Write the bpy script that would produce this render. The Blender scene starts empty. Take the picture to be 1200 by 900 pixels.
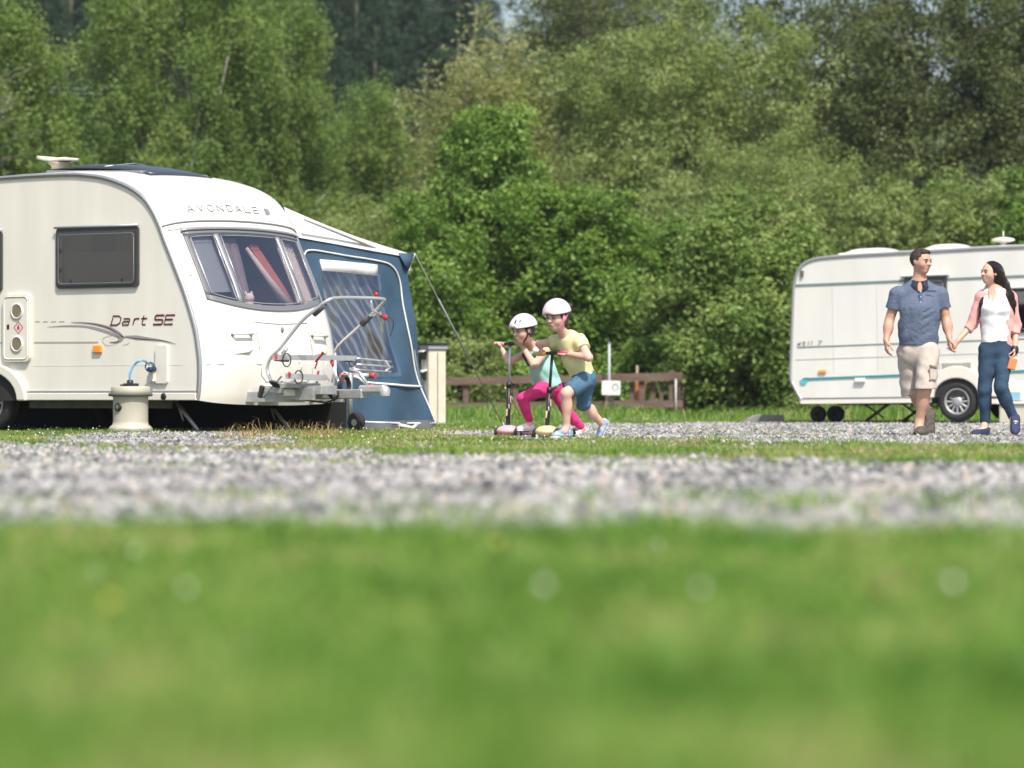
import bpy, math, random
import numpy as np
from mathutils import Vector, Matrix, geometry

SC = bpy.context.scene
COL = SC.collection
F = 4500.0          # focal length in photograph pixels (135 mm on a 36 mm sensor)
HOR = 468.0         # photograph row of the horizon
CAMH = 0.345        # a camera held just above the grass

# ------------------------------------------------------------------ camera
cam_d = bpy.data.cameras.new('camera'); cam = bpy.data.objects.new('camera', cam_d); COL.objects.link(cam)
cam.location = (0, 0, CAMH)
cam_d.sensor_width = 36.0; cam_d.lens = 135.0
cam_d.clip_start = 0.05; cam_d.clip_end = 3000
cam.rotation_euler = (math.radians(90) + math.atan((HOR - 450.0) / F), 0, 0)
cam_d.dof.use_dof = True; cam_d.dof.focus_distance = 36.5; cam_d.dof.aperture_fstop = 2.35
SC.camera = cam

# ------------------------------------------------------------------ sky, sun, exposure
SUN_H = Vector((0.32, -0.95, 0)).normalized(); SUN_EL = math.radians(54)
w = bpy.data.worlds.new('World'); SC.world = w; w.use_nodes = True
nt = w.node_tree; bg = nt.nodes['Background']
sky = nt.nodes.new('ShaderNodeTexSky'); sky.sky_type = 'NISHITA'; sky.sun_disc = False
sky.sun_elevation = SUN_EL; sky.sun_rotation = math.atan2(SUN_H.x, SUN_H.y)
sky.air_density = 1.0; sky.dust_density = 3.0
nt.links.new(sky.outputs[0], bg.inputs[0]); bg.inputs[1].default_value = 0.15
sl = bpy.data.lights.new('sun', 'SUN'); sl.energy = 4.6; sl.angle = math.radians(0.53); sl.color = (1.0, 0.935, 0.83)
sun = bpy.data.objects.new('sun', sl); COL.objects.link(sun)
sd = Vector((SUN_H.x * math.cos(SUN_EL), SUN_H.y * math.cos(SUN_EL), math.sin(SUN_EL)))
sun.rotation_euler = sd.to_track_quat('Z', 'Y').to_euler(); sun.location = (10, -20, 40)
SC.view_settings.view_transform = 'Standard'; SC.view_settings.look = 'None'
SC.view_settings.exposure = 0.27; SC.view_settings.gamma = 1.0
SC.render.engine = 'CYCLES'
SC.cycles.max_bounces = 7; SC.cycles.transparent_max_bounces = 10
SC.cycles.diffuse_bounces = 3; SC.cycles.glossy_bounces = 3; SC.cycles.transmission_bounces = 4
SC.cycles.use_denoising = True
try: SC.cycles.denoiser = 'OPENIMAGEDENOISE'
except Exception: pass
SC.cycles.use_adaptive_sampling = False

# ------------------------------------------------------------------ helpers
def at(px, py, D):
    """the point at depth D seen at this place of the photograph"""
    return Vector(((px - 600) / F * D, D, CAMH + (HOR - py) / F * D))
def gnd(px, D): return Vector(((px - 600) / F * D, D, 0))
def tag(o, label=None, cat=None, group=None, kind=None):
    if label: o['label'] = label
    if cat: o['category'] = cat
    if group: o['group'] = group
    if kind: o['kind'] = kind
    return o
def empty(name, loc=(0, 0, 0), rz=0.0):
    o = bpy.data.objects.new(name, None); COL.objects.link(o); o.location = loc; o.rotation_euler.z = rz
    o.empty_display_size = 0.2
    return o
def link(name, me, parent=None, mat=None, label=None):
    o = bpy.data.objects.new(name, me); COL.objects.link(o)
    if parent: o.parent = parent
    if mat and not me.materials: me.materials.append(mat)
    if label: o['label'] = label
    return o
def dup_tree(o, parent=None):
    c = o.copy(); COL.objects.link(c); c.parent = parent
    for ch in list(o.children): dup_tree(ch, c)
    return c

def np_mesh(name, V, Fc, mat=None, smooth=False, attr=None):
    """V (n,3), Fc (m,k) with k 3 or 4; attr: per-face-independent point float 'tint'"""
    V = np.asarray(V, dtype=np.float32); Fc = np.asarray(Fc, dtype=np.int32)
    me = bpy.data.meshes.new(name)
    m, k = Fc.shape
    me.vertices.add(len(V)); me.vertices.foreach_set('co', V.ravel())
    me.loops.add(m * k); me.loops.foreach_set('vertex_index', Fc.ravel())
    me.polygons.add(m); me.polygons.foreach_set('loop_start', np.arange(0, m * k, k, dtype=np.int32))
    try: me.polygons.foreach_set('loop_total', np.full(m, k, dtype=np.int32))
    except Exception: pass
    if attr is not None:
        a = me.attributes.new('tint', 'FLOAT', 'POINT'); a.data.foreach_set('value', np.asarray(attr, dtype=np.float32))
    me.update(calc_edges=True); me.validate()
    if smooth: me.polygons.foreach_set('use_smooth', np.ones(m, dtype=bool))
    if mat: me.materials.append(mat)
    return me

class MB:
    """collects simple shapes into one mesh"""
    def __init__(s): s.v = []; s.f = []; s.sm = []
    def _add(s, vs, fs, smooth=False):
        b = len(s.v); s.v += [tuple(p) for p in vs]; s.f += [tuple(b + i for i in q) for q in fs]; s.sm += [smooth] * len(fs)
        return s
    def box(s, c, d, R=None, bev=0.0):
        c = Vector(c); hx, hy, hz = d[0] / 2, d[1] / 2, d[2] / 2
        if bev <= 0:
            vs = [Vector((x, y, z)) for z in (-hz, hz) for y in (-hy, hy) for x in (-hx, hx)]
            fs = [(0, 2, 3, 1), (4, 5, 7, 6), (0, 1, 5, 4), (2, 6, 7, 3), (0, 4, 6, 2), (1, 3, 7, 5)]
        else:
            vs = []; idx = {}
            b = min(bev, hx * .95, hy * .95, hz * .95)
            for sx in (-1, 1):
                for sy in (-1, 1):
                    for sz in (-1, 1):
                        for a in range(3):
                            h = [hx - b, hy - b, hz - b]; h[a] += b
                            idx[(sx, sy, sz, a)] = len(vs); vs.append(Vector((sx * h[0], sy * h[1], sz * h[2])))
            fs = []
            for a in range(3):
                o1, o2 = (a + 1) % 3, (a + 2) % 3
                for sg in (-1, 1):
                    q = []
                    for (p1, p2) in ((-1, -1), (1, -1), (1, 1), (-1, 1)):
                        k = [0, 0, 0]; k[a] = sg; k[o1] = p1; k[o2] = p2; q.append(idx[(*k, a)])
                    fs.append(tuple(q) if sg > 0 else tuple(reversed(q)))
                for s1 in (-1, 1):
                    for s2 in (-1, 1):
                        k0 = [0, 0, 0]; k0[o1] = s1; k0[o2] = s2
                        k1 = list(k0); k0[a] = -1; k1[a] = 1
                        fs.append((idx[(*k0, o1)], idx[(*k1, o1)], idx[(*k1, o2)], idx[(*k0, o2)]))
            for sx in (-1, 1):
                for sy in (-1, 1):
                    for sz in (-1, 1): fs.append(tuple(idx[(sx, sy, sz, a)] for a in range(3)))
        if R is not None: vs = [R @ p for p in vs]
        return s._add([c + p for p in vs], fs)
    def tube(s, pts, r, n=10, closed=False, cap=True, flat=None):
        pts = [Vector(p) for p in pts]; m = len(pts)
        rr = r if isinstance(r, (list, tuple)) else [r] * m
        base = len(s.v); up = None; rings = []
        for i, p in enumerate(pts):
            a = pts[(i - 1) % m] if (closed or i > 0) else p; b = pts[(i + 1) % m] if (closed or i < m - 1) else p
            t = (b - a).normalized()
            if up is None:
                up = t.orthogonal().normalized() if flat is None else Vector(flat)
            up = (up - t * up.dot(t)); up = up.normalized() if up.length > 1e-6 else t.orthogonal().normalized()
            sd_ = t.cross(up)
            rings.append([p + (up * math.cos(2 * math.pi * k / n) + sd_ * math.sin(2 * math.pi * k / n)) * rr[i] for k in range(n)])
        vs = [q for rg in rings for q in rg]; fs = []
        for i in range(m if closed else m - 1):
            j = (i + 1) % m
            for k in range(n):
                k2 = (k + 1) % n
                fs.append((i * n + k, i * n + k2, j * n + k2, j * n + k))
        s._add(vs, fs, True)
        if cap and not closed:
            s.f.append(tuple(base + k for k in range(n))[::-1]); s.sm.append(False)
            s.f.append(tuple(base + (m - 1) * n + k for k in range(n))); s.sm.append(False)
        return s
    def lathe(s, prof, c=(0, 0, 0), n=24, axis='Z', R=None):
        """prof: (radius, height) list"""
        vs = []
        for (r, z) in prof:
            for k in range(n):
                a = 2 * math.pi * k / n; p = Vector((r * math.cos(a), r * math.sin(a), z))
                if axis == 'Y': p = Vector((p.x, -p.z, p.y))
                elif axis == 'X': p = Vector((p.z, p.x, p.y))
                if R is not None: p = R @ p
                vs.append(Vector(c) + p)
        fs = [(i * n + k, i * n + (k + 1) % n, (i + 1) * n + (k + 1) % n, (i + 1) * n + k) for i in range(len(prof) - 1) for k in range(n)]
        return s._add(vs, fs, True)
    def disc(s, c, r, n=20, axis='Z', R=None, flip=False):
        s.lathe([(r, 0), (0.0005, 0)], c, n, axis, R); return s
    def grid(s, P, smooth=True):
        """P[i][j] points"""
        a, b = len(P), len(P[0])
        return s._add([q for row in P for q in row], [(i * b + j, i * b + j + 1, (i + 1) * b + j + 1, (i + 1) * b + j) for i in range(a - 1) for j in range(b - 1)], smooth)
    def ell(s, c, r, n=14, m=9, R=None):
        P = []
        for i in range(m + 1):
            t = math.pi * i / m
            row = []
            for k in range(n + 1):
                a = 2 * math.pi * k / n
                p = Vector((r[0] * math.sin(t) * math.cos(a), r[1] * math.sin(t) * math.sin(a), r[2] * math.cos(t)))
                if R is not None: p = R @ p
                row.append(Vector(c) + p)
            P.append(row)
        return s.grid(P)
    def prism(s, poly, y0, y1, plane='XZ'):
        """extrude a polygon (a,b) drawn in a plane between two offsets"""
        def P(a, b, y): return {'XZ': (a, y, b), 'XY': (a, b, y), 'YZ': (y, a, b)}[plane]
        n = len(poly); vs = [P(a, b, y0) for a, b in poly] + [P(a, b, y1) for a, b in poly]
        fs = [tuple(range(n)), tuple(range(2 * n - 1, n - 1, -1))] + [(i, i + n, (i + 1) % n + n, (i + 1) % n) for i in range(n)]
        return s._add(vs, fs)
    def build(s, name, mat=None, parent=None, label=None, bevel=0, solid=0, fix=True):
        me = bpy.data.meshes.new(name); me.from_pydata([tuple(v) for v in s.v], [], s.f)
        me.polygons.foreach_set('use_smooth', s.sm); me.update()
        if fix:
            import bmesh
            bm = bmesh.new(); bm.from_mesh(me); bmesh.ops.remove_doubles(bm, verts=bm.verts, dist=1e-5)
            bmesh.ops.recalc_face_normals(bm, faces=bm.faces); bm.to_mesh(me); bm.free()
        if mat: me.materials.append(mat)
        o = link(name, me, parent, None, label)
        if solid:
            md = o.modifiers.new('solid', 'SOLIDIFY'); md.thickness = solid; md.offset = -1
        if bevel:
            md = o.modifiers.new('bevel', 'BEVEL'); md.width = bevel; md.segments = 2; md.limit_method = 'ANGLE'; md.angle_limit = math.radians(40)
        return o

def arc(cx, cy, r, a0, a1, n):
    return [(cx + r * math.cos(math.radians(a0 + (a1 - a0) * i / n)), cy + r * math.sin(math.radians(a0 + (a1 - a0) * i / n))) for i in range(n + 1)]
def rrect(x0, z0, x1, z1, r, n=5):
    return arc(x1 - r, z1 - r, r, 0, 90, n) + arc(x0 + r, z1 - r, r, 90, 180, n) + arc(x0 + r, z0 + r, r, 180, 270, n) + arc(x1 - r, z0 + r, r, 270, 360, n)
def spline(pts, n=8):
    """Catmull-Rom through points of any dimension"""
    P = [np.array(p, float) for p in pts]; P = [2 * P[0] - P[1]] + P + [2 * P[-1] - P[-2]]; out = []
    for i in range(1, len(P) - 2):
        for k in range(n):
            t = k / n
            out.append(.5 * ((2 * P[i]) + (-P[i - 1] + P[i + 1]) * t + (2 * P[i - 1] - 5 * P[i] + 4 * P[i + 1] - P[i + 2]) * t * t + (-P[i - 1] + 3 * P[i] - 3 * P[i + 1] + P[i + 2]) * t ** 3))
    out.append(P[-2]); return out
def filled(polys, y, thick, plane='XZ'):
    """flat sheet with holes: polys[0] outline, the rest holes; returns vertices and triangles"""
    pts = []; edges = []; 
    for poly in polys:
        b = len(pts); pts += [Vector(p) for p in poly]; n = len(poly); edges += [(b + i, b + (i + 1) % n) for i in range(n)]
    V, E, Fc, *_ = geometry.delaunay_2d_cdt(pts, edges, [], 0, 1e-6)
    def inside(p, poly):
        c = False; n = len(poly)
        for i in range(n):
            x1, y1 = poly[i]; x2, y2 = poly[(i + 1) % n]
            if (y1 > p[1]) != (y2 > p[1]) and p[0] < (x2 - x1) * (p[1] - y1) / (y2 - y1) + x1: c = not c
        return c
    keep = []
    for f in Fc:
        c = sum((V[i] for i in f), Vector((0, 0))) / len(f)
        if inside(c, polys[0]) and not any(inside(c, h) for h in polys[1:]): keep.append(tuple(f))
    m = MB()
    def P(a, yy): return {'XZ': (a[0], yy, a[1]), 'YZ': (yy, a[0], a[1]), 'XY': (a[0], a[1], yy)}[plane]
    m._add([P(a, y) for a in V], keep); m._add([P(a, y + thick) for a in V], [tuple(reversed(f)) for f in keep])
    for poly in polys:
        n = len(poly)
        m._add([P(p, y) for p in poly] + [P(p, y + thick) for p in poly], [(i, (i + 1) % n, (i + 1) % n + n, i + n) for i in range(n)])
    return m

# ------------------------------------------------------------------ noise on numpy arrays
_rs = np.random.RandomState(7); _perm = _rs.rand(256, 256)
def vnoise(x, y, sc=1.0, seed=0):
    x = np.asarray(x, float) * sc + seed * 17.3; y = np.asarray(y, float) * sc + seed * 9.1
    xi = np.floor(x).astype(int); yi = np.floor(y).astype(int); fx = x - xi; fy = y - yi
    fx = fx * fx * (3 - 2 * fx); fy = fy * fy * (3 - 2 * fy)
    g = lambda a, b: _perm[a % 256, b % 256]
    return (g(xi, yi) * (1 - fx) + g(xi + 1, yi) * fx) * (1 - fy) + (g(xi, yi + 1) * (1 - fx) + g(xi + 1, yi + 1) * fx) * fy
def fbm(x, y, sc=1.0, seed=0, o=3):
    s = 0; a = 1; t = 0
    for i in range(o): s = s + a * vnoise(x, y, sc * 2 ** i, seed + i); t += a; a *= .5
    return s / t

# ------------------------------------------------------------------ materials
def mat(name, col, rough=0.5, metal=0.0, var=0.0, vscale=8.0, bump=0.0, bscale=60.0, coat=0.0, col2=None, stretch=None, spec=None, sss=0.0, wave=None, sheen=0.0):
    m = bpy.data.materials.new(name); m.use_nodes = True; n = m.node_tree.nodes; L = m.node_tree.links
    b = n['Principled BSDF']; b.inputs['Base Color'].default_value = (*col, 1); b.inputs['Roughness'].default_value = rough
    b.inputs['Metallic'].default_value = metal; b.inputs['Coat Weight'].default_value = coat
    if spec is not None: b.inputs['Specular IOR Level'].default_value = spec
    if sheen: b.inputs['Sheen Weight'].default_value = sheen
    if sss:
        b.inputs['Subsurface Weight'].default_value = sss; b.inputs['Subsurface Radius'].default_value = (0.02, 0.008, 0.004); b.inputs['Subsurface Scale'].default_value = 0.6
    tc = n.new('ShaderNodeTexCoord'); mp = n.new('ShaderNodeMapping'); L.new(tc.outputs['Object'], mp.inputs[0])
    if stretch: mp.inputs['Scale'].default_value = stretch
    if var or col2:
        nz = n.new('ShaderNodeTexNoise'); nz.inputs['Scale'].default_value = vscale; nz.inputs['Detail'].default_value = 5
        L.new(mp.outputs[0], nz.inputs[0])
        cr = n.new('ShaderNodeValToRGB'); cr.color_ramp.elements[0].position = .3; cr.color_ramp.elements[1].position = .7
        c2 = col2 or tuple(min(1, c * (1 + var)) for c in col); c1 = col if col2 else tuple(c * (1 - var) for c in col)
        cr.color_ramp.elements[0].color = (*c1, 1); cr.color_ramp.elements[1].color = (*c2, 1)
        L.new(nz.outputs['Fac'], cr.inputs[0]); L.new(cr.outputs[0], b.inputs['Base Color'])
    if bump:
        if wave:
            wv = n.new('ShaderNodeTexWave'); wv.inputs['Scale'].default_value = bscale; wv.bands_direction = wave; wv.inputs['Distortion'].default_value = 2
            L.new(mp.outputs[0], wv.inputs[0]); src = wv.outputs['Fac']
        else:
            nb = n.new('ShaderNodeTexNoise'); nb.inputs['Scale'].default_value = bscale; nb.inputs['Detail'].default_value = 4
            L.new(mp.outputs[0], nb.inputs[0]); src = nb.outputs['Fac']
        bp = n.new('ShaderNodeBump'); bp.inputs['Strength'].default_value = bump; bp.inputs['Distance'].default_value = 0.02
        L.new(src, bp.inputs['Height']); L.new(bp.outputs[0], b.inputs['Normal'])
    return m
def leafmat(name, stops, trans=0.3, rough=0.5):
    """leaf or blade: colour picked per leaf from 'tint'"""
    m = bpy.data.materials.new(name); m.use_nodes = True; n = m.node_tree.nodes; L = m.node_tree.links
    b = n['Principled BSDF']; out = n['Material Output']; b.inputs['Roughness'].default_value = rough; b.inputs['Specular IOR Level'].default_value = 0.22
    at_ = n.new('ShaderNodeAttribute'); at_.attribute_name = 'tint'
    cr = n.new('ShaderNodeValToRGB'); e = cr.color_ramp.elements
    e[0].position = stops[0][0]; e[0].color = (*stops[0][1], 1); e[1].position = stops[-1][0]; e[1].color = (*stops[-1][1], 1)
    for p, c in stops[1:-1]:
        q = e.new(p); q.color = (*c, 1)
    L.new(at_.outputs['Fac'], cr.inputs[0]); L.new(cr.outputs[0], b.inputs['Base Color'])
    t = n.new('ShaderNodeBsdfTranslucent'); mx = n.new('ShaderNodeMixShader'); mx.inputs[0].default_value = trans
    hs = n.new('ShaderNodeHueSaturation'); hs.inputs['Hue'].default_value = .485; hs.inputs['Saturation'].default_value = 1.1; hs.inputs['Value'].default_value = 1.4
    L.new(cr.outputs[0], hs.inputs['Color']); L.new(hs.outputs[0], t.inputs[0])
    L.new(b.outputs[0], mx.inputs[1]); L.new(t.outputs[0], mx.inputs[2]); L.new(mx.outputs[0], out.inputs[0])
    return m
def glassmat(name, tint=(0.3, 0.3, 0.3), refl=0.3, rough=0.03):
    """thin acrylic or vinyl: part see-through, part mirror"""
    m = bpy.data.materials.new(name); m.use_nodes = True; n = m.node_tree.nodes; L = m.node_tree.links
    out = n['Material Output']; n.remove(n['Principled BSDF'])
    tr = n.new('ShaderNodeBsdfTransparent'); tr.inputs[0].default_value = (*tint, 1)
    gl = n.new('ShaderNodeBsdfGlossy'); gl.inputs['Roughness'].default_value = rough; gl.inputs[0].default_value = (.95, .97, 1, 1)
    lw = n.new('ShaderNodeLayerWeight'); lw.inputs[0].default_value = .35
    mr = n.new('ShaderNodeMapRange'); mr.inputs['To Min'].default_value = refl * .5; mr.inputs['To Max'].default_value = min(1, refl * 2.2)
    mx = n.new('ShaderNodeMixShader'); L.new(lw.outputs['Facing'], mr.inputs[0]); L.new(mr.outputs[0], mx.inputs[0])
    L.new(tr.outputs[0], mx.inputs[1]); L.new(gl.outputs[0], mx.inputs[2]); L.new(mx.outputs[0], out.inputs[0])
    return m
# ================================================================== LAND
def ip(x, xs, ys): return np.interp(x, xs, ys)
def px_of(X, Y): return 600 + F * X / Y
def is_gravel(X, Y):
    X = np.asarray(X, float); Y = np.asarray(Y, float)
    p = px_of(X, Y); n1 = fbm(X, Y, 1.6, 1) - .5; n2 = fbm(X, Y, .8, 5) - .5; n3 = fbm(X, Y, 5.0, 8) - .5
    near = 9.35 - .42 * X + n1 * 2.2 + n3 * 1.6
    far = ip(X, [-8, -3.8, -1.5, 0, 2.6, 8], [36, 28.5, 24.5, 22.8, 19.8, 15]) + n1 * 4.5 + n3 * 1.6
    a = (Y > near) & (Y < far)
    # gravel patch beside the left caravan
    b = (((X + 3.15 + (Y - 36) * .08) / 1.05) ** 2 + ((Y - 33.5) / 6.0) ** 2 + n1 * 1.1 + n3 * .6) < 1
    # the lane the couple walks on
    lo = ip(X, [-1.0, 0, 1, 3, 5, 12], [40, 33.2, 31.6, 29.6, 28.2, 24]) + n1 * 4 + n3 * 1.5
    hi = ip(X, [-1.0, 0, 1, 3, 12], [40, 41, 53, 56.0, 55.5]) + n2 * 3
    c = (Y > lo) & (Y < hi) & (X > -1.0)
    return a | b | c
M_soil = mat('turf_soil', (.055, .075, .02), .95, col2=(.11, .105, .045), vscale=3.0, bump=.6, bscale=30)
M_gravel = mat('gravel_bed', (.22, .215, .21), .95, col2=(.34, .335, .33), vscale=30, bump=1.0, bscale=90)
# ground: one sheet out to the horizon, finer where the camera looks
xs = np.concatenate([[-900, -300, -120, -60, -30], np.arange(-16, 17, 2.0), [30, 60, 120, 300, 900]])
ys = np.concatenate([[-400, -60, -10], np.arange(0, 100, 4.0), [110, 130, 160, 200, 300, 500, 900, 1800]])
def gz(X, Y):
    return np.where(np.asarray(Y) > 80, (np.asarray(Y) - 80) * .0, 0.0)
V = np.array([[x, y, 0.0] for y in ys for x in xs]); nx = len(xs)
Fc = [[j * nx + i, j * nx + i + 1, (j + 1) * nx + i + 1, (j + 1) * nx + i] for j in range(len(ys) - 1) for i in range(nx - 1)]
tag(link('ground', np_mesh('ground', V, Fc, M_soil)), 'green and brown turf soil under the whole campsite', kind='structure')
def sheet(name, x0, x1, y0, y1, st, z, label):
    gx = np.arange(x0, x1, st); gy = np.arange(y0, y1, st); X, Y = np.meshgrid(gx, gy)
    idx = np.arange(X.size).reshape(X.shape)
    msk = is_gravel(X[:-1, :-1] + st / 2, Y[:-1, :-1] + st / 2)
    q = np.stack([idx[:-1, :-1], idx[:-1, 1:], idx[1:, 1:], idx[1:, :-1]], -1)[msk]
    zz = z + .006 * (fbm(X, Y, 2.5, 3) - .3).clip(0)
    V = np.stack([X.ravel(), Y.ravel(), zz.ravel()], -1)
    used = np.unique(q); mp = np.zeros(len(V), int); mp[used] = np.arange(len(used))
    return tag(link(name, np_mesh(name, V[used], mp[q], M_gravel, True)), label, kind='structure')
sheet('gravel_path', -9, 9, 7.0, 32, .16, .004, 'pale grey gravel band crossing in front of the caravans')
sheet('gravel_road', -6, 14, 26.1, 60, .15, .008, 'grey gravel lane the couple walk along')

# ---- loose stones
M_stone = leafmat('stone', [(0, (.05, .052, .056)), (.35, (.165, .166, .168)), (.6, (.285, .283, .278)), (.85, (.46, .455, .445)), (1, (.36, .27, .20))], trans=0.0, rough=.85)
def stones(name, n, x0, x1, y0, y1, s0, s1, seed, label, tri=False):
    r = np.random.RandomState(seed)
    Y = y0 + (y1 - y0) * r.rand(n * 2); X = (r.rand(n * 2) * 2 - 1) * (Y * .145 + .9) if x0 is None else x0 + (x1 - x0) * r.rand(n * 2)
    k = is_gravel(X, Y) | (r.rand(n * 2) < .035); X = X[k][:n]; Y = Y[k][:n]; n = len(X)
    s = s0 + (s1 - s0) * r.rand(n) ** 4
    base = np.array([[1, 0, -.3], [0, 1, -.3], [-1, 0, -.3], [0, -1, -.3], [0, 0, 1]], float)
    v = np.repeat(base[None], n, 0) * (0.65 + .6 * r.rand(n, 5, 1))
    a = r.rand(n) * 6.28; ca, sa = np.cos(a)[:, None], np.sin(a)[:, None]
    vx = v[:, :, 0] * ca - v[:, :, 1] * sa; vy = v[:, :, 0] * sa + v[:, :, 1] * ca
    V = np.stack([vx * s[:, None] + X[:, None], vy * s[:, None] * .8 + Y[:, None], v[:, :, 2] * s[:, None] * .62 + .009 + s[:, None] * .12], -1).reshape(-1, 3)
    f = np.array([[0, 1, 4], [1, 2, 4], [2, 3, 4], [3, 0, 4]])
    Fc = (f[None] + (np.arange(n) * 5)[:, None, None]).reshape(-1, 3)
    t = np.repeat(np.clip(.48 + .24 * r.randn(n) + (fbm(X, Y * .6, 2.2, 61) - .5) * .7, 0, .95) + (r.rand(n) < .02) * .3, 5)
    return tag(link(name, np_mesh(name, V, Fc, M_stone, False, t)), label, kind='stuff')
stones('gravel', 56000, None, None, 8.3, 31, .006, .036, 3, 'loose pale grey stones of the near gravel band')
stones('gravel', 30000, None, None, 26, 58, .008, .034, 4, 'loose grey stones of the far gravel lane')

# ---- grass
def blades(name, X, Y, h, wd, lean, seed, matl, label, z=0.0, tint=None, tri=False):
    r = np.random.RandomState(seed); n = len(X)
    a = r.rand(n) * 6.28; b = r.rand(n) * 6.28; ln = lean * h * (.3 + r.rand(n)); h = h * (.55 + .8 * r.rand(n)); wv = wd * (.7 + .6 * r.rand(n))
    dx, dy = np.cos(a), np.sin(a); lx, ly = np.cos(b) * ln, np.sin(b) * ln
    P = np.zeros((n, 5, 3))
    P[:, 0] = np.stack([X - dx * wv, Y - dy * wv, np.full(n, z)], -1); P[:, 1] = np.stack([X + dx * wv, Y + dy * wv, np.full(n, z)], -1)
    P[:, 2] = np.stack([X - dx * wv * .8 + lx * .35, Y - dy * wv * .8 + ly * .35, z + h * .6], -1)
    P[:, 3] = np.stack([X + dx * wv * .8 + lx * .35, Y + dy * wv * .8 + ly * .35, z + h * .6], -1)
    P[:, 4] = np.stack([X + lx, Y + ly, z + h * (1 - .25 * lean)], -1)
    f = np.array([[0, 1, 3], [0, 3, 2], [2, 3, 4]])
    Fc = (f[None] + (np.arange(n) * 5)[:, None, None]).reshape(-1, 3)
    if tri:
        P = P[:, [0, 1, 4]]; Fc = np.arange(n * 3).reshape(-1, 3)
    if tint is None: tint = np.clip(.45 + .2 * r.randn(n) + (fbm(X * 2.6, Y * .9, 1.3, 11) - .5) * .9 + (fbm(X * 3, Y, 4.0, 14) - .5) * 1.0, 0, 1)
    return tag(link(name, np_mesh(name, P.reshape(-1, 3), Fc, matl, False, np.repeat(tint, P.shape[1]))), label, kind='stuff')
GST = [(0, (.085, .20, .03)), (.4, (.155, .295, .05)), (.7, (.245, .375, .085)), (.9, (.37, .40, .13)), (1, (.44, .40, .20))]
M_grass = leafmat('grass_blade', GST, .42, .4)
M_dry = leafmat('dry_grass_blade', [(0, (.16, .17, .05)), (.5, (.36, .26, .12)), (1, (.50, .36, .20))], .3, .6)
r = np.random.RandomState(21)
def pick(n, y0, y1, keep, pw=1.0, mx=.6, kx=.145, seed=1):
    r = np.random.RandomState(seed)
    Y = y0 + (y1 - y0) * r.rand(n) ** pw; X = (r.rand(n) * 2 - 1) * (Y * kx + mx); k = keep(X, Y, r); return X[k], Y[k]
# near lawn, out of focus
X, Y = pick(145000, 2.2, 13.0, lambda X, Y, r: ((~is_gravel(X, Y)) & (Y < 13)) | (r.rand(len(X)) < .012) | ((fbm(X, Y, 3.0, 91) > .66) & (r.rand(len(X)) < .35)), 1.0, .8, seed=5)
hn = .036 + .035 * fbm(X, Y, 2.4, 71) + np.where(Y > 8.2, .03 * fbm(X, Y, 3.5, 72), 0)
blades('grass', X, Y, hn, .0023, .8, 6, M_grass, 'blurred bright green lawn grass nearest the camera')
# the tufted strip between the gravel
X, Y = pick(165000, 18, 44, lambda X, Y, r: (Y > 18) & ((~is_gravel(X, Y)) | (r.rand(len(X)) < .02) | ((fbm(X, Y, 1.6, 93) > .68) & (r.rand(len(X)) < .4))), 1.0, .6, seed=8)
rr = np.random.RandomState(9)
tt = np.clip(.53 + np.clip((fbm(X, Y, 1.7, 83) - .52) * 3, 0, .4) + .2 * rr.randn(len(X)) + (fbm(X, Y, .9, 13) - .5) * 1.3 + (fbm(X, Y, 4, 3) - .5) * .5, 0, 1)
hh = .022 + .045 * np.clip(fbm(X, Y, 1.1, 31) - .38, 0, 1) * 2
blades('grass', X, Y, hh, .0035, .8, 10, M_grass, 'short tufty grass strip between two bands of gravel', tint=tt)
X, Y = pick(130000, 44, 84, lambda X, Y, r: (~is_gravel(X, Y)) | (r.rand(len(X)) < .01), 1.0, 1.0, seed=12)
blades('grass', X, Y, .06, .006, .8, 14, M_grass, 'rough green verge between the far gravel lane and the hedge', tri=True)
# longer growth along the fence and the hedge foot
X, Y = pick(42000, 60, 80, lambda X, Y, r: fbm(X, Y, .6, 77) > .42, 1.0, 1.0, seed=15)
blades('grass', X, Y, .26 * (.5 + fbm(X, Y, .5, 4)), .007, .9, 16, M_grass, 'long rough grass along the fence and hedge foot')
# dead straw coloured tufts in front of the left caravan
cs = [(at(p, q, 0 + 1552.5 / (q - HOR)), s) for p, q, s in [(282, 514, .30), (300, 512, .34), (330, 511, .36), (352, 511, .30), (380, 511, .36), (398, 512, .26), (268, 516, .22), (372, 514, .25), (420, 511, .2)]]
xx = []; yy = []; hh = []
for (c, s) in cs:
    m = 110; a = r.randn(m) * .17; b = r.randn(m) * .3; xx.append(c.x + a); yy.append(c.y + b); hh.append(s * (.15 + .6 * r.rand(m) ** 2) * np.exp(-(a / .25) ** 2))
X = np.concatenate(xx); Y = np.concatenate(yy); H = np.concatenate(hh)
blades('dry_grass', X, Y, H, .003, 1.3, 18, M_dry, 'straw coloured dead grass tufts below the front of the left caravan')
X, Y = pick(26000, 19, 44, lambda X, Y, r: (~is_gravel(X, Y)) & (fbm(X, Y, .7, 41) > .56), 1.0, .6, seed=19)
blades('dry_grass', X, Y, .035, .0035, .9, 20, M_dry, 'short scorched straw coloured patches in the grass strip')
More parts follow.
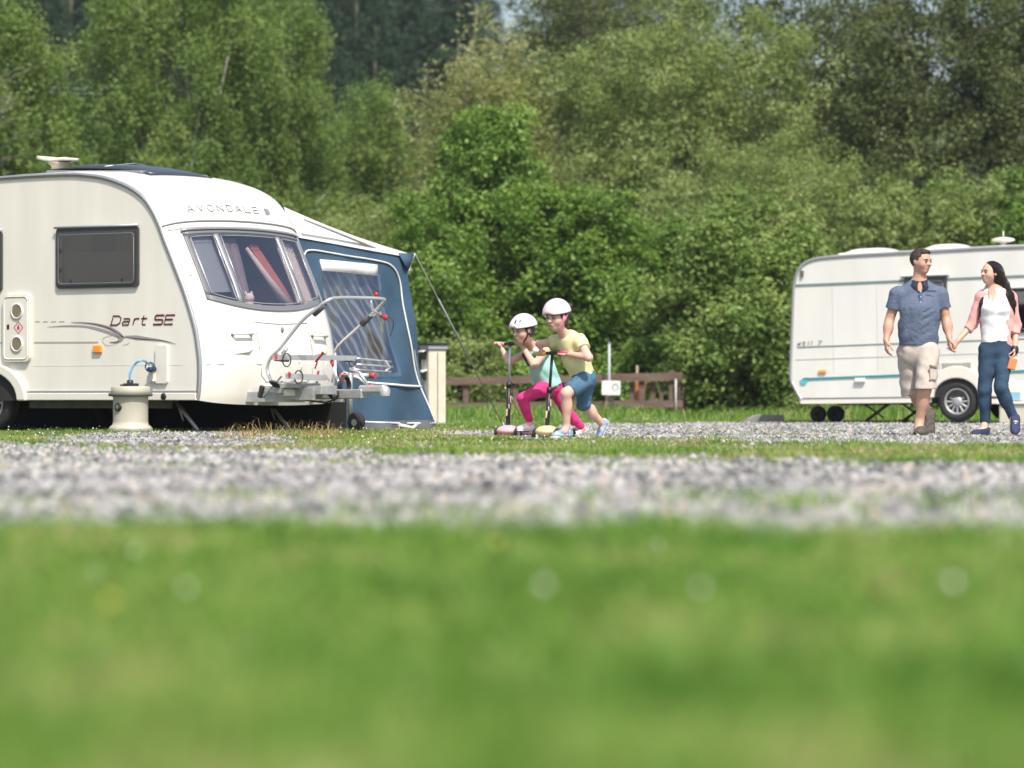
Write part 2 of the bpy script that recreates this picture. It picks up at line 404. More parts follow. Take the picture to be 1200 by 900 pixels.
# clover heads dotted over the strip
r = np.random.RandomState(31); X, Y = pick(1500, 26, 66, lambda X, Y, r: (~is_gravel(X, Y)) & (fbm(X, Y, .8, 51) > .5), 1.0, .6, seed=23); n = len(X)
r2 = np.random.RandomState(5); X2 = (r2.rand(16) * 2 - 1) * 1.3; Y2 = 4.6 + 5 * r2.rand(16); X = np.concatenate([X, X2]); Y = np.concatenate([Y, Y2]); n = len(X)
base = np.array([[1, 0, 0], [0, 1, 0], [-1, 0, 0], [0, -1, 0], [0, 0, 1], [0, 0, -1]], float)
V = (base[None] * (.006 + .004 * r.rand(n))[:, None, None] + np.stack([X, Y, .035 + .03 * r.rand(n)], -1)[:, None]).reshape(-1, 3)
f = np.array([[0, 1, 4], [1, 2, 4], [2, 3, 4], [3, 0, 4], [1, 0, 5], [2, 1, 5], [3, 2, 5], [0, 3, 5]])
M_clover = leafmat('clover_bloom', [(0, (.8, .8, .72)), (.8, (.75, .72, .62)), (.9, (.85, .75, .1)), (1, (.85, .75, .1))], 0, .8)
tag(link('clover_flowers', np_mesh('clover', V, (f[None] + (np.arange(n) * 6)[:, None, None]).reshape(-1, 3), M_clover, False, np.repeat(r.rand(n), 6))), 'white clover heads scattered through the short grass', kind='stuff')
# ================================================================== TREES
M_bark = mat('bark_brown', (.10, .08, .06), .9, col2=(.20, .17, .13), vscale=12, bump=.8, bscale=30, stretch=(1, 1, .25))
M_birch = mat('bark_birch', (.10, .09, .08), .8, col2=(.72, .70, .66), vscale=5, bump=.4, bscale=30, stretch=(1, 1, 2.5))
M_lf = {
 'alder': leafmat('leaf_alder', [(0, (.07, .14, .025)), (.5, (.145, .25, .045)), (1, (.27, .39, .10))], .4, .4),
 'sallow': leafmat('leaf_sallow', [(0, (.115, .175, .05)), (.5, (.205, .275, .08)), (1, (.35, .42, .17))], .4, .45),
 'birch': leafmat('leaf_birch', [(0, (.09, .165, .04)), (.5, (.165, .255, .065)), (1, (.30, .38, .12))], .45, .5),
 'willow': leafmat('leaf_willow', [(0, (.19, .23, .07)), (.5, (.30, .33, .12)), (1, (.44, .46, .25))], .45, .45),
 'dark': leafmat('leaf_dark', [(0, (.06, .09, .03)), (.5, (.11, .145, .05)), (1, (.20, .235, .10))], .38, .5),
 'pine': leafmat('needles', [(0, (.016, .042, .022)), (.6, (.03, .065, .03)), (1, (.05, .09, .045))], .05, .6),
}
TRI_LEAF = [False]
def leaves(C, rad, per, ll, lw, r, droop=0.0, up=0.3, out=None, strand=0.0):
    """diamond leaves scattered round clump centres C (n,3) of radius rad (n,)"""
    n = len(C); N = n * per
    c = np.repeat(C, per, 0); rd = np.repeat(rad, per)[:, None]
    d = r.randn(N, 3); d /= np.linalg.norm(d, axis=1, keepdims=True) + 1e-9
    rr_ = r.rand(N, 1) ** .55
    off = d * rr_ * rd
    if strand > 0:      # hanging twigs: each leaf sits on one of a few threads that drop from the clump
        K = 7; th = r.randn(n, K, 3); th /= np.linalg.norm(th, axis=2, keepdims=True); th *= (r.rand(n, K, 1) ** .4) * rad[:, None, None] * .95
        ln = (1.0 + 1.5 * r.rand(n, K)) * strand * .42; k_ = r.randint(0, K, (n, per)); ii = np.arange(n)[:, None]
        b_ = th[ii, k_]; q_ = r.rand(n, per) ** .8; b_[..., 2] = b_[..., 2] * .7 + .25 * strand * rad[:, None] - q_ * ln[ii, k_]
        off = b_.reshape(-1, 3) + r.randn(N, 3) * .07
    else: off[:, 2] *= .8
    P = c + off
    o = P - (out if out is not None else C.mean(0)); o /= np.linalg.norm(o, axis=1, keepdims=True) + 1e-9
    nrm = r.randn(N, 3) * .8 + o * .5 + d * .35 + np.array([0, 0, up]); nrm /= np.linalg.norm(nrm, axis=1, keepdims=True)
    t = r.randn(N, 3) + np.array([0, 0, -droop]); t -= nrm * (t * nrm).sum(1, keepdims=True); t /= np.linalg.norm(t, axis=1, keepdims=True)
    b = np.cross(nrm, t); s = (.65 + .7 * r.rand(N, 1))
    L = ll * s; W = lw * s
    V = np.stack([P - t * L * .5, P + b * W * .5 - nrm * W * .12, P + t * L * .5, P - b * W * .5 - nrm * W * .12], 1).reshape(-1, 3)
    if TRI_LEAF[0]:
        V = V.reshape(-1, 4, 3)[:, :3] .reshape(-1, 3); tn = np.clip(np.repeat(.5 + .17 * r.randn(n), per) + .2 * r.randn(N), 0, 1)
        return V, np.arange(N * 3).reshape(-1, 3), np.repeat(tn, 3)
    b0 = np.arange(N)[:, None] * 4
    Fc = np.concatenate([b0 + np.array([[0, 1, 2]]), b0 + np.array([[0, 2, 3]])], 1).reshape(-1, 3)
    # tint: each leaf its own, each twig leaning to one shade
    tn = np.clip(np.repeat(.5 + .17 * r.randn(n), per) + .2 * r.randn(N), 0, 1)
    return V, Fc, np.repeat(tn, 4)
def lobes_points(lobes, n, r, shell=.45):
    """clump centres in a lumpy crown of overlapping ellipsoids (cx,cy,cz,rx,ry,rz)"""
    lobes = np.array(lobes, float); vol = lobes[:, 3] * lobes[:, 4] * lobes[:, 5]; k = r.choice(len(lobes), n, p=vol ** .75 / (vol ** .75).sum())
    d = r.randn(n, 3); d /= np.linalg.norm(d, axis=1, keepdims=True)
    rad = shell + (1 - shell) * r.rand(n, 1) ** .5
    rad = rad * (1 + .10 * r.randn(n, 1))
    P = lobes[k, :3] + d * rad * lobes[k, 3:]
    P[:, 2] = np.maximum(P[:, 2], .12)
    return P
def rand_lobes(r, w_, h_, z0, n, taper=.7, flat=1.0):
    L = [(0, 0, z0 + (h_ - z0) * .45, w_ * .30, w_ * .30 * flat, (h_ - z0) * .42)]
    for i in range(n):
        t = (i + r.rand()) / n; z = z0 + (h_ - z0) * (.06 + .86 * t); R = w_ * .5 * (1 - taper * t ** 1.7) * (.55 + .35 * r.rand())
        a = i * 2.4 + r.rand(); s = w_ * (.13 + .09 * r.rand()) * (1.15 - .4 * t)
        L.append((R * math.cos(a) * .85, R * math.sin(a) * .85 * flat, z, s, s * flat, s * (.8 + .5 * r.rand())))
    return L
def trunk_mesh(r, h_, rb, limbs, wob=.2, zfrac=.7):
    m = MB(); n = 9
    px_, py_ = 0, 0; pts = []; rad = []
    for i in range(n):
        t = i / (n - 1); pts.append((px_, py_, h_ * zfrac * t)); rad.append(rb * (1 - .88 * t) + .008); px_ += (r.rand() - .5) * wob; py_ += (r.rand() - .5) * wob
    m.tube(pts, rad, 8)
    for L in limbs:
        z1 = max(.3, min(L[2], h_ * .85) - .25 * h_ * r.rand() - .3); i = min(n - 2, int(z1 / (h_ * zfrac) * (n - 1))); p0 = Vector(pts[i]); p0.z = max(.1, p0.z)
        p1 = Vector((L[0], L[1], L[2] + .2)); mid = p0.lerp(p1, .5) + Vector(((r.rand() - .5) * .4, (r.rand() - .5) * .4, .15))
        rr_ = rad[i] * .55
        m.tube([p0, mid, p1], [rr_, rr_ * .6, .008], 6)
    return m
PROTO = {}
def make_kind(key, name, matk, seed, w_, h_, z0, nl, ncl, per, crad, ll, lw, bark=None, droop=0., up=.3, strand=0., taper=.7, flat=1., shell=.45, wob=.2, rb=.12, lobes=None):
    r = np.random.RandomState(seed)
    Ls = lobes or rand_lobes(r, w_, h_, z0, nl, taper, flat)
    C = lobes_points(Ls, ncl, r, shell); rad = crad * (.55 + .8 * r.rand(ncl))
    V, Fc, t = leaves(C, rad, per, ll, lw, r, droop, up, np.array([0, 0, h_ * .4]), strand)
    V[:, 2] = np.maximum(V[:, 2], .02)
    PROTO[key] = (name, np_mesh('crown_' + key, V, Fc, M_lf[matk], False, t), trunk_mesh(r, h_, rb, Ls[1:], wob, .88 if bark else .66), bark or M_bark, [None])
make_kind('alder1', 'alder_tree', 'alder', 11, 4.6, 6.0, .1, 16, 600, 112, .40, .092, .074, up=.5, wob=.25)
make_kind('alder2', 'alder_tree', 'alder', 12, 4.2, 4.6, .0, 14, 480, 130, .38, .088, .07, up=.5, taper=.55)
make_kind('sallow1', 'sallow_tree', 'sallow', 21, 7.4, 9.5, .6, 22, 800, 115, .48, .105, .045, up=.2, taper=.5, rb=.2)
make_kind('sallow2', 'sallow_tree', 'sallow', 22, 5.0, 5.2, .0, 16, 470, 110, .42, .11, .05, up=.2, taper=.55)
TRI_LEAF[0] = True
make_kind('birch1', 'birch_tree', 'birch', 31, 6.4, 13.0, 2.0, 34, 900, 160, .48, .085, .11, bark=M_birch, droop=1.5, up=0., strand=.95, taper=.45, rb=.13, wob=.3)
make_kind('birch2', 'birch_tree', 'birch', 32, 5.4, 11.0, 1.0, 30, 700, 160, .46, .085, .11, bark=M_birch, droop=1.5, up=0., strand=.9, taper=.6, rb=.12, wob=.3)
TRI_LEAF[0] = False
make_kind('willow1', 'willow_tree', 'willow', 41, 4.0, 11.5, .5, 20, 430, 100, .42, .13, .036, droop=-1.2, up=0., taper=.75, strand=1.3, wob=.25)
make_kind('dark1', 'oak_tree', 'dark', 51, 8.0, 12.5, 1.5, 26, 680, 112, .53, .10, .065, up=.3, taper=.35, rb=.24, shell=.35)
make_kind('dark2', 'elder_bush', 'birch', 52, 3.4, 3.2, 0., 12, 300, 110, .36, .10, .06, up=.4, taper=.4)
make_kind('bush1', 'sallow_bush', 'sallow', 53, 2.4, 2.0, 0., 10, 170, 105, .30, .10, .05, up=.3, taper=.4)
make_kind('bush2', 'alder_bush', 'alder', 54, 2.4, 1.8, 0., 10, 170, 105, .28, .10, .08, up=.4, taper=.4)
# conifer for the far hillside
TRI_LEAF[0] = True
def make_pine(key, seed, h_, w_):
    r = np.random.RandomState(seed); C = []; rad = []
    nz = 26
    for i in range(nz):
        t = i / (nz - 1); z = h_ * (.12 + .88 * t); R = w_ * .5 * (1 - t) ** .85 + .12
        k = max(3, int(16 * (1 - t) + 4))
        for j in range(k):
            a = 6.28 * j / k + r.rand() * .6; q = R * (.45 + .6 * r.rand()); C.append((q * math.cos(a), q * math.sin(a), z - q * .35 + r.randn() * .15)); rad.append(.34 + .3 * (1 - t))
    C = np.array(C); rad = np.array(rad)
    V, Fc, t = leaves(C, rad, 90, .24, .10, r, .8, .1, np.array([0, 0, 0]), 0)
    tm = MB(); tm.tube([(0, 0, 0), (0, 0, h_ * .97)], [.2, .02], 7)
    PROTO[key] = ('spruce_tree', np_mesh('crown_' + key, V, Fc, M_lf['pine'], False, t), tm, M_bark, [None])
make_pine('pine1', 61, 15, 5.2); make_pine('pine2', 62, 12, 4.6)
def tree(key, px, D, label, sc=1.0, sz=None, rz=None, z=0.0, group=None, cat='tree'):
    name, crown, tm, bark, cache = PROTO[key]
    g = gnd(px, D); o = empty(name, (g.x, g.y, z), rz if rz is not None else (px * 1.7 + D) % 6.28); o.scale = (sc, sc, sz or sc)
    if cache[0] is None: t = tm.build('trunk', bark, o); cache[0] = t.data
    else: t = link('trunk', cache[0], o)
    link('crown', crown, o)
    return tag(o, label, cat, group)
# --- birches behind the left caravan
tree('birch1', 215, 98, 'tall drooping birch with pale bark spot behind the roof of the left caravan', 1.12, 1.05, .4)
tree('birch2', 322, 100, 'slimmer weeping birch between the tall birch and the awning', .95, 1.08, 2.0)
tree('birch2', 432, 104, 'weeping birch rising directly above the awning roof', 1.1, .86, 3.4)
tree('birch1', 120, 116, 'paler birch set back at the left behind the roof aerial', .9, .50, 5.0)
tree('birch2', 478, 108, 'low drooping birch at the right of the awning ridge', .95, .72, 1.2)
tree('birch2', -12, 90, 'leafy birch cut off by the left edge of the view', 1.15, .98, 1.1)
dt = tag(empty('bare_tree', gnd(-30, 86)), 'grey leafless tree reaching in from the left edge above the caravan roof', 'tree')
rb = random.Random(4); g = MB(); g.tube([(0, 0, 0), (.1, 0, 3.5), (.0, .1, 8)], [.10, .07, .02], 7); g.build('trunk', mat('dead_wood', (.17, .15, .13), .85), dt)
for k in range(16):
    z_ = 3.6 + 4.2 * rb.random(); a_ = rb.uniform(-.5, .5); l_ = .6 + .75 * rb.random(); p = Vector((.05, 0, z_)); q = p + Vector((l_ * .6, a_ * .4, l_ * .45)); e = p + Vector((l_ * 1.25, a_, l_ * (.5 + .5 * rb.random())))
    g = MB(); g.tube([p, q, e], [.014, .009, .003], 5)
    for j in range(3): s_ = p.lerp(q, .4 + .25 * j); g.tube([s_, s_ + Vector((.3 + .2 * rb.random(), rb.uniform(-.2, .2), rb.uniform(-.1, .4)))], [.008, .003], 4)
    g.build('branch', bpy.data.materials['dead_wood'], dt)
tree('sallow2', 92, 86, 'rounded sallow showing just above the left caravan roof', 1.05, .92)
tree('sallow2', 178, 84, 'second rounded sallow above the roof light of the left caravan', .95, .80)
tree('alder2', 262, 88, 'fresh green low tree above the name panel of the left caravan', 1.05, 1.1)
tree('sallow2', 372, 86, 'yellow green sallow just above the awning roof', 1.2, .95)
tree('sallow2', 455, 82, 'rounded sallow beside the outer awning corner', .95, .95, 1.9)
# --- centre
tree('willow1', 572, 92, 'tall narrow yellowish willow in the centre of the view', 1.4, .93, .3)
tree('willow1', 628, 96, 'shorter pale willow just right of the tall one', .9, .70, 2.3)
tree('alder1', 572, 76, 'bright green pointed alder behind the guy rope', .92, 1.10, .9)
tree('alder1', 668, 74, 'bright green alder behind the two children', 1.0, .80, 2.7)
tree('alder2', 505, 74, 'leafy alder just right of the blue awning', .85, .92, 4.1)
tree('alder2', 728, 76, 'lower alder right of the children above the small sign', .9, .82, 1.0)
tree('sallow1', 730, 92, 'broad silvery olive sallow right of the tall willow', 1.0, 1.0, .2)
tree('sallow1', 838, 90, 'widest olive sallow in the middle of the wood edge', 1.05, 1.06, 2.5)
tree('dark1', 712, 112, 'brownish open tree against the sky behind the silvery sallow', 1.0, 1.08, .8)
tree('dark1', 960, 96, 'dark oak with sky showing through its upper branches', 1.0, 1.0, .5)
tree('dark1', 1100, 92, 'dark oak behind the man and woman', 1.05, .98, 3.3)
tree('dark1', 1230, 94, 'dark oak cut off by the right edge of the view', 1.0, 1.05, 5.0)
tree('sallow1', 905, 84, 'sallow with arching leaders left of the right caravan', .72, .66, 4.0)
tree('alder2', 815, 76, 'green bushy alder behind the end of the fence', .95, .86, .2)
tree('sallow2', 790, 80, 'grey green sallow above the end of the fence', .9, .92, 5.1)
tree('sallow2', 880, 72, 'leafy sallow close to the rounded end of the right caravan', .85, .84, .8)
tree('dark2', 858, 70, 'dark low elder with yellow weeds at its foot', 1.15, 1.1)
tree('dark2', 912, 72, 'dark elder touching the end of the right caravan', 1.15, 1.25, 2.0)
tree('sallow2', 1010, 80, 'pale sallow above the left roof hatch of the right caravan', 1.0, 1.04, 3.1)
tree('alder2', 1085, 82, 'dark green alder directly above the man', .95, 1.08, 1.4)
tree('sallow2', 1160, 80, 'sallow above the roof aerial of the right caravan', 1.0, 1.02, 4.4)
tree('alder2', 1235, 78, 'alder at the right edge behind the right caravan', 1.0, 1.1, 2.0)
# --- low growth between the fence and the alders
tree('bush1', 545, 71, 'low sallow bush behind the left end of the fence', .8, .75, cat='bush')
tree('bush2', 610, 71.5, 'low leafy bush behind the fence between the awning and the children', .8, .8, cat='bush')
tree('bush2', 735, 71, 'low bush behind the small white sign', .7, .7, cat='bush')
tree('dark2', 770, 73, 'dark low elder behind the orange hoop', .8, .8, cat='bush')
tree('bush1', 990, 66, 'low bush seen beneath the right caravan', .8, .42, cat='bush')
tree('bush2', 1060, 67, 'green bush seen under the floor behind the man', .9, .40, cat='bush')
# --- back row that closes the wood
for i, (px, D, k, s, sz) in enumerate([(30, 125, 'birch2', 1.1, .55), (160, 128, 'birch2', 1.1, .60), (300, 130, 'birch2', 1.2, .9), (400, 132, 'birch2', 1.1, .70), (520, 126, 'dark1', .9, .58), (600, 124, 'dark1', .8, .55),
        (660, 118, 'dark1', .8, .68), (695, 116, 'dark1', 1.0, 1.16), (745, 117, 'dark1', .9, 1.2), (770, 118, 'dark1', .95, .92), (870, 116, 'dark1', .95, .92), (1000, 118, 'sallow1', 1.1, 1.15), (1120, 120, 'sallow1', 1.1, 1.1), (1240, 118, 'dark1', 1, 1.05)]):
    tree(k, px, D, 'tree half hidden in the second row of the wood', s, sz, i * 1.3, group='trees in the back row of the wood')
# --- far hillside with spruces
M_hill = mat('hill_turf', (.02, .04, .018), .95, col2=(.035, .06, .025), vscale=.1, bump=.5, bscale=1)
hx = np.linspace(-140, 160, 40); hy = np.array([150, 165, 185, 210, 240, 280, 330, 400])
def hill_h(x, y):
    p = 600 + F * x / y; top = np.interp(p, [-700, 0, 350, 560, 640, 760, 1000, 1500], [34, 30, 25, 19, 11, 5.5, 4, 4])
    return top * np.clip((y - 150) / 110, 0, 1) ** .9
V = []; 
for y in hy:
    for x in hx: V.append((x, y, -0.2 if y == 150 else hill_h(x, y) + 1.0 * (vnoise(x, y, .05) - .5)))
nx = len(hx); Fc = [[j * nx + i, j * nx + i + 1, (j + 1) * nx + i + 1, (j + 1) * nx + i] for j in range(len(hy) - 1) for i in range(nx - 1)]
tag(link('hillside', np_mesh('hillside', V, Fc, M_hill, True)), 'dark forested hillside behind the birches', kind='structure')
r = np.random.RandomState(77); k = 0
for D in (172, 186, 200, 216, 236, 258):
    for px in np.arange(-60, 680, 46):
        p = px + r.randn() * 12; x = (p - 600) / F * D; z = float(hill_h(x, D)); s = .75 + .35 * r.rand()
        if p > 560 and s > .8: s = .7
        yp = HOR - (z + 14 * s - CAMH) / D * F
        if HOR - (z - CAMH) / D * F < -40: continue
        tree('pine1' if k % 2 else 'pine2', p, D, 'dark spruce on the far hillside', s, s * 1.05, r.rand() * 6.28, z - .3, 'spruces on the far hillside'); k += 1
# ================================================================== LEFT CARAVAN
# local frame: x forward (towards the hitch), y away from the camera across the body, z up
TH = math.radians(36)
M_side = mat('caravan_side_cream', (.72, .70, .63), .38, var=.05, vscale=1.6, stretch=(2.5, 1, .5), bump=.05, bscale=900, coat=.15)
M_gel = mat('gelcoat_white', (.72, .70, .645), .32, var=.05, vscale=1.6, stretch=(1, 2.5, .6), coat=.2)
M_gel2 = mat('moulding_cream', (.70, .675, .60), .35, coat=.2)
M_alu = mat('aluminium_rail', (.42, .43, .44), .4, .6, bump=.1, bscale=80)
M_trim = mat('grey_trim', (.17, .18, .19), .5)
M_blackr = mat('black_rubber', (.018, .018, .019), .75, bump=.3, bscale=120)
M_under = mat('underfloor_dark', (.02, .02, .02), .9)
M_acryl = glassmat('smoked_acrylic', (.58, .56, .56), .20)
M_acryl2 = glassmat('front_acrylic', (.78, .75, .77), .20)
M_ffr = mat('front_frame_grey', (.17, .175, .185), .4)
M_frame = mat('window_frame_dark', (.05, .052, .055), .35)
M_steel = mat('galvanised_steel', (.34, .35, .35), .5, .55, col2=(.48, .49, .49), vscale=9, bump=.2, bscale=40)
M_chrome = mat('brushed_silver', (.66, .67, .68), .34, .7)
M_orange = mat('amber_lens', (.85, .30, .03), .25, coat=.6)
M_hub = mat('hubcap_silver', (.42, .43, .44), .45, .5)
M_maroon = mat('maroon_decal', (.11, .006, .015), .5)
M_greyd = mat('grey_decal', (.30, .27, .28), .5)
M_black = mat('black_plastic', (.02, .02, .021), .45)
M_lens = mat('beige_vent', (.33, .28, .18), .6)
M_red = mat('red_plastic', (.55, .03, .03), .4)
M_blue = mat('blue_plastic', (.03, .16, .42), .35)
M_curt = mat('curtain_cream', (.55, .48, .44), .8)
M_redc = mat('curtain_red', (.42, .12, .10), .8)
M_inside = mat('inside_trim', (.46, .40, .38), .7)

PROF = [(0.0, .336), (.020, .42), (.035, .60), (.030, .78), (0., .97), (-.03, 1.10), (-.09, 1.27), (-.172, 1.47), (-.27, 1.67), (-.372, 1.87), (-.45, 2.02), (-.515, 2.16), (-.60, 2.30), (-.723, 2.44), (-.90, 2.55), (-1.08, 2.62), (-1.30, 2.68), (-1.55, 2.715), (-1.85, 2.733), (-2.6, 2.73), (-3.6, 2.70), (-4.4, 2.66), (-4.85, 2.58), (-5.1, 2.42), (-5.2, 2.1), (-5.23, 1.5), (-5.2, .8), (-5.15, .336)]
W = 2.2
_P = np.array(spline(PROF, 6)); _L = np.concatenate([[0], np.cumsum(np.linalg.norm(np.diff(_P, axis=0), axis=1))])
def prof_at(s): return np.array([np.interp(s, _L, _P[:, 0]), np.interp(s, _L, _P[:, 1])])
def s_of_z(z):   # front side only
    k = np.argmax(_P[:, 1] > 2.72); return float(np.interp(z, _P[:k, 1], _L[:k]))
def nrm_at(s):
    a, b = prof_at(max(0, s - .03)), prof_at(min(_L[-1], s + .03)); t = (b - a) / np.linalg.norm(b - a); return np.array([t[1], -t[0]])
def bulge(s, v):
    t = abs((v - W / 2) / (W / 2)); p = prof_at(s); g = .11 * (1 - t ** 2) + .09 * (1 - t ** 9)
    k = 1.0 if p[0] > -.6 else np.interp(p[0], [-5.3, -4.9, -1.6, -1.0, -.6], [.5, .28, .28, .6, 1.0])
    return g * k
def surf(s, v, off=0.0):
    p = prof_at(s); n = nrm_at(s); b = bulge(s, v) + off; return Vector((p[0] + n[0] * b, v, p[1] + n[1] * b))
o0 = Vector(((232 - 600) / F * 39.5, 39.5, 0))
car = tag(empty('caravan', o0, -TH), 'cream touring caravan with rounded white front and red lettering parked at the left', 'caravan', 'caravans')
# ---- side walls with real window holes
def prof_poly(step=3): return [tuple(p) for p in _P[::step]]
def wall(v0, holes, name, m):
    return filled([prof_poly(3)] + holes, v0, .022).build(name, m, car)
W1 = (-1.955, 1.515, -.795, 2.155); W2 = (-4.1, 1.50, -2.74, 2.15)
arch = [(-3.36, .30), (-2.50, .30), (-2.50, .42)] 
wall(0.0, [rrect(W1[0] + .04, W1[1] + .04, W1[2] - .04, W1[3] - .05, .05), rrect(W2[0] + .04, W2[1] + .04, W2[2] - .04, W2[3] - .05, .05)], 'side_wall', M_side)
wall(W - .022, [], 'side_wall', M_side)
# ---- front, cap, roof, rear as strips of the same curved shell
NV = 34
vs_ = [.0] + [W * (.5 - .5 * math.cos(math.pi * i / NV)) for i in range(1, NV)] + [W]
SEAM = s_of_z(2.135); sF0 = s_of_z(2.035); sCAP = float(np.interp(-1.9, -_P[::-1, 0][:0] if False else -_P[:, 0][:0] if False else [0], [0])) if False else None
def s_of_u(u):
    k = np.argmax(_P[:, 1] > 2.5); return float(np.interp(-u, -_P[k:, 0], _L[k:]))
SROOF = s_of_u(-1.9); SREAR = s_of_u(-4.9)
def zwin(v):     # lower edge of the front window
    t = abs((v - 1.1) / 1.1); return 1.20 + .20 * t ** 2.2
WV0, WV1 = .16, 2.04
def strip(name, s0, s1, ns, m, hole=None, off=0.0, cam_=True):
    g = MB(); P = [[surf(s0 + (s1 - s0) * i / ns, v, off) for v in vs_] for i in range(ns + 1)]
    b = len(vs_); keep = []
    for i in range(ns):
        for j in range(b - 1):
            s = s0 + (s1 - s0) * (i + .5) / ns; v = (vs_[j] + vs_[j + 1]) / 2
            if hole and hole(s, v): continue
            keep.append((i * b + j, i * b + j + 1, (i + 1) * b + j + 1, (i + 1) * b + j))
    g._add([q for r_ in P for q in r_], keep, True)
    return g.build(name, m, car)
def in_win(s, v):
    z = prof_at(s)[1]; return WV0 + .05 < v < WV1 - .05 and zwin(v) + .05 < z < 2.0
strip('front_panel', 0, SEAM, 60, M_gel, in_win)
strip('front_cap', SEAM, SROOF, 22, M_gel)
strip('roof', SROOF, SREAR, 8, M_gel)
strip('rear_panel', SREAR, _L[-1], 16, M_gel)
g = MB(); g.box((-2.6, W / 2, .36), (5.1, W - .08, .05)); g.build('floor_pan', M_under, car)
# seam line between front panel and cap, and a moulded brow above the window
g = MB(); g.tube([surf(SEAM, v, .004) for v in vs_], .010, 6, flat=(0, 0, 1)); g.build('seam_strip', M_trim, car)
g = MB(); sB = s_of_z(2.085); g.tube([surf(sB, v, -.002) for v in vs_[3:-3]], .016, 8, flat=(0, 0, 1)); g.build('brow', M_gel, car)
# corner rail following the side profile
for v, nm in ((-.004, 'corner_rail'), (W + .004, 'corner_rail')):
    g = MB(); pr = _P[::2]
    pts = []
    for i in range(len(pr)):
        a = pr[max(0, i - 1)]; b = pr[min(len(pr) - 1, i + 1)]; t = (b - a) / np.linalg.norm(b - a); pts.append((pr[i], np.array([t[1], -t[0]])))
    ring = []
    y0 = v - .012; y1 = v + .018 if v < 1 else v + .012
    rows = [[Vector((p[0] + n[0] * o_, yy, p[1] + n[1] * o_)) for (o_, yy) in ((-.035, y0 + .008), (-.030, y0), (.004, y0), (.010, y0 + .01), (.010, y0 + .055), (-.002, y0 + .06))] for p, n in pts] if v < 1 else \
           [[Vector((p[0] + n[0] * o_, yy, p[1] + n[1] * o_)) for (o_, yy) in ((-.035, v + .006), (.004, v + .012), (.010, v), (.010, v - .04))] for p, n in pts]
    g.grid(rows); g.build(nm, M_alu, car)
    g = MB(); g.tube([Vector((p[0] - n[0] * .012, y0 - .003 if v < 1 else v + .014, p[1] - n[1] * .012)) for p, n in pts], .0065, 5); g.build('rail_insert', M_trim, car)
# belt rail and skirt
g = MB(); g.box((-1.25, -.010, .425), (2.46, .02, .024), bev=.004); g.build('belt_rail', M_alu, car)
g = MB(); g.box((-4.4, -.010, .425), (1.5, .02, .024), bev=.004); g.build('belt_rail', M_alu, car)
g = MB(); g.prism([(-2.49, .412), (-2.36, .412), (-.01, .412), (0.0, .335), (-2.42, .335), (-2.46, .345)], -.03, .03); g.build('skirt', M_gel2, car, bevel=.008)
g = MB(); g.prism([(-5.13, .412), (-3.45, .412), (-3.45, .335), (-5.13, .335)], -.03, .03); g.build('skirt', M_gel2, car, bevel=.008)
g = MB(); g.box((-2.6, W - .02, .375), (5.1, .04, .08)); g.build('skirt', M_gel2, car)
# wheel arch moulding
AX = -2.97
outer = [(AX + .60 * math.cos(math.radians(a)), .33 + .42 * math.sin(math.radians(a))) for a in range(0, 181, 12)]
inner = [(AX + .47 * math.cos(math.radians(a)), .33 + .32 * math.sin(math.radians(a))) for a in range(180, -1, -12)]
g = MB(); g.prism(outer + inner, -.055, .03); g.build('wheel_arch', M_gel2, car, bevel=.015)
g = MB(); g.prism([(AX + .47 * math.cos(math.radians(a)), .33 + .32 * math.sin(math.radians(a))) for a in range(0, 181, 12)], .006 - .012, -.002); g.build('arch_liner', M_under, car)
def wheel(parent, c, R=.31, wdt=.18, rimr=.19, name='wheel', outward=-1, spokes=10):
    wl = empty(name, c); wl.parent = parent
    t = MB(); hw = wdt / 2
    t.lathe([(rimr, -hw * .8), (rimr + .01, -hw), (R - .035, -hw), (R - .008, -hw * .75), (R, -hw * .4), (R, hw * .4), (R - .008, hw * .75), (R - .035, hw), (rimr + .01, hw), (rimr, hw * .8)], (0, 0, 0), 36, 'Y')
    t.build('tyre', M_blackr, wl)
    r_ = MB(); yo = outward * hw * .86
    r_.lathe([(rimr, 0), (rimr + .004, .012), (rimr - .018, .016), (rimr - .03, .0), (rimr - .045, -.02)], (0, yo if outward > 0 else yo, 0), 36, 'Y') if False else None
    prof_ = [(rimr + .006, outward * hw * .80), (rimr + .002, outward * (hw * .80 + .012)), (rimr - .018, outward * (hw * .80 + .012)), (rimr - .026, outward * hw * .62), (rimr - .03, outward * hw * .3)]
    r_.lathe([(a, -b) for a, b in prof_], (0, 0, 0), 36, 'Y')
    r_.build('rim', M_steel, wl)
    d = MB(); d.lathe([(rimr - .02, -outward * hw * .25), (.001, -outward * hw * .25)], (0, 0, 0), 24, 'Y'); d.build('brake_drum', M_black, wl)
    s = MB(); yy = outward * hw * .74
    for k in range(spokes):
        a = 2 * math.pi * k / spokes; R_ = Matrix.Rotation(a, 3, 'Y'); s.box(R_ @ Vector((rimr * .58, yy, 0)), (rimr * .86, .014, .030), R_, bev=.006)
    s.lathe([(.075, -yy + .006 * outward), (.072, -yy - outward * .008), (.03, -yy - outward * .014), (.001, -yy - outward * .016)], (0, 0, 0), 24, 'Y')
    s.build('wheel_trim', M_hub, wl)
    return wl
wheel(car, (AX, .12, .31)); wheel(car, (AX, W - .12, .31), outward=1)
g = MB(); g.tube([(AX, .2, .30), (AX, W - .2, .30)], .045, 10); g.build('axle', M_under, car)
g = MB(); g.box((-1.55, .22, .30), (2.0, .05, .10), bev=.006)
for k in range(8): g.box((-1.02 - k * .085, .193, .295), (.03, .006, .018))
g.build('chassis_rail', mat('chassis_galvanised', (.13, .13, .125), .6, .3, var=.2), car)
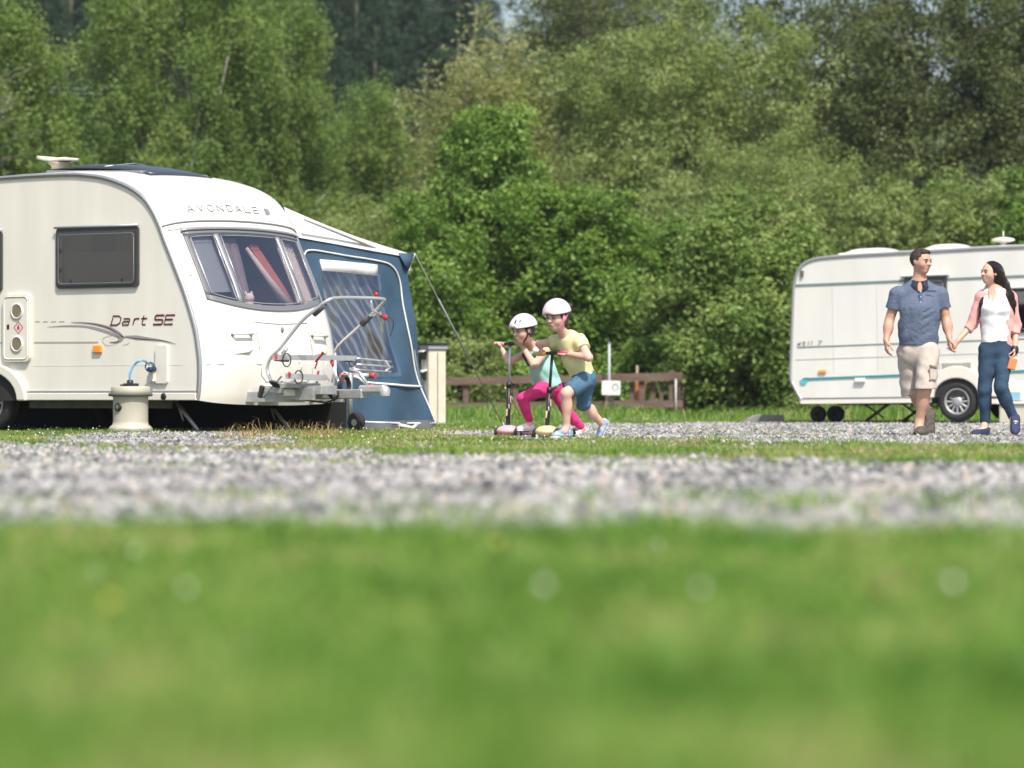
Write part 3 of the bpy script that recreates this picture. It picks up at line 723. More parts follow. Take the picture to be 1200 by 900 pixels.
g = MB(); g.box((-1.6, W - .4, .30), (2.6, .05, .10)); g.build('chassis_rail', M_under, car)
# ---- side windows
def side_window(x0, z0, x1, z1, v=0.0, sg=-1, par=car, mo=M_acryl, name='window', blinds=True, fr=M_frame):
    f = filled([rrect(x0, z0, x1, z1, .05), rrect(x0 + .042, z0 + .042, x1 - .042, z1 - .06, .04)], v + sg * .030, .028).build(name, fr, par, bevel=.004)
    p = MB(); p.prism(rrect(x0 + .03, z0 + .03, x1 - .03, z1 - .05, .045), v + sg * .036, v + sg * .041); p.build('pane', mo, f)
    h = MB(); h.tube([(x0 - .01, v + sg * .036, z1 + .004), (x1 + .01, v + sg * .036, z1 + .004)], .013, 8); h.build('hinge_rail', M_alu, f)
    s = MB()
    for q in (rrect(x0 + .05, z0 + .05, x1 - .05, z1 - .075, .04),):
        q2 = [Vector((a, v + sg * .043, b)) for a, b in q]; s.tube(q2 + [q2[0]], .004, 5)
    s.build('pane_seal', M_trim, f)
    c = MB()
    for (cx_, cz_) in ((x0 + .075, z0 + (z1 - z0) * .62), (x0 + .075, z0 + (z1 - z0) * .30), (x0 + .22, z0 + .075), (x1 - .22, z0 + .075)): c.box((cx_, v + sg * .030, cz_), (.03, .022, .05), bev=.006)
    c.build('catch', M_black, f)
    if blinds:
        b = MB(); b.box(((x0 + x1) / 2, v - sg * .05, z0 + .19), (x1 - x0 - .10, .006, .38)); b.build('blind', mat('blind_grey', (.34, .32, .32), .8), f)
        b = MB(); n = 40
        for (xa, xb) in ((x0 + .03, x0 + .40), (x1 - .42, x1 - .03)):
            b.grid([[Vector((xa + (xb - xa) * i / n, v - sg * (.09 + .012 * math.sin(i * 1.1)), z1 - .05 - (z1 - z0 - .1) * j)) for j in (0, 1)] for i in range(n + 1)])
        b.build('curtain', mat('curtain_grey', (.42, .38, .37), .9), f)
    return f
side_window(*W1); side_window(*W2)
# faint cream backing bulkheads inside so the rooms read dark but not empty
g = MB(); g.box((-2.06, 1.15, 1.4), (.03, 1.9, 2.0)); g.build('bulkhead', M_inside, car)
g = MB(); g.box((-1.0, .45, .85), (1.6, .6, .5), bev=.03); g.box((-1.0, W - .45, .85), (1.6, .6, .5), bev=.03); g.build('bench_seat', mat('seat_fabric', (.25, .16, .13), .9, var=.2), car)
# ---- front window: frame band plus three panes
def band(s0f, s1f, v0, v1, off, th, name, m, n=18, k=14, par=car):
    """curved patch on the shell between lower edge s0f(v), upper edge s1f(v)"""
    g = MB(); rows = []
    for i in range(n + 1):
        v = v0 + (v1 - v0) * i / n; a, b = s0f(v), s1f(v); rows.append([surf(a + (b - a) * j / k, v, off) for j in range(k + 1)])
    g.grid(rows); return g.build(name, m, par, solid=0 if th < .004 else th)
sLow = lambda v: s_of_z(zwin(v)); sTop = lambda v: s_of_z(2.045)
fw = band(lambda v: s_of_z(zwin(v)), lambda v: s_of_z(zwin(v) + .05), WV0, WV1, .016, .014, 'front_window', M_ffr)
for (a, b, c, d) in ((WV0, WV0 + .045, 0, 0), (WV1 - .045, WV1, 0, 0), (.57, .625, 0, 0), (1.575, 1.63, 0, 0)):
    band(lambda v: s_of_z(zwin(v) + .05), lambda v: s_of_z(1.99), a, b, .017, .014, 'window_post', M_alu if a > .3 and b < 1.9 else M_ffr, 3, 14, fw)
band(lambda v: s_of_z(2.0), lambda v: s_of_z(2.045), WV0, WV1, .016, .014, 'window_head', M_ffr, 18, 3, fw)
g = MB(); g.tube([surf(s_of_z(2.05), WV0 - .02 + (WV1 - WV0 + .04) * i / 24, .026) for i in range(25)], .012, 8, flat=(0, 0, 1)); g.build('hinge_rail', M_alu, fw)
for i, (a, b) in enumerate(((WV0 + .035, .578), (.617, 1.583), (1.622, WV1 - .035))):
    band(lambda v: s_of_z(zwin(v) + .045), lambda v: s_of_z(2.0), a, b, .010, .003, 'window_pane', M_acryl2, 12, 12, fw)
    q = [surf(s_of_z(zwin(v) + .07), v, .016) for v in np.linspace(a + .035, b - .035, 10)] + [surf(s_of_z(1.97), v, .016) for v in np.linspace(b - .035, a + .035, 10)]
    g = MB(); g.tube(q, .005, 5, closed=True); g.build('pane_seal', M_chrome, fw)
# inside the front window: curtain swags, red cloth, plush toy, drawn blind behind the near pane
g = MB(); n = 30; g.grid([[surf(s_of_z(zz), .18 + .40 * i / n, -.06 - .002 * math.sin(i * .7)) for zz in np.linspace(1.42, 2.0, 8)] for i in range(n + 1)]); g.build('blind', mat('blind_blue_grey', (.22, .255, .28), .8), car)
g = MB(); n = 40; g.grid([[surf(s_of_z(zz), 1.62 + .36 * i / n + (.2 - (2.0 - zz) * .1) * .3, -.09 - .02 * math.sin(i * .9)) for zz in np.linspace(1.34, 2.0, 10)] for i in range(n + 1)]); g.build('curtain', M_curt, car)
g = MB(); n = 20; g.grid([[surf(s_of_z(zz), 1.20 + (2.0 - zz) * .34 + .13 * i / n * (1 + (2.0 - zz)), -.12 - .006 * math.sin(i * .9)) for zz in np.linspace(1.26, 1.95, 10)] for i in range(n + 1)]); g.build('curtain', M_redc, car)
g = MB(); g.tube([surf(s_of_z(1.9), 1.13, -.10), surf(s_of_z(1.6), 1.28, -.10), surf(s_of_z(1.3), 1.5, -.10)], [.02, .035, .05], 8); g.build('curtain', M_curt, car)
g = MB(); n = 26; g.grid([[surf(s_of_z(zz), .63 + .40 * i / n * (1 - (2.0 - zz) * .55), -.10 - .008 * math.sin(i * .8)) for zz in np.linspace(1.24, 2.0, 10)] for i in range(n + 1)]); g.build('curtain', mat('curtain_mauve', (.20, .165, .18), .85), car)
g = MB(); g.box((-.30, 1.4, 1.19), (.30, 1.0, .06), bev=.02); g.build('shelf', mat('shelf_pink', (.60, .22, .20), .7), car)
toy = tag(empty('plush_toy', o0 + Matrix.Rotation(-TH, 3, 'Z') @ Vector((-.03, .84, 1.235)), -TH), 'small fluffy white plush toy sitting inside the front window', 'toy')
M_plush = mat('plush_white', (.72, .62, .60), .95, bump=1, bscale=40)
g = MB(); g.ell((0, 0, .07), (.07, .07, .08)); g.build('body', M_plush, toy)
g = MB(); g.ell((.01, 0, .17), (.055, .06, .055)); g.ell((0, .05, .215), (.02, .012, .03)); g.ell((0, -.05, .215), (.02, .012, .03)); g.build('head', M_plush, toy)
g = MB(); g.ell((.07, .04, .03), (.05, .025, .025)); g.ell((.07, -.04, .03), (.05, .025, .025)); g.build('paws', M_plush, toy)
# ---- vent panel with two round grilles and warning diamond
vp = filled([rrect(-2.715, .745, -2.325, 1.465, .06)], -.040, .040).build('service_panel', M_gel2, car, bevel=.012)
g = MB(); q = [Vector((a, -.042, b)) for a, b in rrect(-2.69, .775, -2.35, 1.44, .05)]; g.tube(q + [q[0]], .006, 6); g.build('panel_groove', M_side, vp)
for zc in (1.285, .935):
    g = MB(); g.lathe([(.088, .040), (.085, .054), (.07, .056), (.068, .046)], (-2.50, 0, zc), 28, 'Y'); g.build('grille_ring', M_gel, vp)
    g = MB(); g.lathe([(.07, .045), (.001, .045)], (-2.50, 0, zc), 24, 'Y')
    for k in range(-3, 4): g.box((-2.50, -.047, zc + k * .018), (2 * math.sqrt(max(.0002, .066 ** 2 - (k * .018) ** 2)), .008, .007))
    g.build('round_grille', M_lens, vp)
M_mag = mat('magenta_print', (.50, .02, .12), .5)
g = MB()
for r1, r0 in ((.070, .058),):
    o_ = [(-2.48 + r1 * math.cos(math.radians(a)), 1.11 + r1 * math.sin(math.radians(a))) for a in (0, 90, 180, 270)]; i_ = [(-2.48 + r0 * math.cos(math.radians(a)), 1.11 + r0 * math.sin(math.radians(a))) for a in (0, 90, 180, 270)]
    vsx = [(x, -.0425, z) for x, z in o_ + i_]; g._add(vsx, [(k, (k + 1) % 4, (k + 1) % 4 + 4, k + 4) for k in range(4)])
g.box((-2.48, -.043, 1.105), (.034, .002, .030)); g.box((-2.48, -.043, 1.13), (.018, .002, .02)); g.build('warning_diamond', M_mag, vp)
g = MB(); g.box((-2.63, -.043, 1.12), (.035, .003, .05), bev=.001); g.build('lock', M_black, vp)
# amber marker, water inlet box, waste outlet, awning rail socket
g = MB(); g.box((-1.375, -.016, .873), (.13, .03, .085), bev=.012); g.build('side_marker', M_orange, car)
wi = filled([rrect(-.56, .51, -.40, .905, .025)], -.028, .03).build('water_inlet', M_gel2, car, bevel=.01)
g = MB(); g.box((-.60, -.030, .60), (.09, .05, .17), bev=.02); g.build('inlet_housing', M_gel2, wi)
g = MB(); g.lathe([(.036, .0), (.036, .036), (.001, .036)], (-.44, 0, .375), 16, 'Y'); g.build('waste_outlet', M_black, car)
# one fine pressed line on the side sheet
g = MB(); g.box((-1.25, -.001, .70), (2.1, .002, .003)); g.build('side_rib', M_side, car)
M_silver = mat('silver_decal', (.36, .35, .36), .4)
# ---- decals: swoosh, pinstripe, lettering
def ribbon(m, pts, wds, y=-.004):
    pts = [np.array(p, float) for p in pts]
    L_, R_ = [], []
    for i, p in enumerate(pts):
        t = pts[min(i + 1, len(pts) - 1)] - pts[max(i - 1, 0)]; t = t / (np.linalg.norm(t) + 1e-9); n = np.array([-t[1], t[0]]) * wds[i] / 2
        L_.append((p[0] + n[0], y, p[1] + n[1])); R_.append((p[0] - n[0], y, p[1] - n[1]))
    m.grid([[a, b] for a, b in zip(L_, R_)], False)
def sidept(px, py):   # pixel on the side wall -> wall coordinates (u, z)
    k = (px - 600) / F; u = (k * o0.y - o0.x) / (math.cos(TH) + k * math.sin(TH)); D = o0.y - u * math.sin(TH)
    return (u, CAMH + (HOR - py) / F * D)
def zx(x, y): return sidept(x / 4, 330 + y / 4)    # from the 4x enlargement
def sw(pl, wl, n=6):
    P_ = spline([zx(*p) for p in pl], n); w_ = np.interp(np.linspace(0, len(wl) - 1, len(P_)), range(len(wl)), wl); return P_, w_
g = MB()
for pl, wl in (([(335, 190), (430, 195), (510, 215), (560, 240), (585, 262)], [.004, .012, .03, .02, .006]),
               ([(222, 213), (300, 208), (400, 210), (480, 228), (545, 252), (575, 268), (545, 285), (515, 283)], [.004, .012, .018, .03, .028, .022, .02, .004]),
               ([(585, 255), (640, 262), (720, 270), (780, 280), (825, 292)], [.006, .045, .02, .012, .002])):
    ribbon(g, *sw(pl, wl))
g.build('swoosh', M_greyd, car)
g = MB()
for pl, wl in (([(335, 190), (430, 197), (515, 220), (575, 258), (600, 262)], [.003, .006, .01, .008, .004]), ([(600, 262), (680, 270), (760, 277), (825, 292)], [.004, .008, .006, .002]),
               ([(545, 250), (560, 268), (550, 282), (515, 283)], [.004, .008, .008, .003])):
    ribbon(g, *sw(pl, wl), y=-.006)
g.build('swoosh_edge', M_maroon, car)
g = MB()
for pl, wl in (([(530, 250), (490, 262), (482, 282), (500, 298), (540, 296)], [.003, .006, .006, .006, .003]), ([(575, 298), (600, 292), (608, 280)], [.004, .006, .003])):
    g = MB(); ribbon(g, *sw(pl, wl)); g.build('swoosh_tail', M_silver, car)
M_silver_ = M_silver
for k in range(4): g = MB(); ribbon(g, [zx(165 + 38 * k, 187), zx(188 + 38 * k, 187)], [.008, .008]); g.build('swoosh_dash', bpy.data.materials['silver_decal'], car)
g = MB(); ribbon(g, [zx(160, 285), zx(462, 284)], [.012, .012]); ribbon(g, [zx(-200, 285), zx(15, 286)], [.012, .012], -.004); g.build('pinstripe', mat('tan_pinstripe', (.42, .33, .30), .5), car)
# letters as short strokes in a 1 x 1 box
GLY = {
 'D': [[(0, 0), (.75, 0), (1, .25), (1, .75), (.75, 1), (.05, 1)], [(.12, .1), (.12, .82)]],
 'a': [[(.1, .68), (.85, .68), (.9, .6), (.9, 0), (.15, 0), (.08, .15), (.15, .36), (.88, .36)]],
 'r': [[(.15, 0), (.15, .68)], [(.15, .5), (.35, .68), (.9, .68)]],
 't': [[(.3, 1), (.3, .12), (.45, 0), (.9, 0)], [(0, .68), (.9, .68)]],
 'S': [[(1, 1), (.12, 1), (.04, .9), (.04, .6), (.12, .52), (.9, .52), (.97, .42), (.97, .1), (.9, 0), (0, 0)]],
 'E': [[(1, 1), (.1, 1), (.1, 0), (1, 0)], [(.1, .52), (.9, .52)]],
 'A': [[(0, 0), (.5, 1), (1, 0)], [(.25, .35), (.75, .35)]],
 'V': [[(0, 1), (.5, 0), (1, 1)]],
 'O': [[(.3, 0), (.7, 0), (1, .3), (1, .7), (.7, 1), (.3, 1), (0, .7), (0, .3), (.3, 0)]],
 'N': [[(0, 0), (0, 1), (1, 0), (1, 1)]],
 'L': [[(0, 1), (0, 0), (1, 0)]],
 'x': [[(0, 0), (1, .68)], [(0, .68), (1, 0)]], '7': [[(0, 1), (1, 1), (.4, 0)]], 'l': [[(.4, 1), (.4, 0)]], 'z': [[(0, .68), (1, .68), (0, 0), (1, 0)]], 'i': [[(.4, .68), (.4, 0)], [(.4, .95), (.4, .85)]], 's': [[(1, .68), (.1, .68), (.1, .36), (.9, .34), (.9, 0), (0, 0)]],
}
x = zx(516, 204)[0]; z = zx(516, 204)[1]; hgt = .094
g = MB()
for ch, wd_, adv in (('D', .132, .160), ('a', .11, .148), ('r', .09, .108), ('t', .09, .184), ('S', .125, .135), ('E', .135, .15)):
    for st in GLY[ch]:
        ribbon(g, [(x + p[0] * wd_ + p[1] * hgt * .35, z + p[1] * hgt) for p in st], [.0185 if ch in 'SE' else .015] * len(st), -.005)
    x += adv
g.build('name_lettering', M_maroon, car)
g = MB(); v = .34; zb = 2.225
for ch in 'AVONDALE':
    for st in GLY[ch]:
        m_ = [p for a, b in zip(st[:-1], st[1:]) for p in [(a[0] + (b[0] - a[0]) * t, a[1] + (b[1] - a[1]) * t) for t in (0, .5)]] + [st[-1]]
        q = [surf(s_of_z(zb + p[1] * .055), v + p[0] * .085, .004) for p in m_]; g.tube(q, .006, 4)
    v += .145
v += .06; pts = [surf(s_of_z(zb + a), v + b, .004) for a, b in ((-.005, 0), (.06, .02), (.055, .10), (.02, .11), (.0, .06))]
g._add(pts, [(0, 1, 2, 3, 4)]); g.build('maker_lettering', mat('grey_letter', (.28, .29, .31), .4, .3), car)
# ---- grab handles with their recesses, locker seams, lamp
for v, vv in ((.50, 0), (1.78, 0)):
    s = s_of_z(.985)
    g = MB(); g.tube([surf(s, v - .13, .0), surf(s, v - .12, .05), surf(s, v + .12, .05), surf(s, v + .13, .0)], .014, 8); g.build('grab_handle', M_gel, car)
    g = MB(); g.grid([[surf(s_of_z(1.02 + .07 * math.sin(math.pi * i / 12) * j), v - .13 + .26 * i / 12, .003) for j in (0, .5, 1)] for i in range(13)]); g.build('handle_recess', M_gel2, car)
    g = MB()
    for dv in (-.13, .13): g.ell(surf(s, v + dv, .01), (.02, .02, .016), 8, 6)
    g.build('handle_foot', M_trim, car)
    g = MB(); s = s_of_z(.80); g.tube([surf(s, v - .12, .004), surf(s_of_z(.82), v + .06, .012), surf(s_of_z(.835), v + .13, .004)], [.004, .02, .004], 6); g.build('moulded_step', M_gel2, car)
g = MB()
lip = lambda pts: g.tube([surf(s_of_z(z_), v_, .0015) for v_, z_ in pts], .0045, 5)
lip([(.05, .70), (.2, .70), (.75, .70)]); lip([(.72, 1.02), (.74, .85), (.75, .60), (.82, .54), (1.1, .54), (1.5, .54), (1.6, .6), (1.62, .85), (1.60, 1.02)])
lip([(.72, 1.10), (.9, 1.085), (1.1, 1.08), (1.3, 1.085), (1.6, 1.10)])
g.build('locker_seam', M_trim, car)
g = MB(); g.ell(surf(s_of_z(1.03), 1.13, .008), (.016, .02, .03), 10, 7); g.build('locker_catch', M_trim, car)
g = MB(); g.ell(surf(s_of_z(1.6), .09, .004), (.008, .012, .012), 8, 5); g.build('rail_cap', M_alu, car)
g = MB(); g.prism([(-.05, .337), (.02, .337), (.03, .42), (-.05, .42)], .02, W - .02); g.build('front_skirt', M_gel, car, bevel=.01)
# ---- roof light and roof ribs
rl = MB(); cx_ = -1.90
z0 = 2.775
rl.grid([[Vector((x_, .45 + 1.0 * j / 6, z0 + .10 * (1 - (abs(x_ - cx_ - .12) / .76) ** 3) * (1 - abs(j / 3 - 1) ** 3 * .5) + (x_ - cx_) * -.055)) for j in range(7)] for x_ in np.linspace(cx_ - .62, cx_ + .86, 15)])
rr_ = rl.build('roof_light', mat('roof_light_smoked', (.045, .055, .07), .32), car, solid=.02)
g = MB(); g.box((cx_ + .08, .95, 2.760), (1.38, 1.10, .05), Matrix.Rotation(.035, 3, 'Y'), bev=.015); g.build('roof_light_frame', M_trim, car)
for k in (-.18, .2):
    g = MB(); g.tube([(cx_ + k, .46, 2.825), (cx_ + k - .01, .95, 2.883), (cx_ + k, 1.44, 2.825)], .006, 6); g.build('roof_light_rib', M_alu, rr_)
# ---- legs, drawbar, jockey wheel
for v in (.35, W - .35):
    g = MB(); g.tube([(-.62, v, .34), (-.30, v, .02)], .022, 6); g.tube([(-.60, v, .34), (-.50, v, .12)], .01, 6); g.box((-.29, v, .012), (.12, .10, .02), bev=.004); g.build('steady_leg', M_steel, car)
g = MB(); g.box((.30, .62, .37), (1.0, .05, .11), Matrix.Rotation(.33, 3, 'Z'), bev=.004); g.box((.30, 1.58, .37), (1.0, .05, .11), Matrix.Rotation(-.33, 3, 'Z'), bev=.004)
g.box((1.0, 1.1, .40), (.62, .10, .10), bev=.01); g.build('drawbar', M_steel, car)
g = MB(); g.box((1.42, 1.1, .45), (.34, .075, .085), bev=.02); g.lathe([(.05, -.05), (.055, 0), (.045, .04), (.01, .06)], (1.58, 1.1, .43), 16); g.tube([(1.35, 1.1, .50), (1.25, 1.1, .62), (1.12, 1.1, .66)], .016, 8); g.build('coupling_head', M_chrome, car)
g = MB(); g.box((.62, .85, .44), (.85, .26, .09), bev=.004); g.box((.62, .70, .40), (.70, .04, .13), bev=.003); g.build('step_plate', M_steel, car)
g = MB(); g.tube([(.95, 1.32, .62), (.95, 1.32, .12)], .026, 10); g.tube([(.95, 1.32, .62), (.95, 1.32, .66), (1.02, 1.32, .68)], .012, 8); jp = g.build('jockey_post', M_steel, car)
g = MB(); g.lathe([(.035, -.035), (.09, -.035), (.105, -.02), (.105, .02), (.09, .035), (.035, .035)], (1.03, 1.32, .105), 24, 'Y'); g.build('jockey_wheel', M_blackr, jp)
g = MB(); g.lathe([(.036, -.038), (.001, -.038)], (1.03, 1.32, .105), 16, 'Y'); g.lathe([(.036, .038), (.001, .038)], (1.03, 1.32, .105), 16, 'Y'); g.build('wheel_hub', M_steel, jp)
g = MB(); g.tube([(1.0, 1.05, .43), (1.05, 1.0, .36), (.9, .98, .31), (.6, .98, .34)], .010, 8); g.tube([(1.05, .99, .42), (1.02, .96, .34), (.95, .97, .40)], .022, 8); g.build('tow_cable', M_black, car)
def car_w(x_, y_, z_): return o0 + Matrix.Rotation(-TH, 3, 'Z') @ Vector((x_, y_, z_))
def car_of_px(px, py, v):
    """caravan-frame coordinates of the point at lateral distance v seen at this place of the photograph"""
    B = Vector((o0.x + math.sin(TH) * v, o0.y + math.cos(TH) * v)); k = (px - 600) / F
    u = (k * B.y - B.x) / (math.cos(TH) + k * math.sin(TH)); D = B.y - u * math.sin(TH); return Vector((u, v, CAMH + (HOR - py) / F * D))
# ---- roof aerial: dish shaped head on a stubby mast
p = car_of_px(72, 200, .75)
ae = tag(empty('roof_aerial', car_w(p.x - .03, .75, 2.765), -TH), 'cream funnel shaped television aerial on the left caravan roof', 'aerial')
M_cream = mat('aged_cream_plastic', (.62, .53, .38), .5, var=.06)
ae.scale = (1.0, 1.0, 1.0)
g = MB(); g.lathe([(.13, 0), (.11, .03), (.085, .06), (.09, .11), (.14, .15), (.001, .15)], (0, 0, 0), 20); g.build('mast', M_cream, ae)
g = MB()
g.grid([[Vector((x_, y_ * (1 - .25 * (x_ > .1)), .155 + .016 * s_ - .0 * x_)) for y_ in np.linspace(-.14, .14, 5)] for (x_, s_) in ((-.21, 2.2), (-.12, 1), (0, 0), (.12, .4), (.19, .2))])
g.build('head', mat('pale_cream_plastic', (.70, .66, .56), .45), ae, solid=-.035)
# ================================================================== CYCLE CARRIER on the drawbar of the left caravan
rk = tag(empty('cycle_carrier', car_w(.5, 1.1, .45), -TH), 'silver tube cycle carrier with red clamps standing on the caravan drawbar', 'cycle rack')
off = Vector((.5, 1.1, .45))
def rp(px, py, v): return car_of_px(px, py, v) - off
M_redg = mat('red_clamp', (.36, .03, .035), .5); M_strap = mat('black_strap', (.02, .02, .02), .6); M_grip = mat('grey_foam', (.09, .09, .10), .85)
# the two uprights of the bent hoop: near one and far one joined across the top
near = [rp(318, 448, .55), rp(313, 432, .55), rp(318, 418, .55), rp(328, 408, .55), rp(352, 378, .62), rp(372, 361, .66), rp(386, 351, .72)]
top = [rp(398, 349, .9), rp(420, 349, 1.2), rp(446, 350, 1.5)]
far = [rp(450, 353, 1.6), rp(442, 362, 1.62), rp(428, 376, 1.64), rp(415, 388, 1.66), rp(398, 404, 1.68), rp(393, 412, 1.7)]
g = MB(); g.tube(spline(near + top + far, 5), .0185, 10); g.build('hoop', M_chrome, rk)
g = MB(); g.tube([rp(393, 411, 1.7), rp(393, 437, 1.7), rp(400, 455, 1.5)], .016, 8); g.build('rear_stay', M_chrome, rk)
g = MB(); g.tube([rp(331, 415, .58), rp(336, 408, .58)], .02, 8); g.tube([rp(318, 448, .55), rp(330, 452, .65), rp(345, 446, .8)], .014, 8); g.build('front_stay', M_chrome, rk)
for a, b, v in (((368, 368), (380, 357), .69), ((424, 380), (434, 370), 1.64)):
    g = MB(); g.tube([rp(*a, v), rp(*b, v)], .034, 12); g.build('foam_grip', M_grip, rk)
# wheel channels
def chan(p0, p1, name='wheel_channel'):
    d = (p1 - p0); g = MB(); L_ = d.length; c = (p0 + p1) / 2; R = d.to_track_quat('X', 'Z').to_matrix()
    g.box(c + R @ Vector((0, 0, -.022)), (L_, .075, .006), R); g.box(c + R @ Vector((0, .035, .004)), (L_, .006, .050), R); g.box(c + R @ Vector((0, -.035, .004)), (L_, .006, .050), R)
    return g.build(name, M_chrome, rk)
chan(rp(322, 419, .45), rp(415, 420, 1.75)); chan(rp(338, 441, .40), rp(380, 443, 1.0))
def ring(px, py, v, r_=.068):
    c = rp(px, py, v); g = MB(); pts = [c + Vector((.02 * math.cos(a), r_ * .62 * math.cos(a), r_ * math.sin(a))) for a in np.linspace(0, 6.283, 19)[:-1]]
    g.tube(pts, .007, 6, closed=True); g.build('wheel_strap', M_strap, rk)
ring(336, 422, .56); ring(350, 442, .52); ring(413, 423, 1.7, .06)
def clamp(a, b, v, r_=.018):
    g = MB(); g.tube([rp(*a, v), rp(*b, v)], [r_ * .7, r_], 8); g.ell(rp(*b, v), (r_ * 1.05, r_ * 1.05, r_ * 1.25), 10, 7); return g.build('red_clamp', M_redg, rk)
clamp((323, 423), (325, 417), .5); clamp((338, 443), (339, 438), .45); clamp((370, 424), (378, 414), 1.05, .016); clamp((372, 442), (373, 436), .95, .013); clamp((391, 430), (389, 424), 1.25, .02)
clamp((438, 351), (441, 345), 1.5, .024); clamp((446, 370), (452, 372), 1.7, .026)
g = MB(); g.tube([rp(369, 432, 1.0), rp(372, 424, 1.02)], .008, 6); g.tube([rp(321, 422, .5), rp(331, 423, .6)], .008, 6); g.tube([rp(336, 443, .45), rp(350, 443, .6)], .008, 6); g.tube([rp(366, 442, .9), rp(378, 441, 1.0)], .007, 6); g.build('red_rod', M_redg, rk)
g = MB(); g.box(rp(334, 423, .56), (.05, .09, .02), bev=.004); g.box(rp(348, 443, .54), (.05, .09, .02), bev=.004); g.box(rp(408, 423, 1.65), (.05, .09, .02), bev=.004); g.build('strap_buckle', M_black, rk)
g = MB(); g.tube(spline([rp(455, 371, 1.72), rp(461, 376, 1.74), rp(460, 386, 1.74), rp(457, 394, 1.72)], 5), .006, 6); g.tube([rp(437, 343, 1.5), rp(444, 341, 1.5)], .007, 6); g.build('loose_strap', M_strap, rk)
g = MB(); g.tube([rp(435, 352, 1.5), rp(437, 364, 1.55), rp(447, 369, 1.6)], .014, 8); g.tube([rp(432, 372, 1.64), rp(446, 366, 1.6)], .012, 8); g.build('support_arm', M_chrome, rk)
# lower frame of thin rails reaching past the far side
for a, b, v0, v1 in (((418, 420), (458, 424), 1.7, 2.35), ((418, 427), (460, 430), 1.7, 2.35), ((414, 433), (458, 436), 1.6, 2.3)):
    g = MB(); g.tube([rp(*a, v0), rp(*b, v1)], .012, 8); g.build('outrigger_rail', M_chrome, rk)
g = MB(); g.tube([rp(452, 423, 2.2), rp(457, 431, 2.3), rp(450, 436, 2.2)], .012, 6); g.tube([rp(350, 425, .7), rp(354, 430, .7), rp(352, 437, .7)], .008, 6); g.tube([rp(383, 424, 1.1), rp(379, 436, 1.1), rp(386, 446, 1.1)], .008, 6)
g.tube([rp(392, 428, 1.2), rp(389, 448, 1.2)], .008, 6); g.build('brace', M_chrome, rk)
g = MB(); g.tube(spline([rp(404, 436, 1.35), rp(399, 441, 1.35), rp(403, 447, 1.35), rp(413, 444, 1.4), rp(420, 440, 1.45)], 5), .013, 8)
g.ell(rp(405, 439, 1.35), (.05, .05, .02), 12, 7); g.build('rope_coil', mat('pink_rope', (.75, .30, .30), .7, bump=.8, bscale=60), rk)
g = MB(); g.tube([rp(403, 436, 1.3), rp(420, 443, 1.45), rp(433, 454, 1.5)], [.012, .022, .02], 8); g.box(rp(412, 441, 1.4), (.09, .10, .05), bev=.012); g.build('handbrake_lever', M_chrome, rk)
for a in ((438, 440, 1.6), (437, 453, 1.5)):
    g = MB(); g.tube([rp(a[0] - 5, a[1], a[2]), rp(a[0] + 2, a[1], a[2])], .030, 12); g.build('red_handle', mat('dull_red_handle', (.38, .06, .06), .5), rk)
g = MB(); g.tube([rp(414, 440, 1.5), rp(434, 440, 1.6)], .026, 10); g.build('cross_tube', M_chrome, rk)
g = MB(); g.box(rp(352, 452, .75), (.10, .55, .05), bev=.004); g.box(rp(330, 455, .6), (.12, .10, .12), bev=.01); g.tube([rp(308, 466, .55), rp(330, 441, .7)], .010, 6); g.tube([rp(360, 466, .9), rp(372, 447, 1.0)], .014, 6); g.build('mounting_frame', M_steel, rk)
g = MB(); g.box(rp(322, 450, .5), (.08, .12, .035), Matrix.Rotation(-.5, 3, 'X'), bev=.012); g.build('winder_handle', M_black, rk)
g = MB(); cc = rp(404, 451, 1.15)
for k in range(4): g.tube([cc + Vector((.012 * k - .02, .075 * math.cos(a), .095 * math.sin(a) - .01)) for a in np.linspace(0, 6.283, 17)[:-1]], .011, 6, closed=True)
g.build('cable_coil', M_strap, rk)
g = MB(); g.tube(spline([rp(330, 447, .6), rp(336, 458, .6), rp(352, 462, .8), rp(372, 459, 1.0), rp(395, 455, 1.1)], 6), .012, 6); g.build('lighting_cable', M_strap, rk)
g = MB(); g.box(rp(306, 459, .5), (.05, .04, .13), Matrix.Rotation(.3, 3, 'Y'), bev=.008); g.build('black_bracket', M_black, rk)
g = MB(); g.box(rp(345, 460, .7), (.05, .30, .07), bev=.005); g.build('white_plate', M_gel2, rk)
g = MB(); g.box(rp(364, 458, .9), (.035, .20, .10), Matrix.Rotation(.5, 3, 'X'), bev=.004); g.build('cross_plate', M_chrome, rk)

# ================================================================== AWNING on the far side
M_canv = mat('awning_blue', (.031, .073, .122), .8, var=.14, vscale=3, bump=.9, bscale=3.5)
M_canvt = mat('awning_roof_pale', (.66, .66, .65), .8, var=.05, vscale=2, bump=.15, bscale=9)
M_pipe = mat('white_piping', (.72, .72, .70), .6)
aw = tag(empty('awning', car_w(-.4, 2.25, 0), -TH), 'blue awning with pale roof and clear window on the far side of the left caravan', 'awning')
AO = Vector((-.4, 2.25, 0))
def ap(px, py, v, du=0): q = car_of_px(px, py, v) - AO; q.x += du; return q
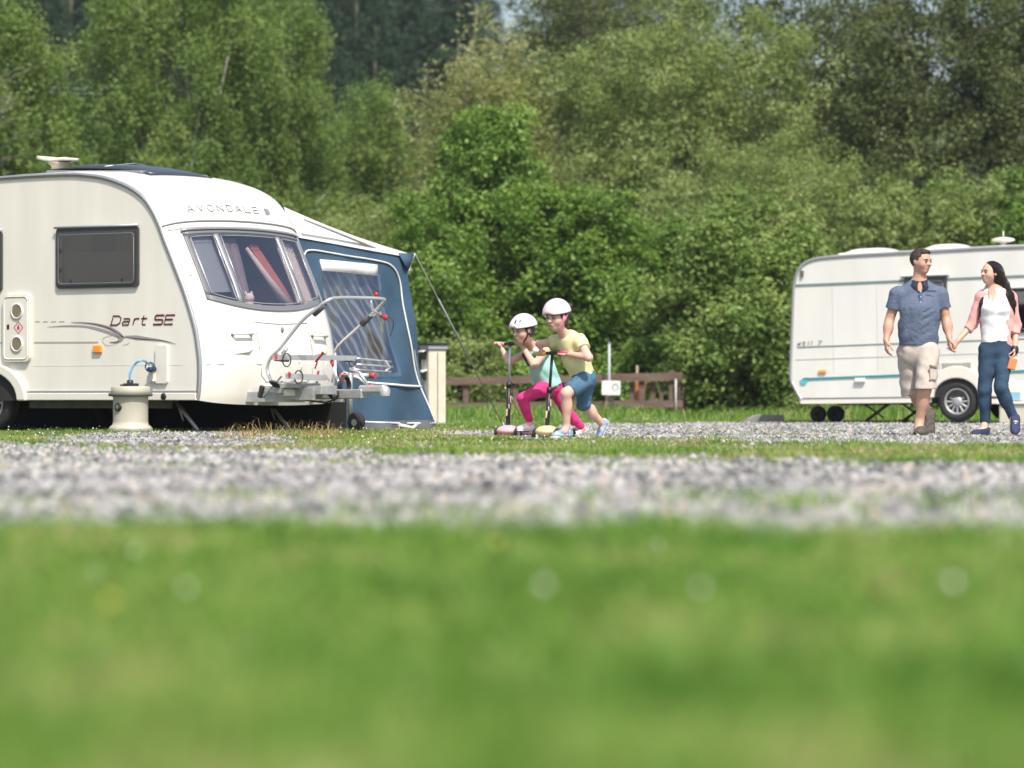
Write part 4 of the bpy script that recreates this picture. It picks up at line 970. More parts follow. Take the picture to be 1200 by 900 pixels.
# side panel: bilinear between four corners with soft creases
A00 = Vector((.42, .0, .03)); A10 = ap(507, 499, 4.45); A01 = ap(343, 274, 2.27); A11 = ap(474, 298, 4.28)
def side_pt(a, b, amp=1.0):
    p = (A00 * (1 - a) + A10 * a) * (1 - b) + (A01 * (1 - a) + A11 * a) * b
    cr = .040 * math.sin(9 * a + 5 * b) * math.sin(3.1 * b) + (.026 * math.sin(23 * (a * .6 - b * .5) + 1) + .012 * math.sin(41 * (a * .7 + b * .25))) * (1 - abs(b) ** 5)
    p = p + Vector((cr * amp, 0, 0)); return p
def inv_side(px, py):
    """panel coordinates (a,b) of a photograph point, by a few Newton steps"""
    a, b = .5, .5
    def proj(p):
        q = o0 + Matrix.Rotation(-TH, 3, 'Z') @ (p + AO); return np.array([600 + F * q.x / q.y, HOR - (q.z - CAMH) * F / q.y])
    for _ in range(12):
        f0 = proj(side_pt(a, b, 0)) - np.array([px, py]); e = 1e-3
        J = np.stack([(proj(side_pt(a + e, b, 0)) - proj(side_pt(a, b, 0))) / e, (proj(side_pt(a, b + e, 0)) - proj(side_pt(a, b, 0))) / e], 1); d = np.linalg.solve(J, f0); a -= d[0]; b -= d[1]
    return (a, b)
# window opening in panel coordinates
wo = [inv_side(*q) for q in ((376, 318), (442, 322), (448, 360), (463, 436), (440, 441), (394, 441), (386, 380))]
def filled_panel(outline, holes, off, name, m, st=.04, par=aw):
    pts = []; edges = []
    for poly in [outline] + holes:
        q = []
        for i in range(len(poly)):
            A, B = Vector(poly[i]), Vector(poly[(i + 1) % len(poly)]); k = max(1, int((B - A).length / st)); q += [A.lerp(B, j / k) for j in range(k)]
        b = len(pts); pts += q; edges += [(b + i, b + (i + 1) % len(q)) for i in range(len(q))]
    for a in np.arange(0, 1, st):
        for b_ in np.arange(0, 1, st): pts.append(Vector((a + .003, b_ + .003)))
    V, E, Fc, *_ = geometry.delaunay_2d_cdt(pts, edges, [], 0, 1e-6)
    def ins(p, poly):
        c = False
        for i in range(len(poly)):
            x1, y1 = poly[i]; x2, y2 = poly[(i + 1) % len(poly)]
            if (y1 > p[1]) != (y2 > p[1]) and p[0] < (x2 - x1) * (p[1] - y1) / (y2 - y1) + x1: c = not c
        return c
    keep = [tuple(f) for f in Fc if ins(sum((V[i] for i in f), Vector((0, 0))) / 3, outline) and not any(ins(sum((V[i] for i in f), Vector((0, 0))) / 3, h) for h in holes)]
    g = MB(); g._add([side_pt(v.x, v.y) + Vector((off, 0, 0)) for v in V], keep, True); return g.build(name, m, par, fix=True)
outline = [(0, .0), (1, 0), (1, .5), (1, 1), (.5, 1), (0, 1)]
filled_panel(outline, [wo], 0, 'side_panel', M_canv)
g = MB(); nn = 22
def edge(pl, t): k = min(len(pl) - 2, int(t * (len(pl) - 1))); f = t * (len(pl) - 1) - k; return (pl[k][0] * (1 - f) + pl[k + 1][0] * f, pl[k][1] * (1 - f) + pl[k + 1][1] * f)
rows = []
for i in range(nn + 1):
    t = i / nn; a_ = edge([(375, 317), (386, 380), (394, 443)], t); b_ = edge([(443, 321), (449, 362), (465, 441)], t); row = []
    for j in range(19):
        q = inv_side(a_[0] + (b_[0] - a_[0]) * j / 18, a_[1] + (b_[1] - a_[1]) * j / 18); w_ = .016 * math.sin(q[0] * 37 + 5 * q[1]) * math.sin(q[1] * 21 - q[0] * 9) + .010 * math.sin(q[0] * 71 + q[1] * 23)
        row.append(side_pt(*q) + Vector((.016 + w_, 0, 0)))
    rows.append(row)
g.grid(rows); g.build('vinyl_window', glassmat('clear_vinyl', (.86, .88, .92), .24, .10), aw)
# curtain inside, in slanting folds; its grey bands also paint in the vinyl's reflections
M_curtain_refl = bpy.data.materials.new('curtain_with_reflections'); M_curtain_refl.use_nodes = True
n_ = M_curtain_refl.node_tree.nodes; L_ = M_curtain_refl.node_tree.links; wv = n_.new('ShaderNodeTexWave'); wv.bands_direction = 'Y'; wv.inputs['Scale'].default_value = 2.4; wv.inputs['Distortion'].default_value = 5.5; wv.inputs['Detail Scale'].default_value = .8
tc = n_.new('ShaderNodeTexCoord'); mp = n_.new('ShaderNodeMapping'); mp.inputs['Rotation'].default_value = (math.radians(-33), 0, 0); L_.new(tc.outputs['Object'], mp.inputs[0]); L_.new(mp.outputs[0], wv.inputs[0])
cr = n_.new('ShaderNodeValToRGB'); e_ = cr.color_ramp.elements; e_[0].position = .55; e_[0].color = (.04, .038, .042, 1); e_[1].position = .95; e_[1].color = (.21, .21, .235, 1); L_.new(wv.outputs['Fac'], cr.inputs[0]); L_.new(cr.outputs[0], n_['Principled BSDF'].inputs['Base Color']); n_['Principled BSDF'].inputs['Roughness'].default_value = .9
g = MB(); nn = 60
g.grid([[side_pt(.12 + .62 * i / nn + .10 * (1 - b_), .20 + .72 * b_, 0) + Vector((-.09 + .012 * math.sin(i * .5 + b_ * 3), 0, 0)) for b_ in np.linspace(0, 1, 14)] for i in range(nn + 1)]); g.build('inner_curtain', M_curtain_refl, aw)
# pale header of the window, piping lines, mud wall, corner peak
g = MB(); q = [inv_side(*p) for p in ((374, 304), (442, 310), (442, 323), (376, 317))]; n = 12
g.grid([[side_pt(*(np.array(q[0]) * (1 - t) + np.array(q[1]) * t)) + Vector((.02, 0, 0)), side_pt(*(np.array(q[3]) * (1 - t) + np.array(q[2]) * t)) + Vector((.02, 0, 0))] for t in np.linspace(0, 1, n)]); g.build('blind_roll', M_canvt, aw, solid=.02)
def pipe(pxs, name='piping', r_=.010, m=M_pipe):
    g = MB(); q = spline([np.array(inv_side(*p)) for p in pxs], 6); g.tube([side_pt(*p) + Vector((.014, 0, 0)) for p in q], r_, 6); return g.build(name, m, aw)
pipe([(357, 300), (364, 293), (400, 299), (440, 305), (458, 312), (469, 330), (474, 360), (479, 390), (486, 420), (494, 450), (502, 480), (508, 498)])
pipe([(432, 448), (450, 450), (470, 452), (496, 453)], r_=.014); pipe([(418, 494), (440, 495), (470, 496), (505, 496)], r_=.012)
g = MB(); g.grid([[side_pt(a, .0) + Vector((.03 + .02 * math.sin(a * 30), 0, -.02)), side_pt(a, .035) + Vector((.02, 0, 0))] for a in np.linspace(.2, 1, 24)]); g.build('mud_wall', mat('mud_wall_grey', (.10, .11, .12), .8), aw)
# roof: from the caravan rail down to the front edge, and the front wall, running back along the caravan
LB = -4.3
g = MB(); n = 20
R0 = Vector((-.32, 0, 2.36)); R1 = A11 + Vector((0, .03, .01)); 
T0 = ap(331, 243, 2.25)
rows = []
for i in range(n + 1):
    t = i / n; a = T0.lerp(R1, t) + Vector((0, 0, -.03 * math.sin(math.pi * t))); b = Vector((LB, a.y, a.z + .03)); rows.append([a.lerp(b, j / 10) + Vector((0, 0, .02 * math.sin(j * 1.3) * math.sin(math.pi * t))) for j in range(11)])
g.grid(rows); g.build('roof', M_canvt, aw)
g = MB(); g.grid([[T0.lerp(R1, t) + Vector((.018, 0, .005 - .03 * math.sin(math.pi * t))), side_pt(t, .985) + Vector((.018, 0, 0))] for t in np.linspace(0, 1, 16)]); g.build('gable', M_canvt, aw)
g = MB(); g.grid([[side_pt(1, b_) * (1 - j / 6) + Vector((LB, side_pt(1, b_).y, side_pt(1, b_).z)) * (j / 6) for j in range(7)] for b_ in np.linspace(0, 1, 10)]); g.build('front_wall', M_canv, aw)
g = MB(); g.grid([[Vector((LB, .0, 2.30 * b_)).lerp(Vector((LB, side_pt(1, b_).y, side_pt(1, b_).z)), j / 4) for j in range(5)] for b_ in (0, .5, 1)]); g.build('rear_panel', M_canv, aw)  # unseen end wall, added to keep light out of the awning
g = MB(); g.box((-2.1, -.05, .19), (5.4, .012, .38)); g.build('shade_skirt', mat('shade_skirt_black', (.015, .016, .018), .9), aw)  # added black strip that darkens the gap under the caravan floor
g = MB(); pk = ap(486, 297, 4.42); g._add([side_pt(.93, 1) + Vector((.02, 0, 0)), pk, side_pt(.985, .90) + Vector((.02, .03, 0)), side_pt(.95, .93) + Vector((.06, 0, 0))], [(0, 1, 3), (3, 1, 2)], True); g.build('corner_flap', M_canv, aw, solid=.006)
g = MB(); g.tube([pk, ap(482, 306, 4.4), side_pt(.985, .90) + Vector((.02, .03, 0))], .010, 6); g.build('flap_piping', M_pipe, aw)
g = MB(); g.tube([side_pt(.98, .02) + Vector((-.05, -.03, 0)), side_pt(.97, .98) + Vector((-.05, -.03, 0))], .014, 8); g.tube([Vector((-.1, .1, 2.3)), side_pt(.97, .98) + Vector((-.05, -.03, 0))], .014, 8); g.build('awning_pole', M_alu, aw)
g = MB(); g.tube([side_pt(.62, .02) + Vector((.05, 0, -.02)), side_pt(.70, 0) + Vector((.12, 0, -.015)), side_pt(.80, .01) + Vector((.07, 0, 0))], .02, 8); g.build('ground_bar', M_pipe, aw)
# guy rope with its slider
gr = tag(empty('guy_rope', car_w(*(pk + AO))), 'thin grey guy rope slanting from the awning corner to the grass', 'rope')
e1 = gnd(590, 47.0); e1.z = .02; s0_ = Vector(gr.location)
g = MB(); g.tube([Vector((0, 0, 0)), e1 - s0_], .007, 6); g.build('cord', mat('grey_cord', (.30, .31, .32), .7), gr)
mid = (e1 - s0_); g = MB(); g.tube([mid * .25, mid * .62], .012, 6); g.build('webbing', mat('webbing_grey', (.38, .39, .41), .7), gr)
g = MB(); g.tube([e1 - s0_ + Vector((-.02, 0, .05)), e1 - s0_ + Vector((.04, 0, -.06))], .012, 6); g.build('peg', M_steel, gr)
# ================================================================== WATER CONTAINER, HOOK-UP POST, FENCE, SIGN
b0 = gnd(153, 39.3)
ct = tag(empty('water_container', b0, -TH), 'beige upright water barrel with black side cap below the red lettering', 'container')
M_bar = mat('barrel_beige', (.43, .41, .335), .45, var=.06, vscale=5, bump=.1, bscale=50)
g = MB(); g.lathe([(.001, .025), (.20, .025), (.222, .03), (.224, .05), (.205, .072), (.186, .085), (.180, .12), (.180, .36), (.184, .375), (.20, .385)], (0, 0, 0), 40); g.build('barrel', M_bar, ct)
g = MB(); g.lathe([(.001, .002), (.218, .002), (.230, .012), (.227, .045), (.001, .046)], (0, 0, 0), 40); g.build('base_ring', mat('barrel_base_grey', (.20, .20, .18), .7, var=.2), ct)
g = MB(); g.lathe([(.19, .374), (.224, .378), (.228, .405), (.203, .414)], (0, 0, 0), 40); g.build('shoulder_ring', mat('ring_grey', (.10, .105, .095), .6), ct)
g = MB(); g.lathe([(.20, .408), (.203, .415), (.200, .468), (.188, .478), (.001, .480)], (0, 0, 0), 40)
g.build('lid', M_bar, ct)
g = MB(); R_ = Matrix.Rotation(.28, 3, 'Z') if False else None
pc = Vector((-.13 * 1.0, -.165 + .03, .265)); q_ = Vector((math.cos(math.radians(-92)), math.sin(math.radians(-92)), 0)); RR = q_.to_track_quat('Z', 'Y').to_matrix()
g.lathe([(.044, -.02), (.044, .012), (.036, .016), (.001, .016)], q_ * .178 + Vector((0, 0, .265)), 20, 'Z', RR); cp = g.build('side_cap', M_black, ct)
g = MB(); g.box(q_ * .197 + Vector((0, 0, .265)), (.01, .05, .012), RR, bev=.003); g.box(q_ * .197 + Vector((0, 0, .265)), (.05, .01, .012), RR, bev=.003); g.build('cap_grip', M_trim, cp)
g = MB(); g.box((.03, -.03, .492), (.15, .09, .035), bev=.008); g.build('pump_plate', M_black, ct)
g = MB(); g.lathe([(.034, .50), (.034, .535), (.02, .545), (.001, .545)], (.02, -.03, 0), 16); g.build('pump_cap', M_black, ct)
g = MB(); g.lathe([(.018, .48), (.018, .50), (.001, .50)], (-.09, -.03, 0), 12); g.build('filler_cap', M_black, ct)
ho = tag(empty('water_hose', b0 + Vector((0, 0, .53)), -TH), 'curled pale blue water hose from the barrel pump to the inlet of the left caravan', 'hose')
g = MB(); inl = car_of_px(179, 430, -.06); iw = car_w(*inl) - (b0 + Vector((0, 0, .53))); iv = Matrix.Rotation(TH, 3, 'Z') @ iw
g.tube(spline([(.02, -.03, 0), (.03, -.04, .08), (.07, -.02, .17), (.14, .02, .215), tuple(iv + Vector((-.02, -.03, .03)))], 7), .0125, 9); g.build('tube', mat('hose_blue', (.16, .42, .72), .35), ho)
g = MB(); c_ = iv + Vector((0, -.02, 0)); g.tube([c_ + Vector((.012 * math.sin(a), -.012 - .004 * a, .045)) * 1 + Vector((.045 * math.sin(a), 0, .045 * math.cos(a) - .045)) for a in np.linspace(0, 9, 26)], .008, 6); g.tube([c_ + Vector((0, .05, -.02)), c_ + Vector((0, -.04, -.03))], .028, 12); g.build('inlet_plug', mat('plug_navy', (.03, .07, .14), .5), ho)

hp = tag(empty('hookup_post', gnd(508, 51.5), math.radians(-62)), 'cream electric hook-up post with grey cap beside the awning corner', 'post')
M_post = mat('post_cream', (.68, .64, .54), .6, col2=(.55, .49, .38), vscale=4, bump=.15, bscale=30)
g = MB(); g.box((0, 0, .51), (.24, .26, 1.02), bev=.012); g.build('post_body', M_post, hp)
g = MB(); g.box((0, 0, 1.045), (.29, .30, .07), bev=.01); g.build('cap_block', mat('cap_grey', (.28, .31, .32), .6), hp)
g = MB(); g.box((0, 0, 1.092), (.34, .35, .022), bev=.006); g.build('cap', mat('cap_black', (.03, .035, .04), .6), hp)
g = MB(); g.box((.123, .0, .5), (.006, .012, .95)); g.build('seam', M_trim, hp)
for z_ in (.93, .66):
    g = MB(); g.box((-.135 + .0, .0, z_), (.05, .11, .10), bev=.008); sk = g.build('socket', M_black, hp)
    g = MB(); g.box((-.15, 0, z_ + .065), (.09, .14, .02), Matrix.Rotation(-.35, 3, 'Y'), bev=.005); g.build('socket_hood', M_gel2, sk)
    g = MB(); g.box((0.0, -.145, z_), (.11, .04, .10), bev=.008); sk = g.build('socket', M_black, hp)
    g = MB(); g.box((0, -.16, z_ + .065), (.14, .09, .02), Matrix.Rotation(.35, 3, 'X'), bev=.005); g.build('socket_hood', M_gel2, sk)
g = MB(); g.tube(spline([(.0, -.17, .62), (.03, -.20, .50), (.06, -.16, .42), (.10, -.15, .36)], 5), .008, 6); g.build('cable', mat('cable_tan', (.30, .20, .14), .6), hp)

M_wood = mat('fence_wood', (.085, .055, .040), .9, col2=(.165, .12, .095), vscale=6, bump=.5, bscale=20, stretch=(.4, 4, 4))
FD = 68.0
def fpos(px, py): return at(px, py, FD)
fe = tag(empty('rail_fence', gnd(520, FD)), 'low brown post and rail fence behind the children with a slatted end', 'fence'); fo = Vector(fe.location)
def rail(p0, p1, h=.14, t=.04, name='rail', par=fe, o=fo, m=M_wood):
    d = p1 - p0; R = d.to_track_quat('X', 'Z').to_matrix(); g = MB(); n = max(1, int(d.length / .7)); r = random.Random(int(p0.x * 100)); rows = []
    for i in range(n + 1):
        c = p0 - o + d * i / n + Vector((0, 0, (r.random() - .5) * .012)); hh = h * (.95 + .1 * r.random())
        rows.append([c + R @ Vector((0, a * t / 2, b * hh / 2)) for a, b in ((-1, -1), (-1, 1), (1, 1), (1, -1), (-1, -1))])
    g.grid(rows, False); g._add(rows[0][:4], [(0, 1, 2, 3)]); g._add(rows[-1][:4], [(3, 2, 1, 0)])
    return g.build(name, m, par)
posts = [500, 546, 604, 660, 713, 752, 787]
for a, b in zip([488] + posts[1::2], posts[1::2] + [800]):
    rail(fpos(a, 447 - (a - 525) * .022), fpos(b, 447 - (b - 525) * .022)); rail(fpos(a, 476.5 - (a - 525) * .012), fpos(b, 476.5 - (b - 525) * .012), .13)
for i, p in enumerate(posts):
    c = gnd(p, FD + .09) - fo; top = .74 if i < 6 else .86; g = MB(); g.box(c + Vector((0, 0, top / 2)), (.11, .10, top), bev=.01); g.build('post', M_wood, fe)
for p, w_ in ((740, .08), (765, .09), (775, .07)):
    c = gnd(p, FD + .14) - fo; g = MB(); g.box(c + Vector((0, 0, .40)), (w_, .025, .62), Matrix.Rotation(.03, 3, 'Y'), bev=.004); g.build('slat', M_wood, fe)
e0 = fpos(794, 445); e2 = e0 + Vector((.35, 2.4, .03)); rail(e0, e2); e1_ = fpos(794, 473); rail(e1_, e1_ + Vector((.35, 2.4, .02)), .11)
for t in (.12, .35, .6, .85): c = e0.lerp(e2, t) - fo; g = MB(); g.box((c.x, c.y, .38), (.03, .10, .60), Matrix.Rotation(-.1, 3, 'Z'), bev=.004); g.build('slat', M_wood, fe)
g = MB(); c = gnd(792, FD - .06) - fo; g.tube([c, c + Vector((0, 0, .70))], .018, 8); g.build('corner_stake', mat('stake_grey', (.48, .48, .46), .7), fe)
lb = tag(empty('orange_hoop', gnd(757, FD + .25)), 'faded orange curved hoop hanging inside the fence by its slatted end', 'hoop')
g = MB(); g.tube([Vector((-.02 - .14 * math.cos(a), .10 * math.cos(a), .42 + .28 * math.sin(a))) for a in np.linspace(-1.35, 1.35, 16)], .052, 10); g.build('hoop_arc', mat('faded_orange', (.62, .20, .10), .6, var=.15), lb)
g = MB(); g.tube([Vector((.06 - .10 * math.cos(a), .10, .42 + .28 * math.sin(a))) for a in np.linspace(-1.35, 1.35, 16)], .03, 8); g.build('inner_hoop', mat('hoop_brown', (.28, .13, .08), .7), lb)
sg = tag(empty('sign', gnd(716, FD - .5)), 'small square white sign with a dark ring on a short post by the fence', 'sign')
g = MB(); g.box((0, .03, .20), (.09, .08, .40), bev=.008); g.build('sign_post', mat('sign_post_dark', (.05, .04, .035), .8), sg)
M_signw = mat('sign_white', (.74, .76, .70), .5)
g = MB(); g.box((0, -.03, .545), (.325, .02, .25), Matrix.Rotation(.02, 3, 'Y'), bev=.004); pl = g.build('sign_plate', M_signw, sg)
g = MB()
for a0, a1, r1, r0 in ((0, 360, .068, .050),):
    n = 28; R1 = [(.075 + r1 * math.cos(math.radians(a0 + (a1 - a0) * i / n)) * .85, -.0425, .555 + r1 * math.sin(math.radians(a0 + (a1 - a0) * i / n))) for i in range(n + 1)]
    R0_ = [(.075 + r0 * math.cos(math.radians(a0 + (a1 - a0) * i / n)) * .75, -.0425, .550 + r0 * math.sin(math.radians(a0 + (a1 - a0) * i / n))) for i in range(n + 1)]
    g.grid([[a, b] for a, b in zip(R1, R0_)], False)
g.build('printed_ring', mat('sign_print', (.13, .17, .18), .6), pl)
g = MB(); g.box((-.07, -.042, .585), (.10, .002, .010)); g.box((-.07, -.042, .55), (.08, .002, .008)); g.build('printed_line', mat('sign_faint_print', (.50, .54, .52), .6), pl)
gp = tag(empty('marker_pole', gnd(714, FD - .3)), 'thin pale grey upright pole rising above the small white sign', 'pole')
g = MB(); g.tube([(0, 0, 0), (0, 0, 1.34)], .021, 8); g.build('shaft', mat('pole_grey', (.42, .46, .48), .5), gp)
g = MB(); g.tube([(0, 0, 1.33), (0, 0, 1.36)], .024, 8); g.build('cap', M_trim, gp)
sp = tag(empty('wooden_stake', gnd(746, FD + .6)), 'short weathered stake poking above the fence rail by the orange hoop', 'stake')
g = MB(); g.tube([(0, 0, 0), (.01, 0, .95)], [.03, .022], 7); g.build('stake_shaft', mat('stake_wood', (.30, .24, .17), .9), sp)

# ================================================================== RIGHT CARAVAN
TH2 = math.radians(27); O2 = Vector((4.13, 55.1, 0)); TILT = .019
M_side2 = mat('caravan_side_pale', (.66, .66, .615), .42, var=.05, vscale=1.2, stretch=(2.5, 1, .5), coat=.1)
M_teal = mat('teal_stripe', (.02, .24, .28), .45); M_tealg = mat('slate_strip', (.16, .22, .23), .5)
c2 = tag(empty('caravan', O2, 0), 'pale grey caravan with a thin teal stripe behind the man and woman', 'caravan', 'caravans')
c2.rotation_euler = (Matrix.Rotation(-TH2, 3, 'Z') @ Matrix.Rotation(-TILT, 3, 'Y')).to_euler()
def c2p(px, py, v=0):
    B = Vector((O2.x + math.sin(TH2) * v, O2.y + math.cos(TH2) * v)); k = (px - 600) / F
    u = (k * B.y - B.x) / (math.cos(TH2) + k * math.sin(TH2)); D = B.y - u * math.sin(TH2); return (u, CAMH + (HOR - py) / F * D - TILT * u)
def c2w(x, y, z): return O2 + Matrix.Rotation(-TH2, 3, 'Z') @ (Matrix.Rotation(-TILT, 3, 'Y') @ Vector((x, y, z)))
pr = [c2p(*q) for q in ((939, 469), (930, 452), (927, 440), (929, 400), (932, 345), (934, 330), (938, 317), (946, 308), (958, 303), (975, 300.5), (1010, 298))]
zr = pr[-1][1]; pr = [tuple(p) for p in spline(pr, 4)] + [(3.0, zr + .03), (4.6, zr + .02), (5.2, zr - .06), (5.5, zr - .35), (5.62, 1.2), (5.55, .33)]
h1 = (c2p(1063, 325)[0], c2p(1090, 376)[1], c2p(1113, 325)[0], c2p(1113, 322.5)[1]); h2 = (c2p(1187.5, 340)[0], c2p(1190, 390)[1], c2p(1187.5, 340)[0] + 1.1, c2p(1190, 338)[1])
hole = lambda h: rrect(h[0] + .04, h[1] + .04, h[2] - .04, h[3] - .05, .04)
filled([pr, hole(h1), hole(h2)], 0, .02).build('side_wall', M_side2, c2); filled([pr], 2.18, .02).build('side_wall', M_side2, c2)
def shell2(i0, i1, name, m):
    g = MB(); rows = []
    for i in range(i0, i1 + 1):
        p = np.array(pr[i]); a = np.array(pr[max(0, i - 1)]); b = np.array(pr[min(len(pr) - 1, i + 1)]); t = (b - a) / np.linalg.norm(b - a); n = np.array([-t[1], t[0]])
        rows.append([Vector((p[0] + n[0] * .07 * (1 - (j / 6 - 1) ** 4), .002 + 2.196 * j / 12, p[1] + n[1] * .05 * (1 - (j / 6 - 1) ** 4))) for j in range(13)])
    g.grid(rows); return g.build(name, m, c2)
k_ = next(i for i, p in enumerate(pr) if p[0] > .6)
shell2(0, k_, 'end_panel', M_gel); shell2(k_, len(pr) - 4, 'roof', M_gel); shell2(len(pr) - 4, len(pr) - 1, 'end_panel', M_gel)
g = MB(); g.box((2.8, 1.1, .36), (5.3, 2.1, .05)); g.build('floor_pan', M_under, c2)
g = MB(); rows = []
for i in range(len(pr)):
    p = np.array(pr[i]); a = np.array(pr[max(0, i - 1)]); b = np.array(pr[min(len(pr) - 1, i + 1)]); t = (b - a) / np.linalg.norm(b - a); n = np.array([-t[1], t[0]])
    rows.append([Vector((p[0] + n[0] * o_, y_, p[1] + n[1] * o_)) for o_, y_ in ((-.03, -.004), (-.028, -.018), (.012, -.018), (.014, .03))])
g.grid(rows); g.build('corner_rail', M_alu, c2)
def strip2(pa, pb, h, m, name, pr_=.006):
    a, b = c2p(*pa), c2p(*pb); g = MB(); g.prism([(a[0], a[1] - h / 2), (b[0], b[1] - h / 2), (b[0], b[1] + h / 2), (a[0], a[1] + h / 2)], -pr_, -.0005); return g.build(name, m, c2)
strip2((935, 334.3), (1230, 322.0), .028, M_tealg, 'upper_strip', .012); strip2((936, 407), (1230, 396), .018, M_tealg, 'waist_strip', .006); strip2((934, 421.5), (1230, 411.5), .010, mat('faint_strip', (.45, .46, .45), .5), 'lower_strip', .005)
strip2((942, 444.2), (1084, 438.6), .028, M_teal, 'teal_strip', .014); strip2((1155, 436.5), (1230, 433.5), .028, M_teal, 'teal_strip', .014)
e_ = c2p(942, 445.2); g = MB(); g.prism([(e_[0] - .03, e_[1] - .07), (e_[0] + .03, e_[1] - .07), (e_[0] + .12, e_[1] + .03), (e_[0] + .04, e_[1] + .035), (e_[0] - .05, e_[1] - .01)], -.013, -.0005); g.build('strip_end', mat('teal_pale', (.10, .42, .48), .4), c2)
strip2((938, 467.2), (1090, 465.4), .020, M_trim, 'belt_rail', .016); strip2((1152, 465), (1230, 463.6), .020, M_trim, 'belt_rail', .016)
a, b = c2p(938, 470.4), c2p(1092, 468.8)
g = MB(); g.prism([(a[0] + .02, a[1] - .035), (b[0], b[1] - .035), (b[0], b[1] + .035), (a[0] - .02, a[1] + .035)], -.012, .03); g.build('skirt', M_gel2, c2)
a, b = c2p(1152, 470.4), c2p(1260, 468.8); g = MB(); g.prism([(a[0], a[1] - .035), (b[0] + .6, b[1] - .035), (b[0] + .6, b[1] + .035), (a[0], a[1] + .035)], -.012, .03); g.build('skirt', M_gel2, c2)
def win2(h): return side_window(*h, v=0, sg=-1, par=c2, mo=M_acryl, name='window', blinds=False, fr=M_frame)
win2(h1); win2(h2)
g = MB(); 
for h in (h1, h2): g.box(((h[0] + h[2]) / 2, -.03, h[3] + .015), (h[2] - h[0] + .08, .06, .035), bev=.01)
g.build('awning_strip', M_gel, c2)
g = MB(); g.box((2.6, 1.2, 1.3), (5, .02, 1.8)); g.build('inner_partition', M_inside, c2)
for px_ in (978, 1030, 1075):
    q = c2p(px_, 380); g = MB(); g.box((q[0], -.001, 1.35), (.006, .003, 1.3)); g.build('panel_joint', bpy.data.materials['faint_strip'], c2)
q = c2p(965, 435.4); g = MB(); g.box((q[0], -.015, q[1]), (.12, .03, .045), bev=.008); g.build('side_marker', M_orange, c2)
q = c2p(1009.5, 445.5); g = MB(); g.box((q[0], -.025, q[1]), (.16, .05, .06), bev=.01); g.build('awning_light', M_gel, c2)
q = c2p(943.5, 320.5); g = MB(); g.box((q[0], -.02, q[1]), (.05, .04, .09), bev=.01); g.build('marker_lamp', mat('lamp_dark', (.12, .10, .09), .3), c2)
a = c2p(1103, 438); b = c2p(1141, 423); 
gl = filled([[(a[0], a[1]), (b[0], a[1] + .02), (b[0], b[1]), (a[0], b[1] - .0)], [(a[0] + .025, a[1] + .03), (b[0] - .025, a[1] + .045), (b[0] - .025, b[1] - .025), (a[0] + .025, b[1] - .025)]], -.014, .013).build('fridge_vent', M_gel, c2)
for k in range(7):
    z_ = a[1] + .045 + k * (b[1] - a[1] - .07) / 6.5; g = MB(); g.box(((a[0] + b[0]) / 2, -.008, z_), (b[0] - a[0] - .06, .012, .010), Matrix.Rotation(.4, 3, 'X')); g.build('louvre', mat('louvre_grey', (.50, .50, .46), .5) if k == 0 else bpy.data.materials['louvre_grey'], gl)
wq = c2p(1122, 475.5); wx = wq[0]; 
ring_o = [(wx + .45 * math.cos(math.radians(a_)), .33 + .44 * math.sin(math.radians(a_))) for a_ in range(0, 181, 10)]; ring_i = [(wx + .335 * math.cos(math.radians(a_)), .33 + .27 * math.sin(math.radians(a_))) for a_ in range(180, -1, -10)]
g = MB(); g.prism(ring_o + ring_i, -.05, .03); g.build('wheel_arch', M_gel2, c2, bevel=.012)
g = MB(); g.prism([(wx + .335 * math.cos(math.radians(a_)), .33 + .27 * math.sin(math.radians(a_))) for a_ in range(0, 181, 10)], -.008, -.004); g.build('arch_liner', M_under, c2)
tz = c2p(1122, 475.5)[1] - .0
wheel(c2, (wx, .07, .27), R=.285, rimr=.185, spokes=12); wheel(c2, (wx, 2.1, .27), R=.285, rimr=.185, outward=1, spokes=12)
for q_ in ((1.0, .3), (4.6, .3)):
    for y_ in (.35, 1.85):
        g = MB(); g.tube([(q_[0] + .35, y_, .34), (q_[0] - .12, y_, .02)], .022, 6); g.tube([(q_[0] - .25, y_, .34), (q_[0] + .15, y_, .06)], .016, 6); g.box((q_[0] - .12, y_, .015), (.14, .1, .02)); g.build('steady_leg', M_black, c2)
g = MB(); g.box((1.6, .5, .30), (2.4, .05, .09)); g.box((1.6, 1.7, .30), (2.4, .05, .09)); g.build('chassis_rail', M_black, c2)
g = MB(); g.box((-.35, .75, .34), (1.0, .05, .09), Matrix.Rotation(-.38, 3, 'Z')); g.box((-.35, 1.45, .34), (1.0, .05, .09), Matrix.Rotation(.38, 3, 'Z')); g.build('drawbar', M_black, c2) if False else None
for k, (x_, y_) in enumerate(((.06, .55), (.30, .60), (.16, 1.0))):
    g = MB(); g.lathe([(.04, -.04), (.105, -.04), (.12, -.025), (.12, .025), (.105, .04), (.04, .04)], (x_, y_, .13), 22, 'Y'); mw = g.build('mover_roller', M_blackr, c2)
    g = MB(); g.lathe([(.041, -.042), (.001, -.042)], (x_, y_, .13), 12, 'Y'); g.build('wheel_hub', M_under, mw)
